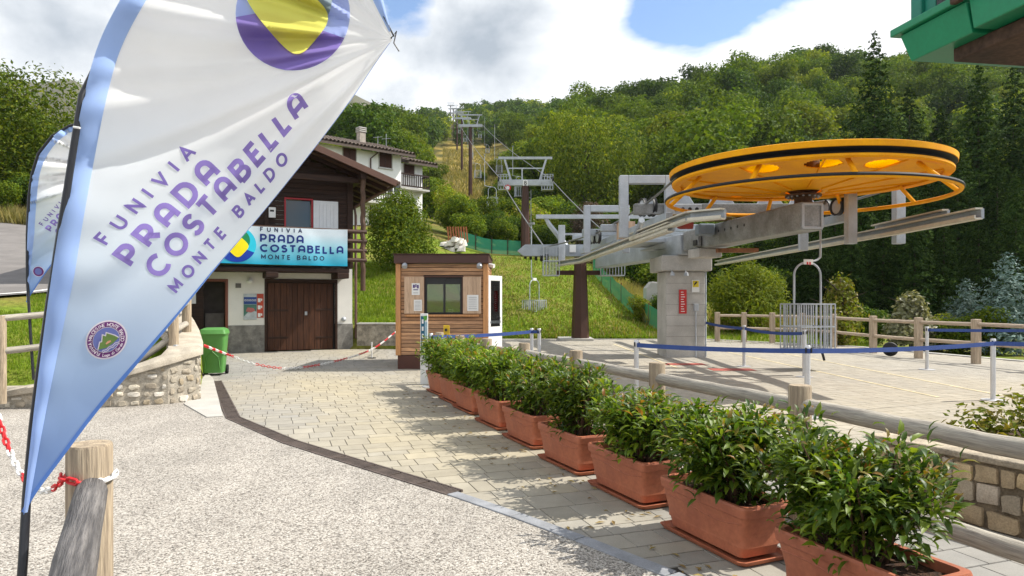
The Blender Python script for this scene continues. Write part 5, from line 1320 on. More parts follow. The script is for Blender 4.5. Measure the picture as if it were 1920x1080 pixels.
build('side_pipe', MB().tube([V(px1+.03, 19.25, 2.4), V(px1+.03, 19.25, .0)], .025, 6), m_steel, pr)
for k in (.12, .5): build('floodlight', MB().lathe(V(px0+k, 18.95, 2.33), [(.0,.06),(.05,.05),(.07,-.04),(.0,-.04)], 10).tube([V(px0+k,18.95,2.38), V(px0+k,19.1,2.46)], .015, 5), m_steel, pr)

def rect_rail(name, pts, wd, hg, lip=True):
    mb = MB()
    for p, q in zip(pts, pts[1:]): mb.bar(p, q, .05, hg); 
    o_ = build(name, mb, m_steel2, st, smooth=False)
    mb = MB()
    for p, q in zip(pts, pts[1:]):
        t = (q-p).normalized(); n_2 = V(-t.y, t.x, 0)
        if n_2.x > 0: n_2 = -n_2
        for dz in (-hg/2, hg/2): mb.bar(p+n_2*wd/2+V(0,0,dz), q+n_2*wd/2+V(0,0,dz), wd, .03)
        mb.bar(p+n_2*wd+V(0,0,-hg/2+.03), q+n_2*wd+V(0,0,-hg/2+.03), .022, .055)
    build(name+'_flange', mb, M('pale_rail_lip', (.62,.58,.48), .5, .2, .1), st, smooth=False)
zr = 3.08
rect_rail('guide_rail', [V(1.85, 27.2, zr-.05), V(2.62, 25.5, zr), V(3.22, 13.6, zr)], .13, .18)
rect_rail('guide_rail', [V(3.05, 17.0, zr+.10), V(3.32, 12.6, zr+.08), V(3.75, 12.0, zr+.06)], .13, .17)
rect_rail('guide_rail', [V(8.3, 27.5, zr), V(8.05, 14.2, zr), V(8.0, 11.6, zr+.02)], .13, .17)
rect_rail('guide_rail', [V(8.32, 15.6, zr+.16), V(8.25, 12.9, zr+.17)], .12, .16)
build('rail_tip', MB().tube([V(3.0, 16.6, zr+.12), V(3.02, 16.2, zr+.25), V(3.02, 15.9, zr+.40)], .075, 8), m_steel2, st)
# inverted U portals along both ropes
def portal(xc, d, wd, z0, z1, z0r=None):
    mb = MB(); s = .21
    mb.box(xc-wd/2-s/2, xc-wd/2+s/2, d-.1, d+.1, z0, z1); mb.box(xc+wd/2-s/2, xc+wd/2+s/2, d-.1, d+.1, z0r or z0, z1)
    mb.box(xc-wd/2+s/2+.002, xc+wd/2-s/2-.002, d-.1, d+.1, z1-.2, z1-.001)
    build('portal', mb, m_steel, st, smooth=False, bevel=.015)
portal((1212-CX)/F*16.5, 16.5, 1.10, 3.12, 4.62, 3.3)
portal((1137-CX)/F*22, 22, 1.25, 3.12, 4.65)
mb = MB(); x = (1053-CX)/F*27; mb.box(x-.13, x+.13, 26.9, 27.1, 3.12, 4.55); build('portal_post', mb, m_steel, st, smooth=False, bevel=.015)
portal(8.02, 15.1, 1.06, 2.86, 4.5)
for (u, v0, v1, d) in ((1506, 425, 470, 17.5),):
    p = P(u, v0, d); mb = MB(); mb.box(p.x-.1, p.x+.1, d-.08, d+.08, P(u,v1,d).z, p.z); build('hanger_post', mb, m_steel, st, smooth=False, bevel=.01)
# cross beams
for d, x0, x1, z0, z1 in ((16.6, 3.0, 8.3, 3.72, 3.98), (19.8, 2.6, 8.2, 3.62, 3.82), (22.1, 2.3, 8.1, 3.70, 3.92), (24.6, 2.2, 7.0, 3.78, 3.96)):
    build('cross_beam', MB().box(x0, x1, d+.12, d+.34, z0, z1), m_girder if d < 17 else m_steel2, st, smooth=False, bevel=.015)
for x0, x1 in ((3.55, 2.75), (7.6, 7.2)):
    build('side_beam', MB().bar(V(x0, 15.4, 3.5), V(x1, 26.8, 3.5), .16, .2), m_steel2, st, smooth=False, bevel=.01)
for (x, d) in ((4.2, 16.9), (5.2, 16.9), (6.4, 16.9), (7.2, 16.9)):
    build('mounting_plate', MB().prism([V(x-.32,d,3.985), V(x+.32,d,3.985), V(x+.12,d,4.3), V(x-.18,d,4.3)], (0,.12,0)), m_steel, st, smooth=False, bevel=.01)
# machinery on the deck
build('deck', MB().box(3.0, 4.35, 19.3, 21.5, 3.25, 3.33), m_steel2, st, smooth=False)
mmot = M('faded_red_machine_paint', (.34,.05,.04), .6, 0, .2); mblu = M('blue_grey_machine_paint', (.22,.27,.32), .55, 0, .15)
build('motor', MB().disc_caps(V(4.15, 16.3, 3.42), [(.0,-.2),(.09,-.2),(.11,-.14),(.11,.16),(.0,.16)], 16, (1,0,0)), mmot, st)
build('gearbox', MB().box(4.55, 4.95, 16.6, 17.0, 3.2, 3.48), mblu, st, smooth=False, bevel=.04)
mb = MB(); r_ = random.Random(5)
for k in range(9): mb.box(*(lambda x: (x, x+r_.uniform(.08,.2)))(3.75+k*.22), 16.15, 16.4, 3.50, 3.52+r_.uniform(.04,.16))
build('brake_gear', mb, M('ochre_machine_parts', (.30,.20,.06), .6, 0, .3), st, smooth=False, bevel=.01)
build('fin_plate', MB().prism([P(1200,470,21), P(1262,448,19.5), P(1290,446,19), P(1290,462,19), P(1235,470,20.5)], (.05,.3,0)), m_steel2, st, smooth=False)
build('cabinet', MB().box(3.05, 3.5, 19.4, 19.9, 3.335, 3.85), m_panelwood, st, smooth=False)
# sheave trains
def sheave(parent, c, r, ax=(1,0,0), white=True):
    s_ = thing('sheave', None, None); s_.parent = parent
    build('tyre', MB().lathe(c, [(r*.80,-.04),(r,-.05),(r*.93,0),(r,.05),(r*.80,.04),(r*.80,-.04)], 20, ax), m_rubber, s_)
    build('wheel_disc', MB().disc_caps(c, [(r*.25,-.05),(r*.79,-.025),(r*.79,.025),(r*.25,.05)], 20, ax), m_steel, s_)
for (u, v, d, r) in ((1205, 389, 17.3, .24), (1222, 388, 16.9, .25), (1112, 445, 22.6, .22), (1121, 444, 22.2, .23), (1570, 388, 15.4, .20), (1548, 390, 15.9, .20)):
    sheave(st, P(u, v, d), r, (.97, .2, 0))
mb = MB()
for k in range(7):
    p = P(1252+k*1.0, 392, 16.9); 
build('sheave_plate', MB().box(3.72, 4.6, 16.55, 16.6, 3.66, 3.94), m_steel, st, smooth=False, bevel=.01)
for k in range(5): build('plate_roller', MB().disc_caps(V(3.80+k*.17, 16.54, 3.82), [(.045,-.01),(.045,.01)], 10, (0,1,0)), m_rubber, st)

# pylons --------------------------------------------------------------------------
def cage(name, parent, c, wx, wy, h, n=5):
    mb = MB(); z0 = c.z
    mb.box(c.x-wx/2, c.x+wx/2, c.y-wy/2, c.y+wy/2, z0-.04, z0)
    for zz in (z0+h*.5, z0+h):
        for a, b in (((-1,-1),(1,-1)), ((1,-1),(1,1)), ((1,1),(-1,1)), ((-1,1),(-1,-1))):
            mb.bar(V(c.x+a[0]*wx/2, c.y+a[1]*wy/2, zz), V(c.x+b[0]*wx/2, c.y+b[1]*wy/2, zz), .035)
    for i in range(n):
        x = c.x-wx/2+wx*i/(n-1)
        for yy in (-1, 1): mb.bar(V(x, c.y+yy*wy/2, z0), V(x, c.y+yy*wy/2, z0+h), .028)
    build(name, mb, m_steel, parent, smooth=False)
def pylon(label, u, d, zb, zt_, wd=3.7, rb=.33, rt=.24, gantry=True, detail=True, group=None):
    x = (u-CX)/F*d; t = thing('lift_pylon', label, 'pylon', (x, d, zb), 0, group)
    mb = MB(); mb.disc_caps(V(x, d, 0), [(rb, zb-.6), (rb, zb), (rt, zt_-.2)], 8); build('mast', mb, m_brownsteel, t, ang=20)
    h = .42
    mb = MB(); mb.box(x-wd/2, x+wd/2, d-.16, d+.16, zt_-h/2, zt_+h/2); build('crossarm', mb, m_steel, t, smooth=False, bevel=.03)
    if gantry:
        mb = MB(); g = 1.62
        mb.box(x-wd*.5, x+wd*.5, d-.08, d+.08, zt_+g, zt_+g+.17); build('lifting_beam', mb, m_steel, t, smooth=False, bevel=.01)
        mb = MB()
        for s in (-1, 1): mb.bar(V(x+s*wd*.27, d, zt_+h/2), V(x+s*wd*.385, d, zt_+g), .13, .13, (0,1,0))
        mb.bar(V(x-wd*.33, d, zt_+g*.62), V(x+wd*.33, d, zt_+g*.62), .08)
        mb.bar(V(x-wd*.06, d, zt_+h/2), V(x-wd*.06, d, zt_+g*.6), .09, .09, (0,1,0)); build('gantry', mb, m_steel, t, smooth=False)
    if detail:
        for s in (-1, 1):
            xs = x+s*wd*.47
            cage('cage', t, V(xs-s*.25, d-.45, zt_-.55), .75, .7, 1.0)
            mb = MB(); mb.bar(V(xs, d-1.1, zt_-.02), V(xs, d+1.1, zt_+.12), .08, .16); build('sheave_beam', mb, m_steel, t, smooth=False)
            for k in range(5): sheave(t, V(xs+s*.09, d-1.0+k*.5, zt_+.10+k*.03), .17)
        mb = MB()
        for k in range(int((zt_-zb)/.4)): mb.bar(V(x+.1, d+rb+.08, zb+.5+k*.4), V(x+.4, d+rb+.08, zb+.5+k*.4), .03)
        mb.bar(V(x+.1, d+rb+.08, zb+.3), V(x+.1, d+rb+.08, zt_-.4), .04); mb.bar(V(x+.4, d+rb+.08, zb+.3), V(x+.4, d+rb+.08, zt_-.4), .04)
        build('ladder', mb, m_steel, t, smooth=False)
    return t, x
# first pylon: part of the station front
t1 = thing('lift_pylon', 'brown tapered steel mast with a long grey crossbeam at the far edge of the terrace', 'pylon', ((1088-CX)/F*27.0, 27.0, 0))
x1 = (1088-CX)/F*27.0
build('mast', MB().disc_caps(V(x1, 27, 0), [(.36, -.2), (.36, .0), (.235, 3.30)], 8), m_brownsteel, t1, ang=20)
build('footing', MB().box(x1-.85, x1+.5, 26.6, 28.1, -.1, .10), m_conc_pale, t1, smooth=False, bevel=.03)
cz = H-(470-CY)/F*27.4
build('crossbeam', MB().prism([V(.21,27.3,cz-.02), V(.52,27.3,cz+.24), V(5.75,27.3,cz+.24), V(6.0,27.3,cz), V(5.75,27.3,cz-.26), V(.45,27.3,cz-.22)], (0,.36,0)), m_steel2, t1, smooth=False, bevel=.02)
build('lifting_beam', MB().box((1005-CX)/F*27.4, (1250-CX)/F*27.4, 27.36, 27.5, 4.86, 5.02), m_steel, t1, smooth=False, bevel=.01)
for s, u0, u1 in ((1, 1062, 1035), (1, 1215, 1232)):
    build('gantry_arm', MB().tube([V((u0-CX)/F*27.4, 27.45, cz+.2), V((u1+(-4 if u1<1100 else 4)-CX)/F*27.4, 27.45, 4.6), V((u1-CX+(-12 if u1 < 1100 else 12))/F*27.4, 27.45, 4.9)], [.11,.10,.08], 6), m_steel, t1)
build('inner_bar', MB().bar(V((1040-CX)/F*27.4, 27.5, 4.25), V((1225-CX)/F*27.4, 27.5, 4.25), .08), m_steel, t1, smooth=False)
build('number_plate', MB().box((1068-CX)/F*27.2, (1080-CX)/F*27.2, 27.2, 27.22, cz-.08, cz+.22), m_white, t1, smooth=False)
build('walkway_bar', MB().box((1045-CX)/F*26.8, (1130-CX)/F*26.8, 27.37, 27.5, 2.60, 2.78), m_brownsteel, t1, smooth=False)
cage('cage', t1, P(1033, 516, 27.2), .62, .8, 1.1, 6); cage('cage', t1, P(1146, 516, 27.2), .95, .8, 1.1, 9)
for k in range(5):
    sheave(t1, P(985+k*10, 478+k*1.5, 27.9-.15*k), .17, (1,0,0)); sheave(t1, P(1150+k*8, 484+k*1.2, 27.9-.15*k), .17, (1,0,0))
T2D = 47.; t2z = H-(343-CY)/F*T2D; t2, x2 = pylon('brown chairlift pylon with grey crossarm and trapezoid top frame above the lawn hedge', 985, T2D, zt(.9, T2D), t2z)
mb = MB(); p = P(985, 343, T2D-.18); mb.box(p.x-.16, p.x+.16, T2D-.20, T2D-.165, p.z-.2, p.z+.2); build('number_plate', mb, m_white, t2, smooth=False)
mb = MB(); text(mb, '8', lambda a, b, o: V(a, T2D-.2-o, b), (p.x-.07, p.z-.12), (1,0), .24, .05, off=.003); build('number', mb, m_black, t2, smooth=False)
mb = MB(); mb.disc_caps(P(952, 352, T2D-.3), [(.22,-.02),(.22,.02)], 16, (0,1,0)); build('round_sign', mb, m_red, t2, label='round red and white sign hanging under the crossarm')
mb = MB(); mb.disc_caps(P(952, 352, T2D-.325), [(.13,-.002),(.13,.0)], 16, (0,1,0)); build('sign_face', mb, m_white, t2)
T3D = 107.; t3z = H-(236-CY)/F*T3D; x3 = (882-CX)/F*T3D
t3, x3 = pylon('dark chairlift pylon standing on the yellow meadow strip', 882, T3D, zt(x3, T3D), t3z, detail=False)
far = [(866, 172, 222, 255), (857, 240, 212, 246), (850, 320, 204, 232), (845, 430, 198, 218)]
pts_l, pts_r = [], []
for u, d, v, vb in far:
    x = (u-CX)/F*d; pylon('small far chairlift pylon in the gap cut through the ridge wood', u, d, min(zt(x, d), H-(vb-CY)/F*d), H-(v-CY)/F*d, 4.6, .3, .25, True, False, 'far pylons in the ridge gap')
def rope(name, label, pts, r, mat):
    mb = MB(); q = []
    for a, b in zip(pts, pts[1:]):
        L = (b-a).length; k = max(2, int(L/6))
        for i in range(k): t = i/k; s = a+(b-a)*t; s.z -= L*.006*4*t*(1-t); q.append(s)
    mb.tube(q+[pts[-1]], r, 6); o = build(name, mb, mat); return props(o, label, 'cable')
m_rope = M('steel_rope', (.20,.20,.20), .5, .6, .1)
SL = [V(WC.x-2.46, 13.6, 4.08), V(3.3, 17.1, 3.98), V(2.72, 22.4, 3.78), V(1.30, 27.5, 3.72)]
SR = [V(WC.x+2.46, 13.6, 4.08), V(8.1, 17.1, 3.98), V(6.6, 22.4, 3.9), V(4.39, 27.5, 3.72)]
up_l = [V(x2-1.72, T2D, t2z+.3), V(x3-1.75, T3D, t3z+.3)]+[V((u-CX)/F*d-2.1, d, H-(v-CY)/F*d+.3) for u, d, v, vb in far]
up_r = [V(x2+1.72, T2D, t2z+.3), V(x3+1.75, T3D, t3z+.3)]+[V((u-CX)/F*d+2.1, d, H-(v-CY)/F*d+.3) for u, d, v, vb in far]
LL, RR = SL+up_l, SR+up_r
rope('haul_rope', 'steel haul rope running up the hill on the chalet side of the pylons', LL, .028, m_rope)
rope('haul_rope', 'steel haul rope running up the hill on the wood side of the pylons', RR, .028, m_rope)
def ropeat(pts, d):
    for a, b in zip(pts, pts[1:]):
        if a.y <= d <= b.y: return a+(b-a)*((d-a.y)/(b.y-a.y))
    return pts[-1].copy()

# basket chairs -------------------------------------------------------------------
def basket_chair(label, loc, side, hang, group=None, plate=True, detail=True, rz=0., off=.26):
    """origin at the basket floor; hang = height of the rope above the floor; side = which way the hanger bows"""
    t = thing('basket_chair', label, 'basket chair', loc, rz, group)
    w_, d_, h_, ft = .46, .36, 1.08, 2.05
    r = .024
    mb = MB(); ar = [V(-w_*.80, 0, 0), V(-w_*.80, 0, ft-.30)]+[V(-w_*.80*math.cos(R(a)), 0, ft-.30+.30*math.sin(R(a))) for a in range(15, 180, 15)]+[V(w_*.80, 0, ft-.30), V(w_*.80, 0, 0)]
    mb.tube(ar, r, 8); build('frame', mb, m_steel, t, world=False)
    s = side
    hg = [V(0, 0, ft+.01), V(s*.12, 0, ft+.02), V(s*off*.9, 0, ft+.10), V(s*off, 0, ft+.30), V(s*off, 0, hang)]
    build('hanger', MB().tube(smoothpath(hg, 4), r*1.05, 8), m_steel, t, world=False)
    build('grip', MB().box(s*off-.05, s*off+.05, -.16, .16, hang-.06, hang+.04), m_girder, t, world=False, smooth=False, bevel=.01)
    if plate: build('number_plate', MB().box(-.13, .13, -.035, -.025, ft-.05, ft+.07), m_white, t, world=False, smooth=False)
    fl = MB().box(-w_, w_, -d_, d_, -.02, .0); build('floor_plate', fl, m_girder, t, world=False, smooth=False)
    cg = thing('basket_cage', None, None); cg.parent = t
    mb = MB(); rc = [(-w_,-d_),(w_,-d_),(w_,d_),(-w_,d_)]
    for z in (.04, .56, h_):
        if not detail and z == .56: continue
        for a, b in zip(rc, rc[1:]+rc[:1]): mb.bar(V(*a, z), V(*b, z), .028)
    build('rail_ring', mb, m_steel, cg, world=False, smooth=False)
    for a, b in zip(rc, rc[1:]+rc[:1]):
        n = 7 if abs(a[0]-b[0]) > .1 else 6
        if not detail: n = 4
        for i in range(n):
            q = (a[0]+(b[0]-a[0])*i/n, a[1]+(b[1]-a[1])*i/n)
            o = obj('cage_bar', bar_mesh, cg, (q[0], q[1], 0))
    return t
mb = MB().box(-.011, .011, -.011, .011, .0, 1.08); bar_mesh = bpy.data.meshes.new('cage_bar'); bar_mesh.from_pydata(mb.v, [], mb.f); bar_mesh.materials.append(m_steel)
p = P(1514, 657, 15.9); rch = basket_chair('large empty steel basket chair hanging over the terrace under the bullwheel', p, 1, 3.9-p.z, rz=R(16), off=.36)
mb = MB(); mb.box(-.05, -.01, -.040, -.0355, 2.0, 2.06).box(.02, .06, -.040, -.0355, 1.99, 2.06); build('red_print', mb, m_red, rch, world=False, smooth=False)
build('bumper', MB().tube([V(.1,-.36,-.02), V(.12,-.38,-.12), V(.16,-.36,-.20)], .03, 6), m_rubber, rch, world=False)
p = P(1002, 606, 32.); rp_ = ropeat(LL, 32.); basket_chair('empty steel basket chair hanging low over the lawn in front of the ticket booth side', p, -1, rp_.z-p.z, rz=.9, off=max(.2, p.x-rp_.x))
def farchair(label, u, vbot, d, pts, group=None):
    p = P(u, vbot, d); r_p = ropeat(pts, d); s = 1 if r_p.x > p.x else -1
    return basket_chair(label, p, s, max(2.6, r_p.z-p.z), group, False, d < 70, rz=.2, off=min(.7, max(.2, abs(r_p.x-p.x))))
farchair('pale basket chair with white slatted front hanging beyond the second pylon over the bushes', 923, 393, 62, LL)
farchair('small basket chair hanging in front of the dark pylon on the meadow', 896, 334, 97, LL)
farchair('basket chair under the crossarm end of the trapezoid pylon', 936, 324, 104, RR)
farchair('basket chair seen just below the trapezoid pylon crossarm beside its mast', 974, 369, 70, RR)
for (u, v, d, pt) in ((914, 287, 170, RR), (872, 266, 200, LL), (900, 259, 205, RR), (883, 296, 150, LL), (862, 250, 240, LL)):
    farchair('tiny basket chair high on the far ropes above the meadow', u, v, d, pt, 'tiny far basket chairs')
# ------------------------------------------------------------------ feather flags
def poly_at(pts, t):
    L = [0]
    for a, b in zip(pts, pts[1:]): L.append(L[-1]+math.dist(a, b))
    s = t*L[-1]
    for i in range(len(pts)-1):
        if s <= L[i+1] or i == len(pts)-2:
            k = (s-L[i])/max(1e-9, L[i+1]-L[i]); return (pts[i][0]+(pts[i+1][0]-pts[i][0])*k, pts[i][1]+(pts[i+1][1]-pts[i][1])*k)
def smooth2(pts, k=6):
    q = smoothpath([V(a, b, 0) for a, b in pts], k); return [(p.x, p.y) for p in q]
FLEFT = smooth2([(44,966),(50,905),(62,790),(78,660),(97,520),(116,400),(138,280),(158,180),(182,92),(215,20),(262,-55),(330,-130),(420,-190),(520,-222),(610,-205),(670,-150),(700,-80),(718,0),(736,74)])
FRIGHT = smooth2([(44,966),(70,922),(110,868),(180,775),(260,680),(335,590),(410,497),(500,390),(590,278),(660,185),(705,118),(736,74)])
def make_flag(name, label, d0, sl, W2P, scale_amp, pole_px, base_px, n_i=150, n_j=70, logo_on=True, rot=0.):
    """W2P maps flag pattern coordinates (the pixel layout of the big flag) to picture pixels"""
    fl = thing(name, label, 'flag', tuple(P(*base_px, d0)))
    def D(u, v):
        r = math.hypot(u-736, v-74); ph = math.atan2(v-74, 736-u)
        amp = scale_amp*(.006+.021*math.sin(min(1, r/900)*math.pi))
        w = math.sin(ph*17+.6+r*.0015)*amp+math.sin(ph*31+r*.004)*amp*.6+math.sin(ph*53+r*.01)*amp*.22+math.sin(u*.011+v*.017)*amp*.8+math.sin((u-v)*.006+1)*amp*1.1
        e = max(0, min(1, r/160)); w *= e
        w += .006*scale_amp*math.sin(v*.06)*max(0, 1-abs(u-120-(520-v)*.28)/70)
        return w
    def fn(u, v, off):
        U, V_ = W2P(u, v); d = d0+sl*(U-60)/700+D(u, v)
        q = P(U, V_, d); n = V(.35, -1, 0).normalized(); return q+n*off
    vs, cs = [], []
    cw, cm, cb_ = C(250,250,250), C(196,217,236), C(118,150,208)
    for i in range(n_i+1):
        t = i/n_i; a = poly_at(FLEFT, t); b = poly_at(FRIGHT, t)
        for j in range(n_j+1):
            s = j/n_j; u, v = a[0]+(b[0]-a[0])*s, a[1]+(b[1]-a[1])*s; vs.append(tuple(fn(u, v, 0)))
            g = (v+.45*(u-60)-250)/620; g = max(0, min(1, (v-170-(u-300)*.25)/560))
            c = [cw[k]*(1-g)+cm[k]*g for k in range(3)]; g2 = max(0, min(1, (v-480)/430)); c = [c[k]*(1-g2)+cb_[k]*g2 for k in range(3)]; cs.append(c)
    fs = [(i*(n_j+1)+j, i*(n_j+1)+j+1, (i+1)*(n_j+1)+j+1, (i+1)*(n_j+1)+j) for i in range(n_i) for j in range(n_j)]
    obj_w('cloth', mesh_np('cloth', vs, fs, m_flagcloth, np.array(cs), True), fl)
    # sleeve along the pole and hem along the free edge
    for nm, pts, wd, mat, off in (('sleeve', FLEFT, 42, m_sleeve, .004), ('hem', FRIGHT, 7, m_hem, .003)):
        vs, fs = [], []; m = 140
        for i in range(m+1):
            t = .004+.988*i/m; p = poly_at(pts, t); q = poly_at(pts, min(1, t+.004)); r = poly_at(pts, max(0, t-.004)); dx, dy = q[0]-r[0], q[1]-r[1]; L = math.hypot(dx, dy) or 1
            nx, ny = -dy/L, dx/L
            if nm == 'hem': nx, ny = -nx, -ny
            if nm == 'sleeve': wd_ = wd*min(1, .18+t*3.2)*min(1, (1-t)*10)
            else: wd_ = wd*max(.12, min(1, (.62-t)*3))
            for k in range(5): vs.append(tuple(fn(p[0]+nx*wd_*k/4, p[1]+ny*wd_*k/4, off+(.010*math.sin(k/4*math.pi) if nm == 'sleeve' else 0))))
        for i in range(m):
            for k in range(4): fs.append((i*5+k, i*5+k+1, i*5+6+k, i*5+5+k))
        obj_w(nm, mesh_np(nm, vs, fs, mat, None, True), fl)
    pts = [P(u, v, d0+sl*(u-60)/700+(-.012 if (150 < v < 620 or d0 > 5 or v > 950) else .075)) for u, v in pole_px]
    rad = [.016*d0/2.45*(1-.45*i/(len(pts)-1)) for i in range(len(pts))] if d0 < 5 else [.020]*len(pts)
    build('pole', MB().tube(pts, rad, 10), m_carbon, fl)
    return fl, fn
def obj_w(name, me, parent, **k):
    inv = np.array(wm(parent).inverted()); co = np.empty(len(me.vertices)*3, np.float32); me.vertices.foreach_get('co', co); co = co.reshape(-1,3)
    co = co@inv[:3,:3].T+inv[:3,3]; me.vertices.foreach_set('co', co.astype(np.float32).ravel()); me.update(); return obj(name, me, parent)
m_flagcloth = fabric('printed_flag_cloth', None, 'tone', .52, .03)
m_sleeve = fabric('light_blue_sleeve', C(172,198,242), None, .45, .05); m_hem = fabric('blue_hem', C(95,135,205), None, .3, .05)
m_carbon = M('black_carbon_pole', (.02,.021,.026), .35, 0, .1)
m_violet = print_mat('violet_print', C(150,130,200), .35); m_violet2 = print_mat('deep_violet_print', C(130,112,182), .35)
pole = [(34,1180),(44,1040),(50,930),(62,800),(76,690),(90,590),(108,470),(126,355),(143,245),(153,180),(184,116),(217,36),(268,-42),(336,-114),(424,-172),(520,-206)]
fl, ffn = make_flag('feather_flag', 'large white and pale blue feather flag with violet lettering on a leaning black pole', 2.42, .48, lambda u, v: (u, v), 1.0, pole, (34, 1180))
build('ground_spike', MB().tube([P(34,1180,2.41), V(P(34,1180,2.41).x-.01, 2.41, 0)], .018, 8), m_carbon, fl)
build('tether', MB().tube([ffn(733,72,.0), ffn(742,62,.02), ffn(737,84,.02), P(748,96,2.86)], .003, 5).tube([P(704,-10,2.88), ffn(720,35,.01), ffn(738,70,.01)], .004, 5), m_black, fl)
build('sleeve_clip', MB().tube([P(138,238,2.44), P(150,240,2.43)], .004, 6), m_white, fl)
def dirn(a, b): L = math.dist(a, b); return ((b[0]-a[0])/L, (b[1]-a[1])/L), L
def upv(a, b): t = R(149-(a-240)/300*24); return (math.cos(t), math.sin(t))
LINES = (('FUNIVI^', (195,447), (350,287), 26, 5.5, 0), ('PRADA', (241,477), (387,323), 37, 10.5, 1), ('COSTABELLA', (296,498), (556,198), 35, 9.5, 1), ('MONTE B^LDO', (330,536), (528,300), 19, 5, 0))
def flagtext(parent, fn, off, seg):
    for s, first, last, h, wd, k in LINES:
        # pixel rows grow downward, so mirror the vertical axis: (a, b) = (u, -v)
        a, b = (first[0], -first[1]), (last[0], -last[1]); ux, L = dirn(a, b); u0 = upv(*a); w0, w1 = GL[s[0]][0]*h, GL[s[-1]][0]*h
        u1 = upv(*b); a = (a[0]-u0[0]*h/2, a[1]-u0[1]*h/2); b = (b[0]-u1[0]*h/2, b[1]-u1[1]*h/2); ux, L = dirn(a, b)
        o = (a[0]-ux[0]*w0/2, a[1]-ux[1]*w0/2)
        text(None, s, lambda p, q, off_: fn(p, -q, off_), o, ux, h, wd, fit=L+w0/2+w1/2, off=off, seg=seg, up=upv, each=lambda m: build('letter', m, (m_violet2, m_violet)[k], parent, smooth=False))
flagtext(fl, ffn, .0024, 3)
ylw = print_mat('pale_yellow_print', C(255,250,120), .4)
lg = thing('emblem', None, None, (0,0,0)); lg.parent = fl
logo(lg, lambda a, b, off: ffn(549+a*107, 26-b*107, off), [print_mat('lavender_print', C(175,190,240), .4), m_violet, print_mat('grey_green_print', C(140,158,162), .4), ylw], .0042, 50)
def seal(parent, fn, cu, cv, rx, ry, rot, detail=True):
    sl_ = thing('seal', None, None); sl_.parent = parent
    c_, s_ = math.cos(R(rot)), math.sin(R(rot))
    def g(a, b, off): x, y = a*rx, b*ry; return fn(cu+x*c_-y*s_, cv-(x*s_+y*c_), off)
    circ = lambda r: [(x*r, y*r) for x, y in arc(0,0,1,1,0,360,40)[:-1]]
    mw, mp_, mb_ = print_mat('pale_seal_rim', C(232,222,225), .35), print_mat('plum_seal_ring', C(120,60,125), .35), print_mat('seal_sky', C(120,130,195), .35)
    for nm, r, mt, k in (('seal_rim', 1., mw, 1), ('seal_ring', .92, mp_, 2), ('seal_sky', .63, mb_, 4)):
        mb = MB(); patch(mb, circ(r), (0,0), g, .002+.001*k, 4); build(nm, mb, mt, sl_)
    if not detail: return
    mb = MB(); ribbon(mb, arc(0,0,.64,.64,0,360,40), .03, g, .0055, .2); build('seal_line', mb, mw, sl_)
    mt = [(-.56,-.22),(-.30,.08),(-.22,.04),(-.02,.34),(.08,.20),(.18,.33),(.34,.12),(.46,-.05),(.55,-.25),(.2,-.34),(-.2,-.36)]
    mb = MB(); patch(mb, mt, (0,-.1), g, .0075, 3); build('seal_mountain', mb, print_mat('seal_green', C(120,150,80), .35), sl_)
    mb = MB(); ribbon(mb, mt[:9], .05, g, .009, .1); build('seal_snow', mb, mw, sl_)
    mb = MB()
    for k in (0, 1): ribbon(mb, [(-.45+i*.09, -.42-k*.09+.03*math.sin(i*1.8)) for i in range(11)], .035, g, .009, .1)
    build('seal_waves', mb, mw, sl_)
    mb = MB(); patch(mb, [(-.12,-.16),(.02,-.1),(.16,-.14),(.16,-.22),(-.1,-.22)], (.02,-.17), g, .009, 1); build('seal_hut', mb, print_mat('seal_salmon', C(235,170,140), .35), sl_)
    mb = MB()
    def ringtext(s, a0, a1, h, wd, r, inward=1):
        n = len(s)
        for i, ch in enumerate(s):
            a = a0+(a1-a0)*i/(n-1); w0 = GL[ch][0]
            for st_ in GL[ch][1]:
                pts = []
                for x, y in st_:
                    rr_ = r+inward*(y-.5)*h; an = R(a)-inward*(x-w0/2)*h/r; pts.append((rr_*math.cos(an), rr_*math.sin(an)))
                ribbon(mb, pts, wd, g, .0062, .1)
    ringtext('FUNIVI^ M^LCESINE MONTE B^LDO', 214, -36, .15, .032, .775); ringtext('Lago di Garda', 232, 308, .13, .026, .785, -1)
    build('seal_lettering', mb, print_mat('seal_white', C(245,235,240), .35), sl_)
seal(fl, ffn, 200, 637, 41, 35, 32)
# small flag on the lawn: the same design
def W2(u, v): return (50+(u-44)*.3-(966-v)*.032, 568-(966-v)*.286)
fl2, ffn2 = make_flag('feather_flag', 'small feather flag of the same design standing on the lawn behind the log fence', 10.2, .5, W2, 3.2,
   [(63,712),(58,640),(54,570),(51,520),(51,440),(54,370),(60,326),(72,288),(98,255),(130,236),(165,228)], (63, 706), 80, 40)
flagtext(fl2, ffn2, .012, 16)
lg = thing('emblem', None, None); lg.parent = fl2
logo(lg, lambda a, b, off: ffn2(549+a*107, 26-b*107, off+.01), [print_mat('lavender_print', C(175,190,240), .4), m_violet, print_mat('grey_green_print', C(140,158,162), .4), ylw], .006, 6)
seal(fl2, ffn2, 140, 760, 36, 34, 20, False)
p = P(62, 712, 10.2); build('base_plate', MB().box(p.x-.32, p.x+.22, p.y-.2, p.y+.25, zt(p.x,p.y)-.01, zt(p.x,p.y)+.05), m_black, fl2, smooth=False, bevel=.01)

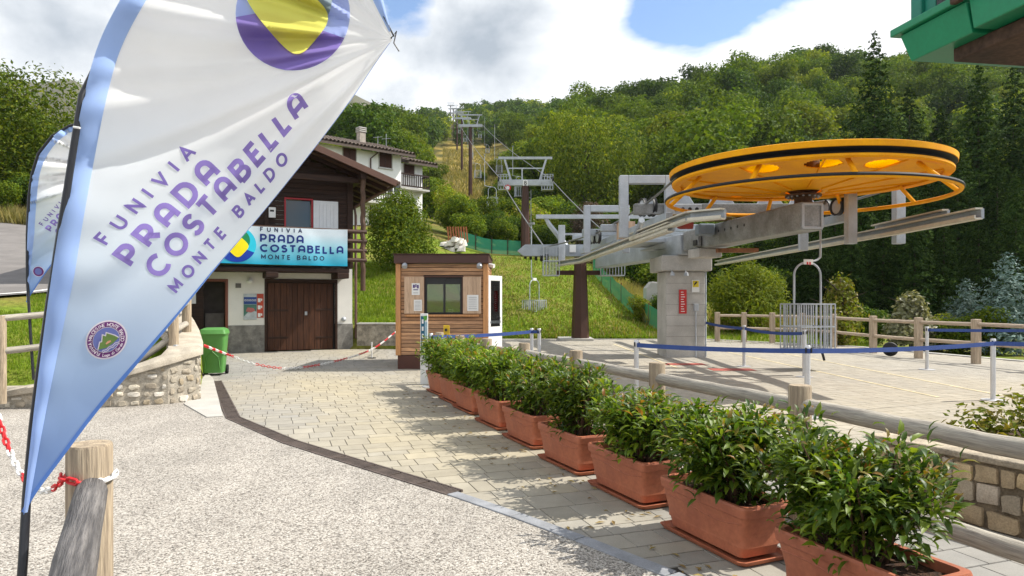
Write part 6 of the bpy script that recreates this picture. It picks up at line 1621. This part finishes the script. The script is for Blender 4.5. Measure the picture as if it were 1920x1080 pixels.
# ------------------------------------------------------------------ log fences
def log(mb, p, q, r, n=10, wob=.0):
    p, q = Vector(p), Vector(q); L = (q-p).length; k = max(2, int(L/.3)); pts = [p+(q-p)*i/k+V(0, 0, rnd.uniform(-wob, wob)) for i in range(k+1)]
    return mb.tube(pts, [r*rnd.uniform(.96, 1.04) for _ in pts], n)
def rail(parent, p, q, r, mat=None, n=12, wob=.004):
    p, q = Vector(p), Vector(q); d = q-p; L = d.length; k = max(2, int(L/.25)); mb = MB()
    mb.tube([V(L*i/k, rnd.uniform(-wob, wob), rnd.uniform(-wob, wob)) for i in range(k+1)], [r*rnd.uniform(.965, 1.035) for _ in range(k+1)], n)
    o = build('rail', mb, mat or m_logx, parent, world=False); o.location = p-parent.location; o.rotation_euler = d.to_track_quat('X', 'Z').to_euler(); return o
def post(parent, x, y, z0, z1, r, mat=None):
    return build('post', MB().disc_caps(V(x, y, 0), [(r, z0), (r*1.0, (z0+z1)/2), (r*.99, z1-.012), (r*.93, z1)], 18), mat or m_logz, parent, ang=50)
m_rail1 = wood('log_rail_across_view', (.36,.32,.27), (.20,.175,.15), .75, 'x', .08, .5, 1.2)
m_raily = wood('log_rail_along_view', (.38,.34,.28), (.20,.18,.155), .75, 'y', .08, .5, 1.2)
ff = thing('log_fence', 'weathered round log fence running beside the row of planters from the booth to the front', 'fence', (2.17, 5.14, 0))
fpx = [(824,623),(862,629),(913,635),(983,643),(1080,657),(1232,680),(1500,722)]
fp = []
for u, v in fpx: d = F*(.65)/(v-CY); fp.append(V((u-CX)/F*d, d, 0))
fp.append(V(2.86, 3.30, 0))
for i, p in enumerate(fp): post(ff, p.x, p.y, -.05, 1.0, .083)
for i in range(len(fp)-1):
    a, b = fp[i], fp[i+1]; t = (b-a).normalized()
    for z, r in ((.845, .058), (.29, .058)): rail(ff, a+t*.02+V(0,0,z), b-t*.02+V(0,0,z), r)
# foreground post with a rail toward the camera
fg = thing('log_fence', 'log post and grey cracked rail in the front corner under the large flag', 'fence', (-1.72, 2.78, 0))
post(fg, -1.72, 2.78, -.05, 1.06, .085)
rail(fg, V(-1.665, 2.70, .885), V(-1.00, 1.50, .88), .058, wood('grey_cracked_rail', (.22,.205,.195), (.085,.08,.08), .7, 'x', .02, .8, 1.4), 16, .002)
rail(fg, V(-1.665, 2.70, .35), V(-1.00, 1.50, .35), .058)
# left fence on the grass and the posts on the wall
lf2 = thing('log_fence', 'two rail log fence on the grass bank behind the small feather flag', 'fence', P(2, 720, 9.9))
pts = [P(-190, 590, 9.7), P(3, 592, 9.95), P(92, 586, 10.3)]
for i, p in enumerate(pts[:2]): post(lf2, p.x, p.y, .12, H-(592-CY)/F*p.y, .062)
post(lf2, P(160,590,10.6).x, 10.6, .3, H-(592-CY)/F*10.6, .06)
q = [pts[0], pts[1], P(160, 590, 10.6)]
for i in range(2):
    for dz in (-.04, -.52): rail(lf2, V(q[i].x, q[i].y, H-(592-CY)/F*9.95+dz+.16*(i==0)*0), V(q[i+1].x, q[i+1].y, H-(592-CY)/F*10.1+dz+.10*i), .05)
wf = thing('log_fence', 'short log fence with grey steel shoes standing on the curved wall coping', 'fence', P(325, 668, 11.3))
wpts = [(325, 664, 568, 11.25), (350, 640, 548, 12.6)]
pp_ = []
for u, vb, vt, d in wpts:
    a, b = P(u, vb, d), P(u, vt, d); post(wf, a.x, a.y, a.z-.1, b.z, .082); pp_.append((a, b))
    build('shoe', MB().box(a.x-.11, a.x+.11, a.y-.11, a.y+.11, a.z-.02, a.z+.01).box(a.x+.06, a.x+.10, a.y-.12, a.y-.04, a.z+.01, a.z+.16), m_steel, wf, smooth=False)
for k in (.36, .78): rail(wf, pp_[0][0].lerp(pp_[0][1], k)+V(-.1,-.1,0), pp_[1][0].lerp(pp_[1][1], k), .055)
for k in (.36, .78): rail(wf, P(240, 700-100*k+28, 11.0), pp_[0][0].lerp(pp_[0][1], k), .055)
for k in (.36, .78): rail(wf, pp_[1][0].lerp(pp_[1][1], k), P(352, 628-70*k, 15.2), .055)
# rear rail fence
rf = thing('rail_fence', 'two rail timber fence closing the far side of the terrace below the spruces', 'fence', (11.8, 18.9, 0))
rp_ = [(1345,640),(1395,641),(1448,643),(1504,645),(1563,651),(1637,662),(1722,672),(1830,682),(1968,697),(2150,716)]
rpts = [G(u, v) for u, v in rp_]; m_timber = wood('pale_timber', (.56,.45,.33), (.38,.30,.22), .8, 'z', .1); m_timberx = wood('pale_timber_rail', (.58,.47,.35), (.38,.30,.23), .8, 'x', .08)
for p in rpts: build('post', MB().box(p.x-.085, p.x+.085, p.y-.085, p.y+.085, -.15, 1.13), m_timber, rf, smooth=False, bevel=.015)
for a, b in zip(rpts, rpts[1:]):
    t = (b-a).normalized()
    for z in (1.0, .52): rail(rf, a+t*.02+V(0,0,z), b-t*.02+V(0,0,z), .05, m_timberx, 8)
# net fence on the lawn
m_net, nt_, b_ = newmat('green_net'); o_ = nt_.nodes['Material Output']; b_.inputs['Base Color'].default_value = (.04,.34,.19,1); b_.inputs['Roughness'].default_value = .7
tr = N(nt_, 'ShaderNodeBsdfTransparent'); mx = N(nt_, 'ShaderNodeMixShader'); mx.inputs[0].default_value = .74
nt_.links.new(tr.outputs[0], mx.inputs[1]); nt_.links.new(b_.outputs[0], mx.inputs[2]); nt_.links.new(mx.outputs[0], o_.inputs[0])
nf = thing('net_fence', 'green plastic net fence on brown stakes bounding the lawn on the side of the pier', 'fence', P(1245, 615, 29))
npx = [(1112,507,42),(1128,517,39.5),(1145,528,37.5),(1165,543,35.5),(1192,566,33),(1217,588,31),(1246,613,29)]
npts = [V((u-CX)/F*d, d, zt((u-CX)/F*d, d)) for u, v, d in npx]
for p in npts: build('stake', MB().bar(p+V(0,0,-.1), p+V(0,0,1.05), .055, .055, (0,1,0)), M('brown_stake', (.20,.10,.05), .8), nf, smooth=False)
vs, fs = [], []
for i in range(len(npts)-1):
    for k in range(8):
        t = k/8; p = npts[i].lerp(npts[i+1], t); vs += [(p.x-.01, p.y-.04, p.z-.02), (p.x-.01+.02*math.sin(k), p.y-.045, p.z+.95-.05*math.sin(t*math.pi))]
p = npts[-1]; vs += [(p.x-.01, p.y-.04, p.z), (p.x-.01, p.y-.04, p.z+.95)]
fs = [(2*i, 2*i+1, 2*i+3, 2*i+2) for i in range(len(vs)//2-1)]
obj_w('netting', mesh_np('netting', vs, fs, m_net), nf)
nf2 = thing('net_fence', 'green net fence stretched behind the hedge at the head of the lawn', 'fence', P(920, 485, 47.5))
vs = []
for k in range(13): 
    x = (862+k*10-CX)/F*47.5; z = zt(x, 47.5); vs += [(x, 47.5, z), (x, 47.5, z+1.0)]
    if k % 3 == 0: build('stake', MB().bar(V(x,47.45,z-.1), V(x,47.45,z+1.1), .06, .06, (0,1,0)), m_bark, nf2, smooth=False)
obj_w('netting', mesh_np('netting', vs, [(2*i, 2*i+2, 2*i+3, 2*i+1) for i in range(12)], m_net), nf2)

# ------------------------------------------------------------------ planters in a row
def laurel(seed, n=1150):
    """a bushy laurel: stems, folded lance leaves hanging outward; local origin at the soil"""
    r = np.random.default_rng(seed); q = random.Random(seed); L, stems = [], MB()
    ns = 34
    heads = []
    for i in range(ns):
        a = q.random()*6.28; rr = math.sqrt(q.random()); bx, by = q.uniform(-.30,.30), q.uniform(-.10,.10)
        top = V(bx*1.25+math.cos(a)*rr*.20, by*1.2+math.sin(a)*rr*.24, q.uniform(.40, .66)*(1-.18*rr)); mid = V(bx*.9+math.cos(a)*rr*.08, by+math.sin(a)*rr*.08, top.z*.5)
        stems.tube([V(bx*.6, by*.6, -.05), mid, top], [.009, .006, .003], 5); heads.append((V(bx*.6, by*.6, -.05), mid, top))
    me_s = bpy.data.meshes.new('stems'); me_s.from_pydata(stems.v, [], stems.f); me_s.materials.append(M('laurel_stem_%d' % seed, (.10,.05,.025), .7))
    verts, faces, mi = [], [], []
    for k in range(n):
        b, m, t = heads[k % ns]; s = q.random()**.55
        c = m.lerp(t, (s-.4)/.6) if s > .4 else b.lerp(m, s/.4*.8+.2)
        a = q.random()*6.28; spread = q.uniform(.02, .16)*(1.15-.3*s)
        base = c+V(math.cos(a)*spread, math.sin(a)*spread, q.uniform(-.04,.05))
        base.x = max(-.50, min(.50, base.x)); base.y = max(-.36, min(.36, base.y))
        el = q.uniform(-.6, .9) if s < .8 else q.uniform(-.2, 1.25)
        d = V(math.cos(a+q.uniform(-.9,.9))*math.cos(el), math.sin(a+q.uniform(-.9,.9))*math.cos(el), math.sin(el)).normalized()
        ln = q.uniform(.055, .105)*(1 if s < .9 else .8); wd = ln*q.uniform(.13, .19)
        side = d.cross(V(q.uniform(-.4,.4), q.uniform(-.4,.4), 1)).normalized(); up = side.cross(d)
        if up.z < 0: up = -up; side = -side
        sag = -up*ln*.10
        p0 = base; p1 = base+d*ln*.35+up*ln*.05; p2 = base+d*ln*.70+up*ln*.0; p3 = base+d*ln+sag*1.8
        i0 = len(verts); fold = up*wd*.5
        verts += [p0, p1, p2, p3, p1+side*wd+fold, p2+side*wd*.8+fold+sag*.2, p1-side*wd+fold, p2-side*wd*.8+fold+sag*.2]
        faces += [(i0, i0+1, i0+4), (i0+1, i0+2, i0+5, i0+4), (i0+2, i0+3, i0+5), (i0, i0+6, i0+1), (i0+1, i0+6, i0+7, i0+2), (i0+2, i0+7, i0+3)]
        mi += [1 if (s > .93 and q.random() < .30) else 0]*6
    me = bpy.data.meshes.new('foliage'); me.from_pydata([tuple(v) for v in verts], [], faces); me.materials.append(m_leaf_shrub); me.materials.append(m_leaf_tip)
    me.polygons.foreach_set('material_index', np.array(mi, np.int32)); me.polygons.foreach_set('use_smooth', np.ones(len(me.polygons), bool)); me.update()
    return me, me_s
laurels = [laurel(s, n_) for s, n_ in ((1, 4200), (2, 3800), (3, 3500), (4, 3600), (5, 3000), (6, 4000))]
def frustum(mb, l0, w0, l1, w1, z0, z1, n=5, rc=.04):
    def loop(l, w, z):
        r = []
        for sx, sy, a0 in ((1,1,0), (-1,1,90), (-1,-1,180), (1,-1,270)):
            for k in range(n): a = R(a0+90*k/(n-1)); r.append((sx*(l/2-rc)+rc*math.cos(a), sy*(w/2-rc)+rc*math.sin(a), z))
        return r
    a, b = loop(l0, w0, z0), loop(l1, w1, z1); base = len(mb.v); m = len(a); mb.v += a+b
    for i in range(m): j = (i+1) % m; mb.f.append((base+i, base+j, base+m+j, base+m+i))
    return base, m
def make_planter():
    t = thing('planter', 'planter', 'planter', (0,0,0))
    mb = MB(); b, m = frustum(mb, .72, .30, .84, .37, .035, .30); mb.f.append(tuple(range(b, b+m))[::-1])
    frustum(mb, .80, .335, .78, .32, .365, .10); build('tub', mb, m_terra, t, world=False, ang=50)
    mb = MB(); frustum(mb, .845, .375, .865, .39, .295, .30); frustum(mb, .865, .39, .88, .40, .30, .352); frustum(mb, .88, .40, .87, .39, .352, .368); frustum(mb, .87, .39, .80, .335, .368, .366); build('rim', mb, m_terra, t, world=False, ang=50)
    for sgn in (-1, 1):
        mb = MB()
        for i in range(20):
            x0, x1 = -.39+i*.039, -.39+(i+1)*.039
            zf = lambda x: .255-.022*math.sin((x+.39)/.78*math.pi*1.0)-.012*math.sin(x*9)
            yf = lambda z: (.15+.035*(z-.035)/.265)+.0015
            mb.add([(x0, sgn*yf(zf(x0)), zf(x0)-.004), (x1, sgn*yf(zf(x1)), zf(x1)-.004), (x1, sgn*(yf(zf(x1))+.003), zf(x1)), (x0, sgn*(yf(zf(x0))+.003), zf(x0)), (x0, sgn*yf(zf(x0)), zf(x0)+.004), (x1, sgn*yf(zf(x1)), zf(x1)+.004)], [(0,1,2,3), (3,2,5,4)])
        build('wave_ridge', mb, m_terra, t, world=False)
    mb = MB(); b, m = frustum(mb, .82, .38, .86, .42, .004, .035); mb.f.append(tuple(range(b, b+m))[::-1]); frustum(mb, .86, .42, .84, .40, .035, .036); b, m = frustum(mb, .84, .40, .80, .36, .036, .012); mb.f.append(tuple(range(b+m, b+2*m))); build('saucer', mb, m_terra, t, world=False, ang=50)
    mb = MB(); nx, ny = 16, 7; b = len(mb.v)
    for j in range(ny+1):
        for i in range(nx+1): mb.v.append((-.395+.79*i/nx, -.165+.33*j/ny, .315+rnd.uniform(-.012,.015)))
    for j in range(ny):
        for i in range(nx): mb.f.append((j*(nx+1)+i, j*(nx+1)+i+1, (j+1)*(nx+1)+i+1, (j+1)*(nx+1)+i))
    build('soil', mb, m_soil, t, world=False)
    return t
pl0 = make_planter()
corners = [(1.46, 3.83), (1.06, 4.93), (.664, 6.07), (.26, 7.09), (-.128, 8.19), (-.52, 9.26), (-.918, 10.4), (-1.23, 11.3), (-1.55, 12.25)]
plab = ['front terracotta planter, cut off by the bottom edge beside the low sandstone wall', 'terracotta planter with a dense laurel, second from the front of the row',
 'terracotta planter showing bare soil, third from the front of the row', 'terracotta planter with a bare corner of soil and thin stems, fourth from the front', 'terracotta planter in the middle of the row, fifth from the front',
 'terracotta planter sixth from the front, its laurel turning yellowish', 'terracotta planter third from the booth end of the row', 'terracotta planter second from the booth end of the row', 'terracotta planter at the booth end of the row beside the totem sign']
slab = [s.replace('terracotta planter', 'laurel shrub in the terracotta planter').replace('with the largest glossy laurel, ', '').replace('with a dense laurel, ', '').replace(', its laurel turning yellowish', ', slightly yellowish').replace('showing a wide strip of bare soil, ', '').replace('with a bare corner of soil and thin stems, ', '') for s in plab]
slab[8] = 'laurel shrub at the booth end of the planter row beside the totem sign'
slab[0] = 'largest glossy laurel shrub in the front planter, beside the low sandstone wall'
eh = V(.40, -.917, 0).normalized(); nh = V(-eh.y, eh.x, 0)
rzp = math.atan2(eh.y, eh.x)
dx_ = (-.09, 0, .05, .05, 0, 0, 0, 0, 0)
for i, (x, y) in enumerate(corners):
    c = V(x, y, 0)+eh*.43+nh*.20
    t = pl0 if i == 0 else copy_tree(pl0)
    t.location = (c.x, c.y, 0.004); t.rotation_euler = (0, 0, rzp+rnd.uniform(-.02,.02)); t['label'] = plab[i]; t['category'] = 'planter'; t['group'] = 'row of terracotta planters'
    f_, s_ = laurels[(0, 1, 4, 2, 3, 5, 0, 4, 1)[i]]
    s = thing('laurel_shrub', slab[i], 'shrub', (c.x+eh.x*dx_[i], c.y+eh.y*dx_[i], .315), rzp+(math.pi if i % 2 else 0)+rnd.uniform(-.08,.08), 'laurels in the row of planters')
    sx = (1.02, 1.10, 1.0, .98, 1.06, 1.08, 1.08, 1.08, 1.08)[i]; szz = (1.06, 1.02, .96, 1.10, 1.10, 1.18, 1.06, 1.12, 1.08)[i]; sy_ = 1.2
    obj('foliage', f_, s, s=(sx, sy_, szz)); obj('stems', s_, s, s=(sx, sy_, szz))

# a few fallen leaves along the planters
lv, lf_f = [], []
for k in range(170):
    i = rnd.randrange(9); c = V(*corners[i], 0)+eh*rnd.uniform(-.3, 1.1)+nh*rnd.gauss(-.12, .28); a = rnd.random()*6.28; s = rnd.uniform(.022, .05)
    d = V(math.cos(a), math.sin(a), 0)*s; n_2 = V(-d.y, d.x, 0)*.3; z = V(0,0,.006); b = len(lv)
    lv += [c-d+z, c+n_2+z+V(0,0,.008), c+d+z+V(0,0,.004), c-n_2+z+V(0,0,.010)]; lf_f.append((b, b+3, b+2, b+1))
o = obj('fallen_leaves', mesh_np('fallen_leaves', [tuple(v) for v in lv], lf_f, leafmat('dry_fallen_leaves', (.20,.12,.03), (.34,.26,.07), .7, .1, objr=0.))); props(o, 'dry leaves dropped on the paving along the planters', 'leaves', None, 'stuff')
# ------------------------------------------------------------------ belt barriers
def stanchion(label, x, y, h=1.0):
    t = thing('barrier_post', label, 'barrier post', (x, y, 0), 0, 'belt barrier posts on the terrace')
    build('tube', MB().disc_caps(V(x,y,0), [(.038,.012),(.038,h-.07)], 14), m_barrier, t, ang=50)
    build('head', MB().disc_caps(V(x,y,0), [(.041,h-.068),(.041,h-.01),(.034,h)], 14), m_barrier, t, ang=50)
    build('belt_slot', MB().box(x-.046, x-.030, y-.048, y-.030, h-.10, h-.03).box(x+.030, x+.046, y-.048, y-.030, h-.10, h-.03), m_black, t, smooth=False)
    build('foot', MB().disc_caps(V(x,y,0), [(.17,.003),(.17,.010),(.05,.016)], 20), m_barrier, t, ang=30)
    return V(x, y, h-.075)
def belt(label, a, b, sag=.02):
    t = (b-a).normalized(); n = 10; vs = []
    for i in range(n+1):
        k = i/n; p = a.lerp(b, k); p.z -= sag*4*k*(1-k); vs += [(p.x, p.y-.044, p.z-.034), (p.x, p.y-.044, p.z+.034), (p.x, p.y-.047, p.z+.034), (p.x, p.y-.047, p.z-.034)]
    fs = []
    for i in range(n):
        for j in range(4): fs.append((i*4+j, i*4+(j+1) % 4, i*4+4+(j+1) % 4, i*4+4+j))
    o = obj('barrier_belt', mesh_np('barrier_belt', vs, fs, m_belt)); props(o, label, 'barrier belt')
g1, g2, g3 = V(1.95, 10.7, 0), V((1514-CX)/F*9.5, 9.5, 0), V((1862-CX)/F*11.1, 11.1, 0)
q1 = stanchion('slim grey barrier post nearest to the concrete pier foot, in the front belt line', g1.x, g1.y); q2 = stanchion('grey barrier post rising just behind the thick log post of the front fence', g2.x, g2.y); q3 = stanchion('grey barrier post beside the sparse bed shrub at the wall', g3.x, g3.y)
g4, g5 = G(1395, 687), G(1508, 707); q4 = stanchion('grey barrier post between the concrete pier and the hanging basket chair', g4.x, g4.y); q5 = stanchion('grey barrier post in front of the large hanging basket chair', g5.x, g5.y)
g6 = G(1738, 693); q6 = stanchion('grey barrier post in front of the rear rail fence near the pale shrub', g6.x, g6.y)
g7, g8 = V((997-CX)/F*15, 15, 0), V((1011-CX)/F*14.9, 14.9, 0); q7 = stanchion('barrier post of the close pair beyond the planters, on the booth side', g7.x, g7.y); q8 = stanchion('barrier post of the close pair beyond the planters, on the pier side', g8.x, g8.y)
belt('long blue belt from the pier side post to the one behind the log post', q1, q2); belt('blue belt from the post behind the log post to the post by the bed shrub', q2, q3, .03)
belt('blue belt running on out of the picture from the post by the bed shrub', q3, V(q3.x+3.5, q3.y-.8, q3.z), .02)
belt('blue belt between the concrete pier and the first rear barrier post', V(px1+.02, 19.4, .98), q4, .03); belt('short blue belt ending in front of the hanging basket chair', q4, q5, .05)
belt('blue belt in front of the rear rail fence leaving the picture', q6, V(q6.x+5, q6.y+.6, q6.z), .03)
belt('blue belt stretched across the front of the ticket booth', V((808-CX)/F*12.8, 12.8, .93), q7, .02); belt('very short blue belt joining the close pair of barrier posts', q7, q8, .0)
g9 = V((808-CX)/F*12.8, 12.8, 0); stanchion('barrier post hidden beside the blue totem sign at the planter row end', g9.x, g9.y)

# ------------------------------------------------------------------ bin, totem, yellow sign, chains
p = P(402, 703, 14.8); bn_ = thing('wheelie_bin', 'green wheelie bin with closed lid beside the chalet entrance', 'bin', (p.x, p.y, 0), .25)
mb = MB(); b, m = frustum(mb, .40, .44, .50, .58, .06, .86, 4, .05); mb.f.append(tuple(range(b, b+m))[::-1]); build('body', mb, m_bin, bn_, world=False, ang=50)
mb = MB(); frustum(mb, .52, .60, .55, .63, .86, .90, 4, .05); b, m = frustum(mb, .55, .63, .50, .57, .90, .985, 4, .05); b, m = frustum(mb, .50, .57, .36, .42, .985, 1.02, 4, .05); mb.f.append(tuple(range(b+m, b+2*m))); build('lid', mb, m_bin, bn_, world=False, ang=40)
for s in (-1, 1): build('wheel', MB().disc_caps(V(s*.22, .22, .10), [(.10,-.03),(.10,.03)], 16, (1,0,0)), m_rubber, bn_, world=False)
build('front_ridge', MB().tube([V(-.15,-.235,.15), V(-.12,-.25,.40), V(0,-.262,.52), V(.12,-.25,.40), V(.15,-.235,.15)], .012, 6), m_bin, bn_, world=False)
build('handle', MB().tube([V(-.2,.33,.93), V(.2,.33,.93)], .02, 8), m_bin, bn_, world=False)
t = thing('totem_sign', 'slim blue and white totem sign with a green mark beside the ticket booth', 'sign', (P(795,706,13.2).x, 13.2, 0))
a, b = P(788, 588, 13.2), P(802, 706, 13.2)
build('board', MB().box(a.x, b.x, 13.2, 13.25, -.02, a.z), m_white, t, smooth=False, bevel=.005)
build('blue_band', MB().box(a.x+.012, a.x+.085, 13.194, 13.1985, .62, a.z-.05), M('petrol_blue_print', (.02,.13,.22), .6), t, smooth=False)
build('pale_band', MB().box(a.x+.088, b.x-.008, 13.194, 13.1985, .80, a.z-.16), M('sky_print', (.40,.58,.66), .6), t, smooth=False)
build('green_mark', MB().prism([V(a.x+.05,13.193,a.z-.05), V(b.x-.01,13.193,a.z-.04), V(b.x-.02,13.193,a.z-.12), V(a.x+.085,13.193,a.z-.14)], (0,.001,0)), M('leaf_green_print', (.12,.45,.05), .6), t, smooth=False)
mb = MB()
for k in range(4): mb.box(a.x+.03, a.x+.065, 13.190, 13.1935, .75+k*.14, .83+k*.14)
build('print_marks', mb, m_white, t, smooth=False)
t = thing('warning_sign', 'small yellow folding warning sign standing above the planter hedge in front of the booth', 'sign', (P(836,640,13.4).x, 13.4, 0))
a, b = P(830, 610, 13.4), P(842, 645, 13.4)
build('panel', MB().prism([V(a.x,13.4,.25), V(b.x+.02,13.4,.25), V(b.x,13.45,a.z), V(a.x+.01,13.45,a.z)], (0,.02,0)), M('yellow_plastic', (.78,.50,.02), .5), t, smooth=False, bevel=.005)
build('panel', MB().prism([V(a.x,13.72,.0), V(b.x+.02,13.72,.0), V(b.x,13.475,a.z-.01), V(a.x+.01,13.475,a.z-.01)], (0,.02,0)), M('yellow_plastic', (.78,.50,.02), .5), t, smooth=False)
build('pictogram', MB().ring(V((a.x+b.x)/2, 13.41, a.z-.22), .035, .008, (0,1,.1), 12, 5).bar(V(a.x+.04,13.42,a.z-.09), V(b.x-.04,13.42,a.z-.09), .012, .05), m_black, t, smooth=False)
def chain(name, label, pts, link_len, r, sag=0., per=6, singles=True, wid=.36):
    """plastic chain of interlocking oval links, red and white in turns"""
    t = thing(name, label, 'chain', tuple(pts[0]))
    Ls = [(b-a).length for a, b in zip(pts, pts[1:])]; tot = sum(Ls); n = int(tot/(link_len*.74)); acc = {0: MB(), 1: MB()}
    def at(s):
        for a, b, L in zip(pts, pts[1:], Ls):
            if s <= L: return a.lerp(b, s/L)
            s -= L
        return pts[-1].copy()
    for i in range(n):
        p, q = at(tot*i/n), at(min(tot, tot*(i+1)/n)); c = (p+q)/2; d = (q-p).normalized()
        up = V(0,0,1) if abs(d.z) < .9 else V(1,0,0); a = d.cross(up).normalized(); b = a.cross(d)
        ax = a if i % 2 else b; ll, ww = link_len/2-r, link_len*wid/2
        path = [c+d*(ll-ww)*(1 if math.cos(th) > 0 else -1)+d*ww*math.cos(th)+ax*ww*math.sin(th) for th in [2*math.pi*k/10 for k in range(10)]]
        mb = MB() if singles else acc[(i//per) % 2]
        base = len(mb.v); m = 5
        for k in range(10):
            tt_ = (path[(k+1) % 10]-path[k-1]).normalized(); nn = tt_.cross(a if ax is b else b).normalized(); bb_ = tt_.cross(nn)
            for j in range(m): an = 2*math.pi*j/m; mb.v.append(tuple(path[k]+nn*r*math.cos(an)+bb_*r*math.sin(an)))
        for k in range(10):
            for j in range(m): mb.f.append((base+k*m+j, base+((k+1) % 10)*m+j, base+((k+1) % 10)*m+(j+1) % m, base+k*m+(j+1) % m))
        if singles: build('link', mb, m_red if (i//per) % 2 == 0 else m_chainwhite, t)
    if not singles:
        build('red_links', acc[0], m_red, t)['kind'] = 'stuff'; build('white_links', acc[1], m_chainwhite, t)['kind'] = 'stuff'
def caten(a, b, sag, n=14): 
    r = []
    for i in range(n+1): k = i/n; p = a.lerp(b, k); p.z -= sag*4*k*(1-k); r.append(p)
    return r
c0 = V(-1.72, 2.78, .93); ring_ = [c0+V(math.cos(R(a))*.100, math.sin(R(a))*.100, .012*math.sin(R(a*2))) for a in range(200, 391, 12)]
chain('plastic_chain', 'red and white plastic chain looped tightly round the front log post', ring_, .058, .0062, per=4)
chain('plastic_chain', 'red and white plastic chain sagging from the front post toward the bank fence', caten(V(-1.82, 2.80, .93), V(-2.72, 3.55, 1.22), .26), .058, .0062, per=5)
chain('plastic_chain', 'thin red and white chain drooping across the forecourt from the bin to the retaining wall', smoothpath([P(383, 648, 11.6), P(428, 665, 15.1), P(480, 683, 15.4), P(545, 690.5, 15.7), P(625, 678, 17.0), P(697, 655, 18.9), P(742, 622, 22.2)], 8), .085, .008, per=9, singles=False, wid=.5)
t = thing('chain_post', 'short red and white stub carrying the forecourt chain before the retaining wall', 'post', (P(697,672,18.9).x, 18.9, 0))
build('tube', MB().disc_caps(V(P(697,672,18.9).x,18.9,0), [(.02,0),(.02,.45)], 8), m_chainwhite, t); build('foot', MB().disc_caps(V(P(697,672,18.9).x,18.9,0), [(.12,.002),(.12,.02)], 12), m_black, t)
p = P(1690, 655, 18.8); t = thing('tyre', 'dark rounded rubber object leaning at the rear fence foot', 'tyre', (p.x, 19.3, 0)); build('rubber_body', MB().lathe(V(p.x, 19.35, .22), [(.001,-.10),(.13,-.09),(.2,-.04),(.2,.04),(.13,.09),(.001,.10)], 20, (.5,.8,.2)), m_rubber, t)

# ------------------------------------------------------------------ green cabin hanging in at the top corner
gt = thing('lift_cabin', 'green painted old lift cabin with a brown underside held up at the top corner', 'cabin', (2.88, 3.2, 2.9))
ex = V(.16, -1, 0).normalized(); ey = V(1, .16, 0).normalized(); o0 = V(2.264, 4.016, 0)
def gp_(a, b, z): return o0+ex*a+ey*b+V(0,0,z)
def gbox(a0, a1, b0, b1, z0, z1, mb=None): return (mb or MB()).prism([gp_(a0,b0,z0), gp_(a1,b0,z0), gp_(a1,b1,z0), gp_(a0,b1,z0)], (0,0,z1-z0))
def gtaper(a0, a1, zb, zt2, inset): 
    return MB().add([gp_(a0+inset,inset,zb), gp_(a1,inset,zb), gp_(a1,1.04,zb), gp_(a0+inset,1.04,zb), gp_(a0,0,zt2), gp_(a1,0,zt2), gp_(a1,1.04,zt2), gp_(a0,1.04,zt2)], [(3,2,1,0),(4,5,6,7),(0,1,5,4),(1,2,6,5),(2,3,7,6),(3,0,4,7)])
build('floor_pan', gtaper(0.024, 0.496, 3.026, 3.186, 0.04), m_green, gt, smooth=False, bevel=.006)
build('floor_pan', gtaper(0.512, 2.4, 3.034, 3.21, 0.016), m_green, gt, smooth=False, bevel=.006)
build('floor_lip', gbox(-0.024, 0.48, -0.028, 1.064, 3.19, 3.234), m_green, gt, smooth=False, bevel=.006)
build('floor_lip', gbox(0.516, 2.4, -0.024, 1.064, 3.214, 3.258), m_green, gt, smooth=False, bevel=.006)
build('under_plate', gbox(0.272, 2.4, 0.128, 0.92, 2.954, 3.03), m_rust, gt, smooth=False, bevel=.01)
build('latch', MB().obox(gp_(0.48, -0.036, 3.21), ex*.03, ey*.02, V(0,0,.03)), m_rust, gt, smooth=False, bevel=.01)
build('corner_post', gbox(0.08, 0.16, 0.024, 0.104, 3.2356, 4.65), m_teal, gt, smooth=False, bevel=.006)
build('corner_post', gbox(2.28, 2.36, 0.024, 0.104, 3.2596, 4.65), m_teal, gt, smooth=False, bevel=.006)
build('corner_post', gbox(0.08, 0.16, 0.92, 1, 3.2356, 4.65), m_teal, gt, smooth=False, bevel=.006)
build('side_panel', gbox(0.164, 0.24, 0.048, 0.08, 3.2356, 4.65), m_teal, gt, smooth=False)
m_mesh = M('black_speckled_panel', (.02,.02,.022), .7, 0, .6, 40, 200, .5, (.10,.10,.11))
build('mesh_panel', gbox(0.244, 0.496, 0.052, 0.076, 3.2356, 4.65), m_mesh, gt, smooth=False); build('mesh_panel', gbox(0.528, 2.272, 0.052, 0.076, 3.2596, 4.65), m_mesh, gt, smooth=False)
build('end_panel', gbox(0.096, 0.12, 0.108, 0.916, 3.2356, 4.65), m_teal, gt, smooth=False)
build('roof', gbox(0, 2.44, -0.016, 1.056, 4.658, 4.77), m_green, gt, smooth=False, bevel=.03)
build('support_column', gbox(2.12, 2.32, 0.7, 0.9, -0.1, 2.95), m_brownsteel, gt, smooth=False, bevel=.02)

# ------------------------------------------------------------------ air between here and the ridge
mh = bpy.data.materials.new('thin_haze'); mh.use_nodes = True; nh_ = mh.node_tree; nh_.nodes.remove(nh_.nodes['Principled BSDF'])
pv = N(nh_, 'ShaderNodeVolumePrincipled'); pv.inputs['Color'].default_value = (.78, .87, 1, 1); pv.inputs['Density'].default_value = .0001; pv.inputs['Anisotropy'].default_value = .2
nh_.links.new(pv.outputs[0], nh_.nodes['Material Output'].inputs['Volume'])
o = build('haze', MB().box(-4600, 4600, -700, 4600, -2, 560), mh, smooth=False); o['kind'] = 'stuff'; o['label'] = 'thin bluish summer haze over the slopes'
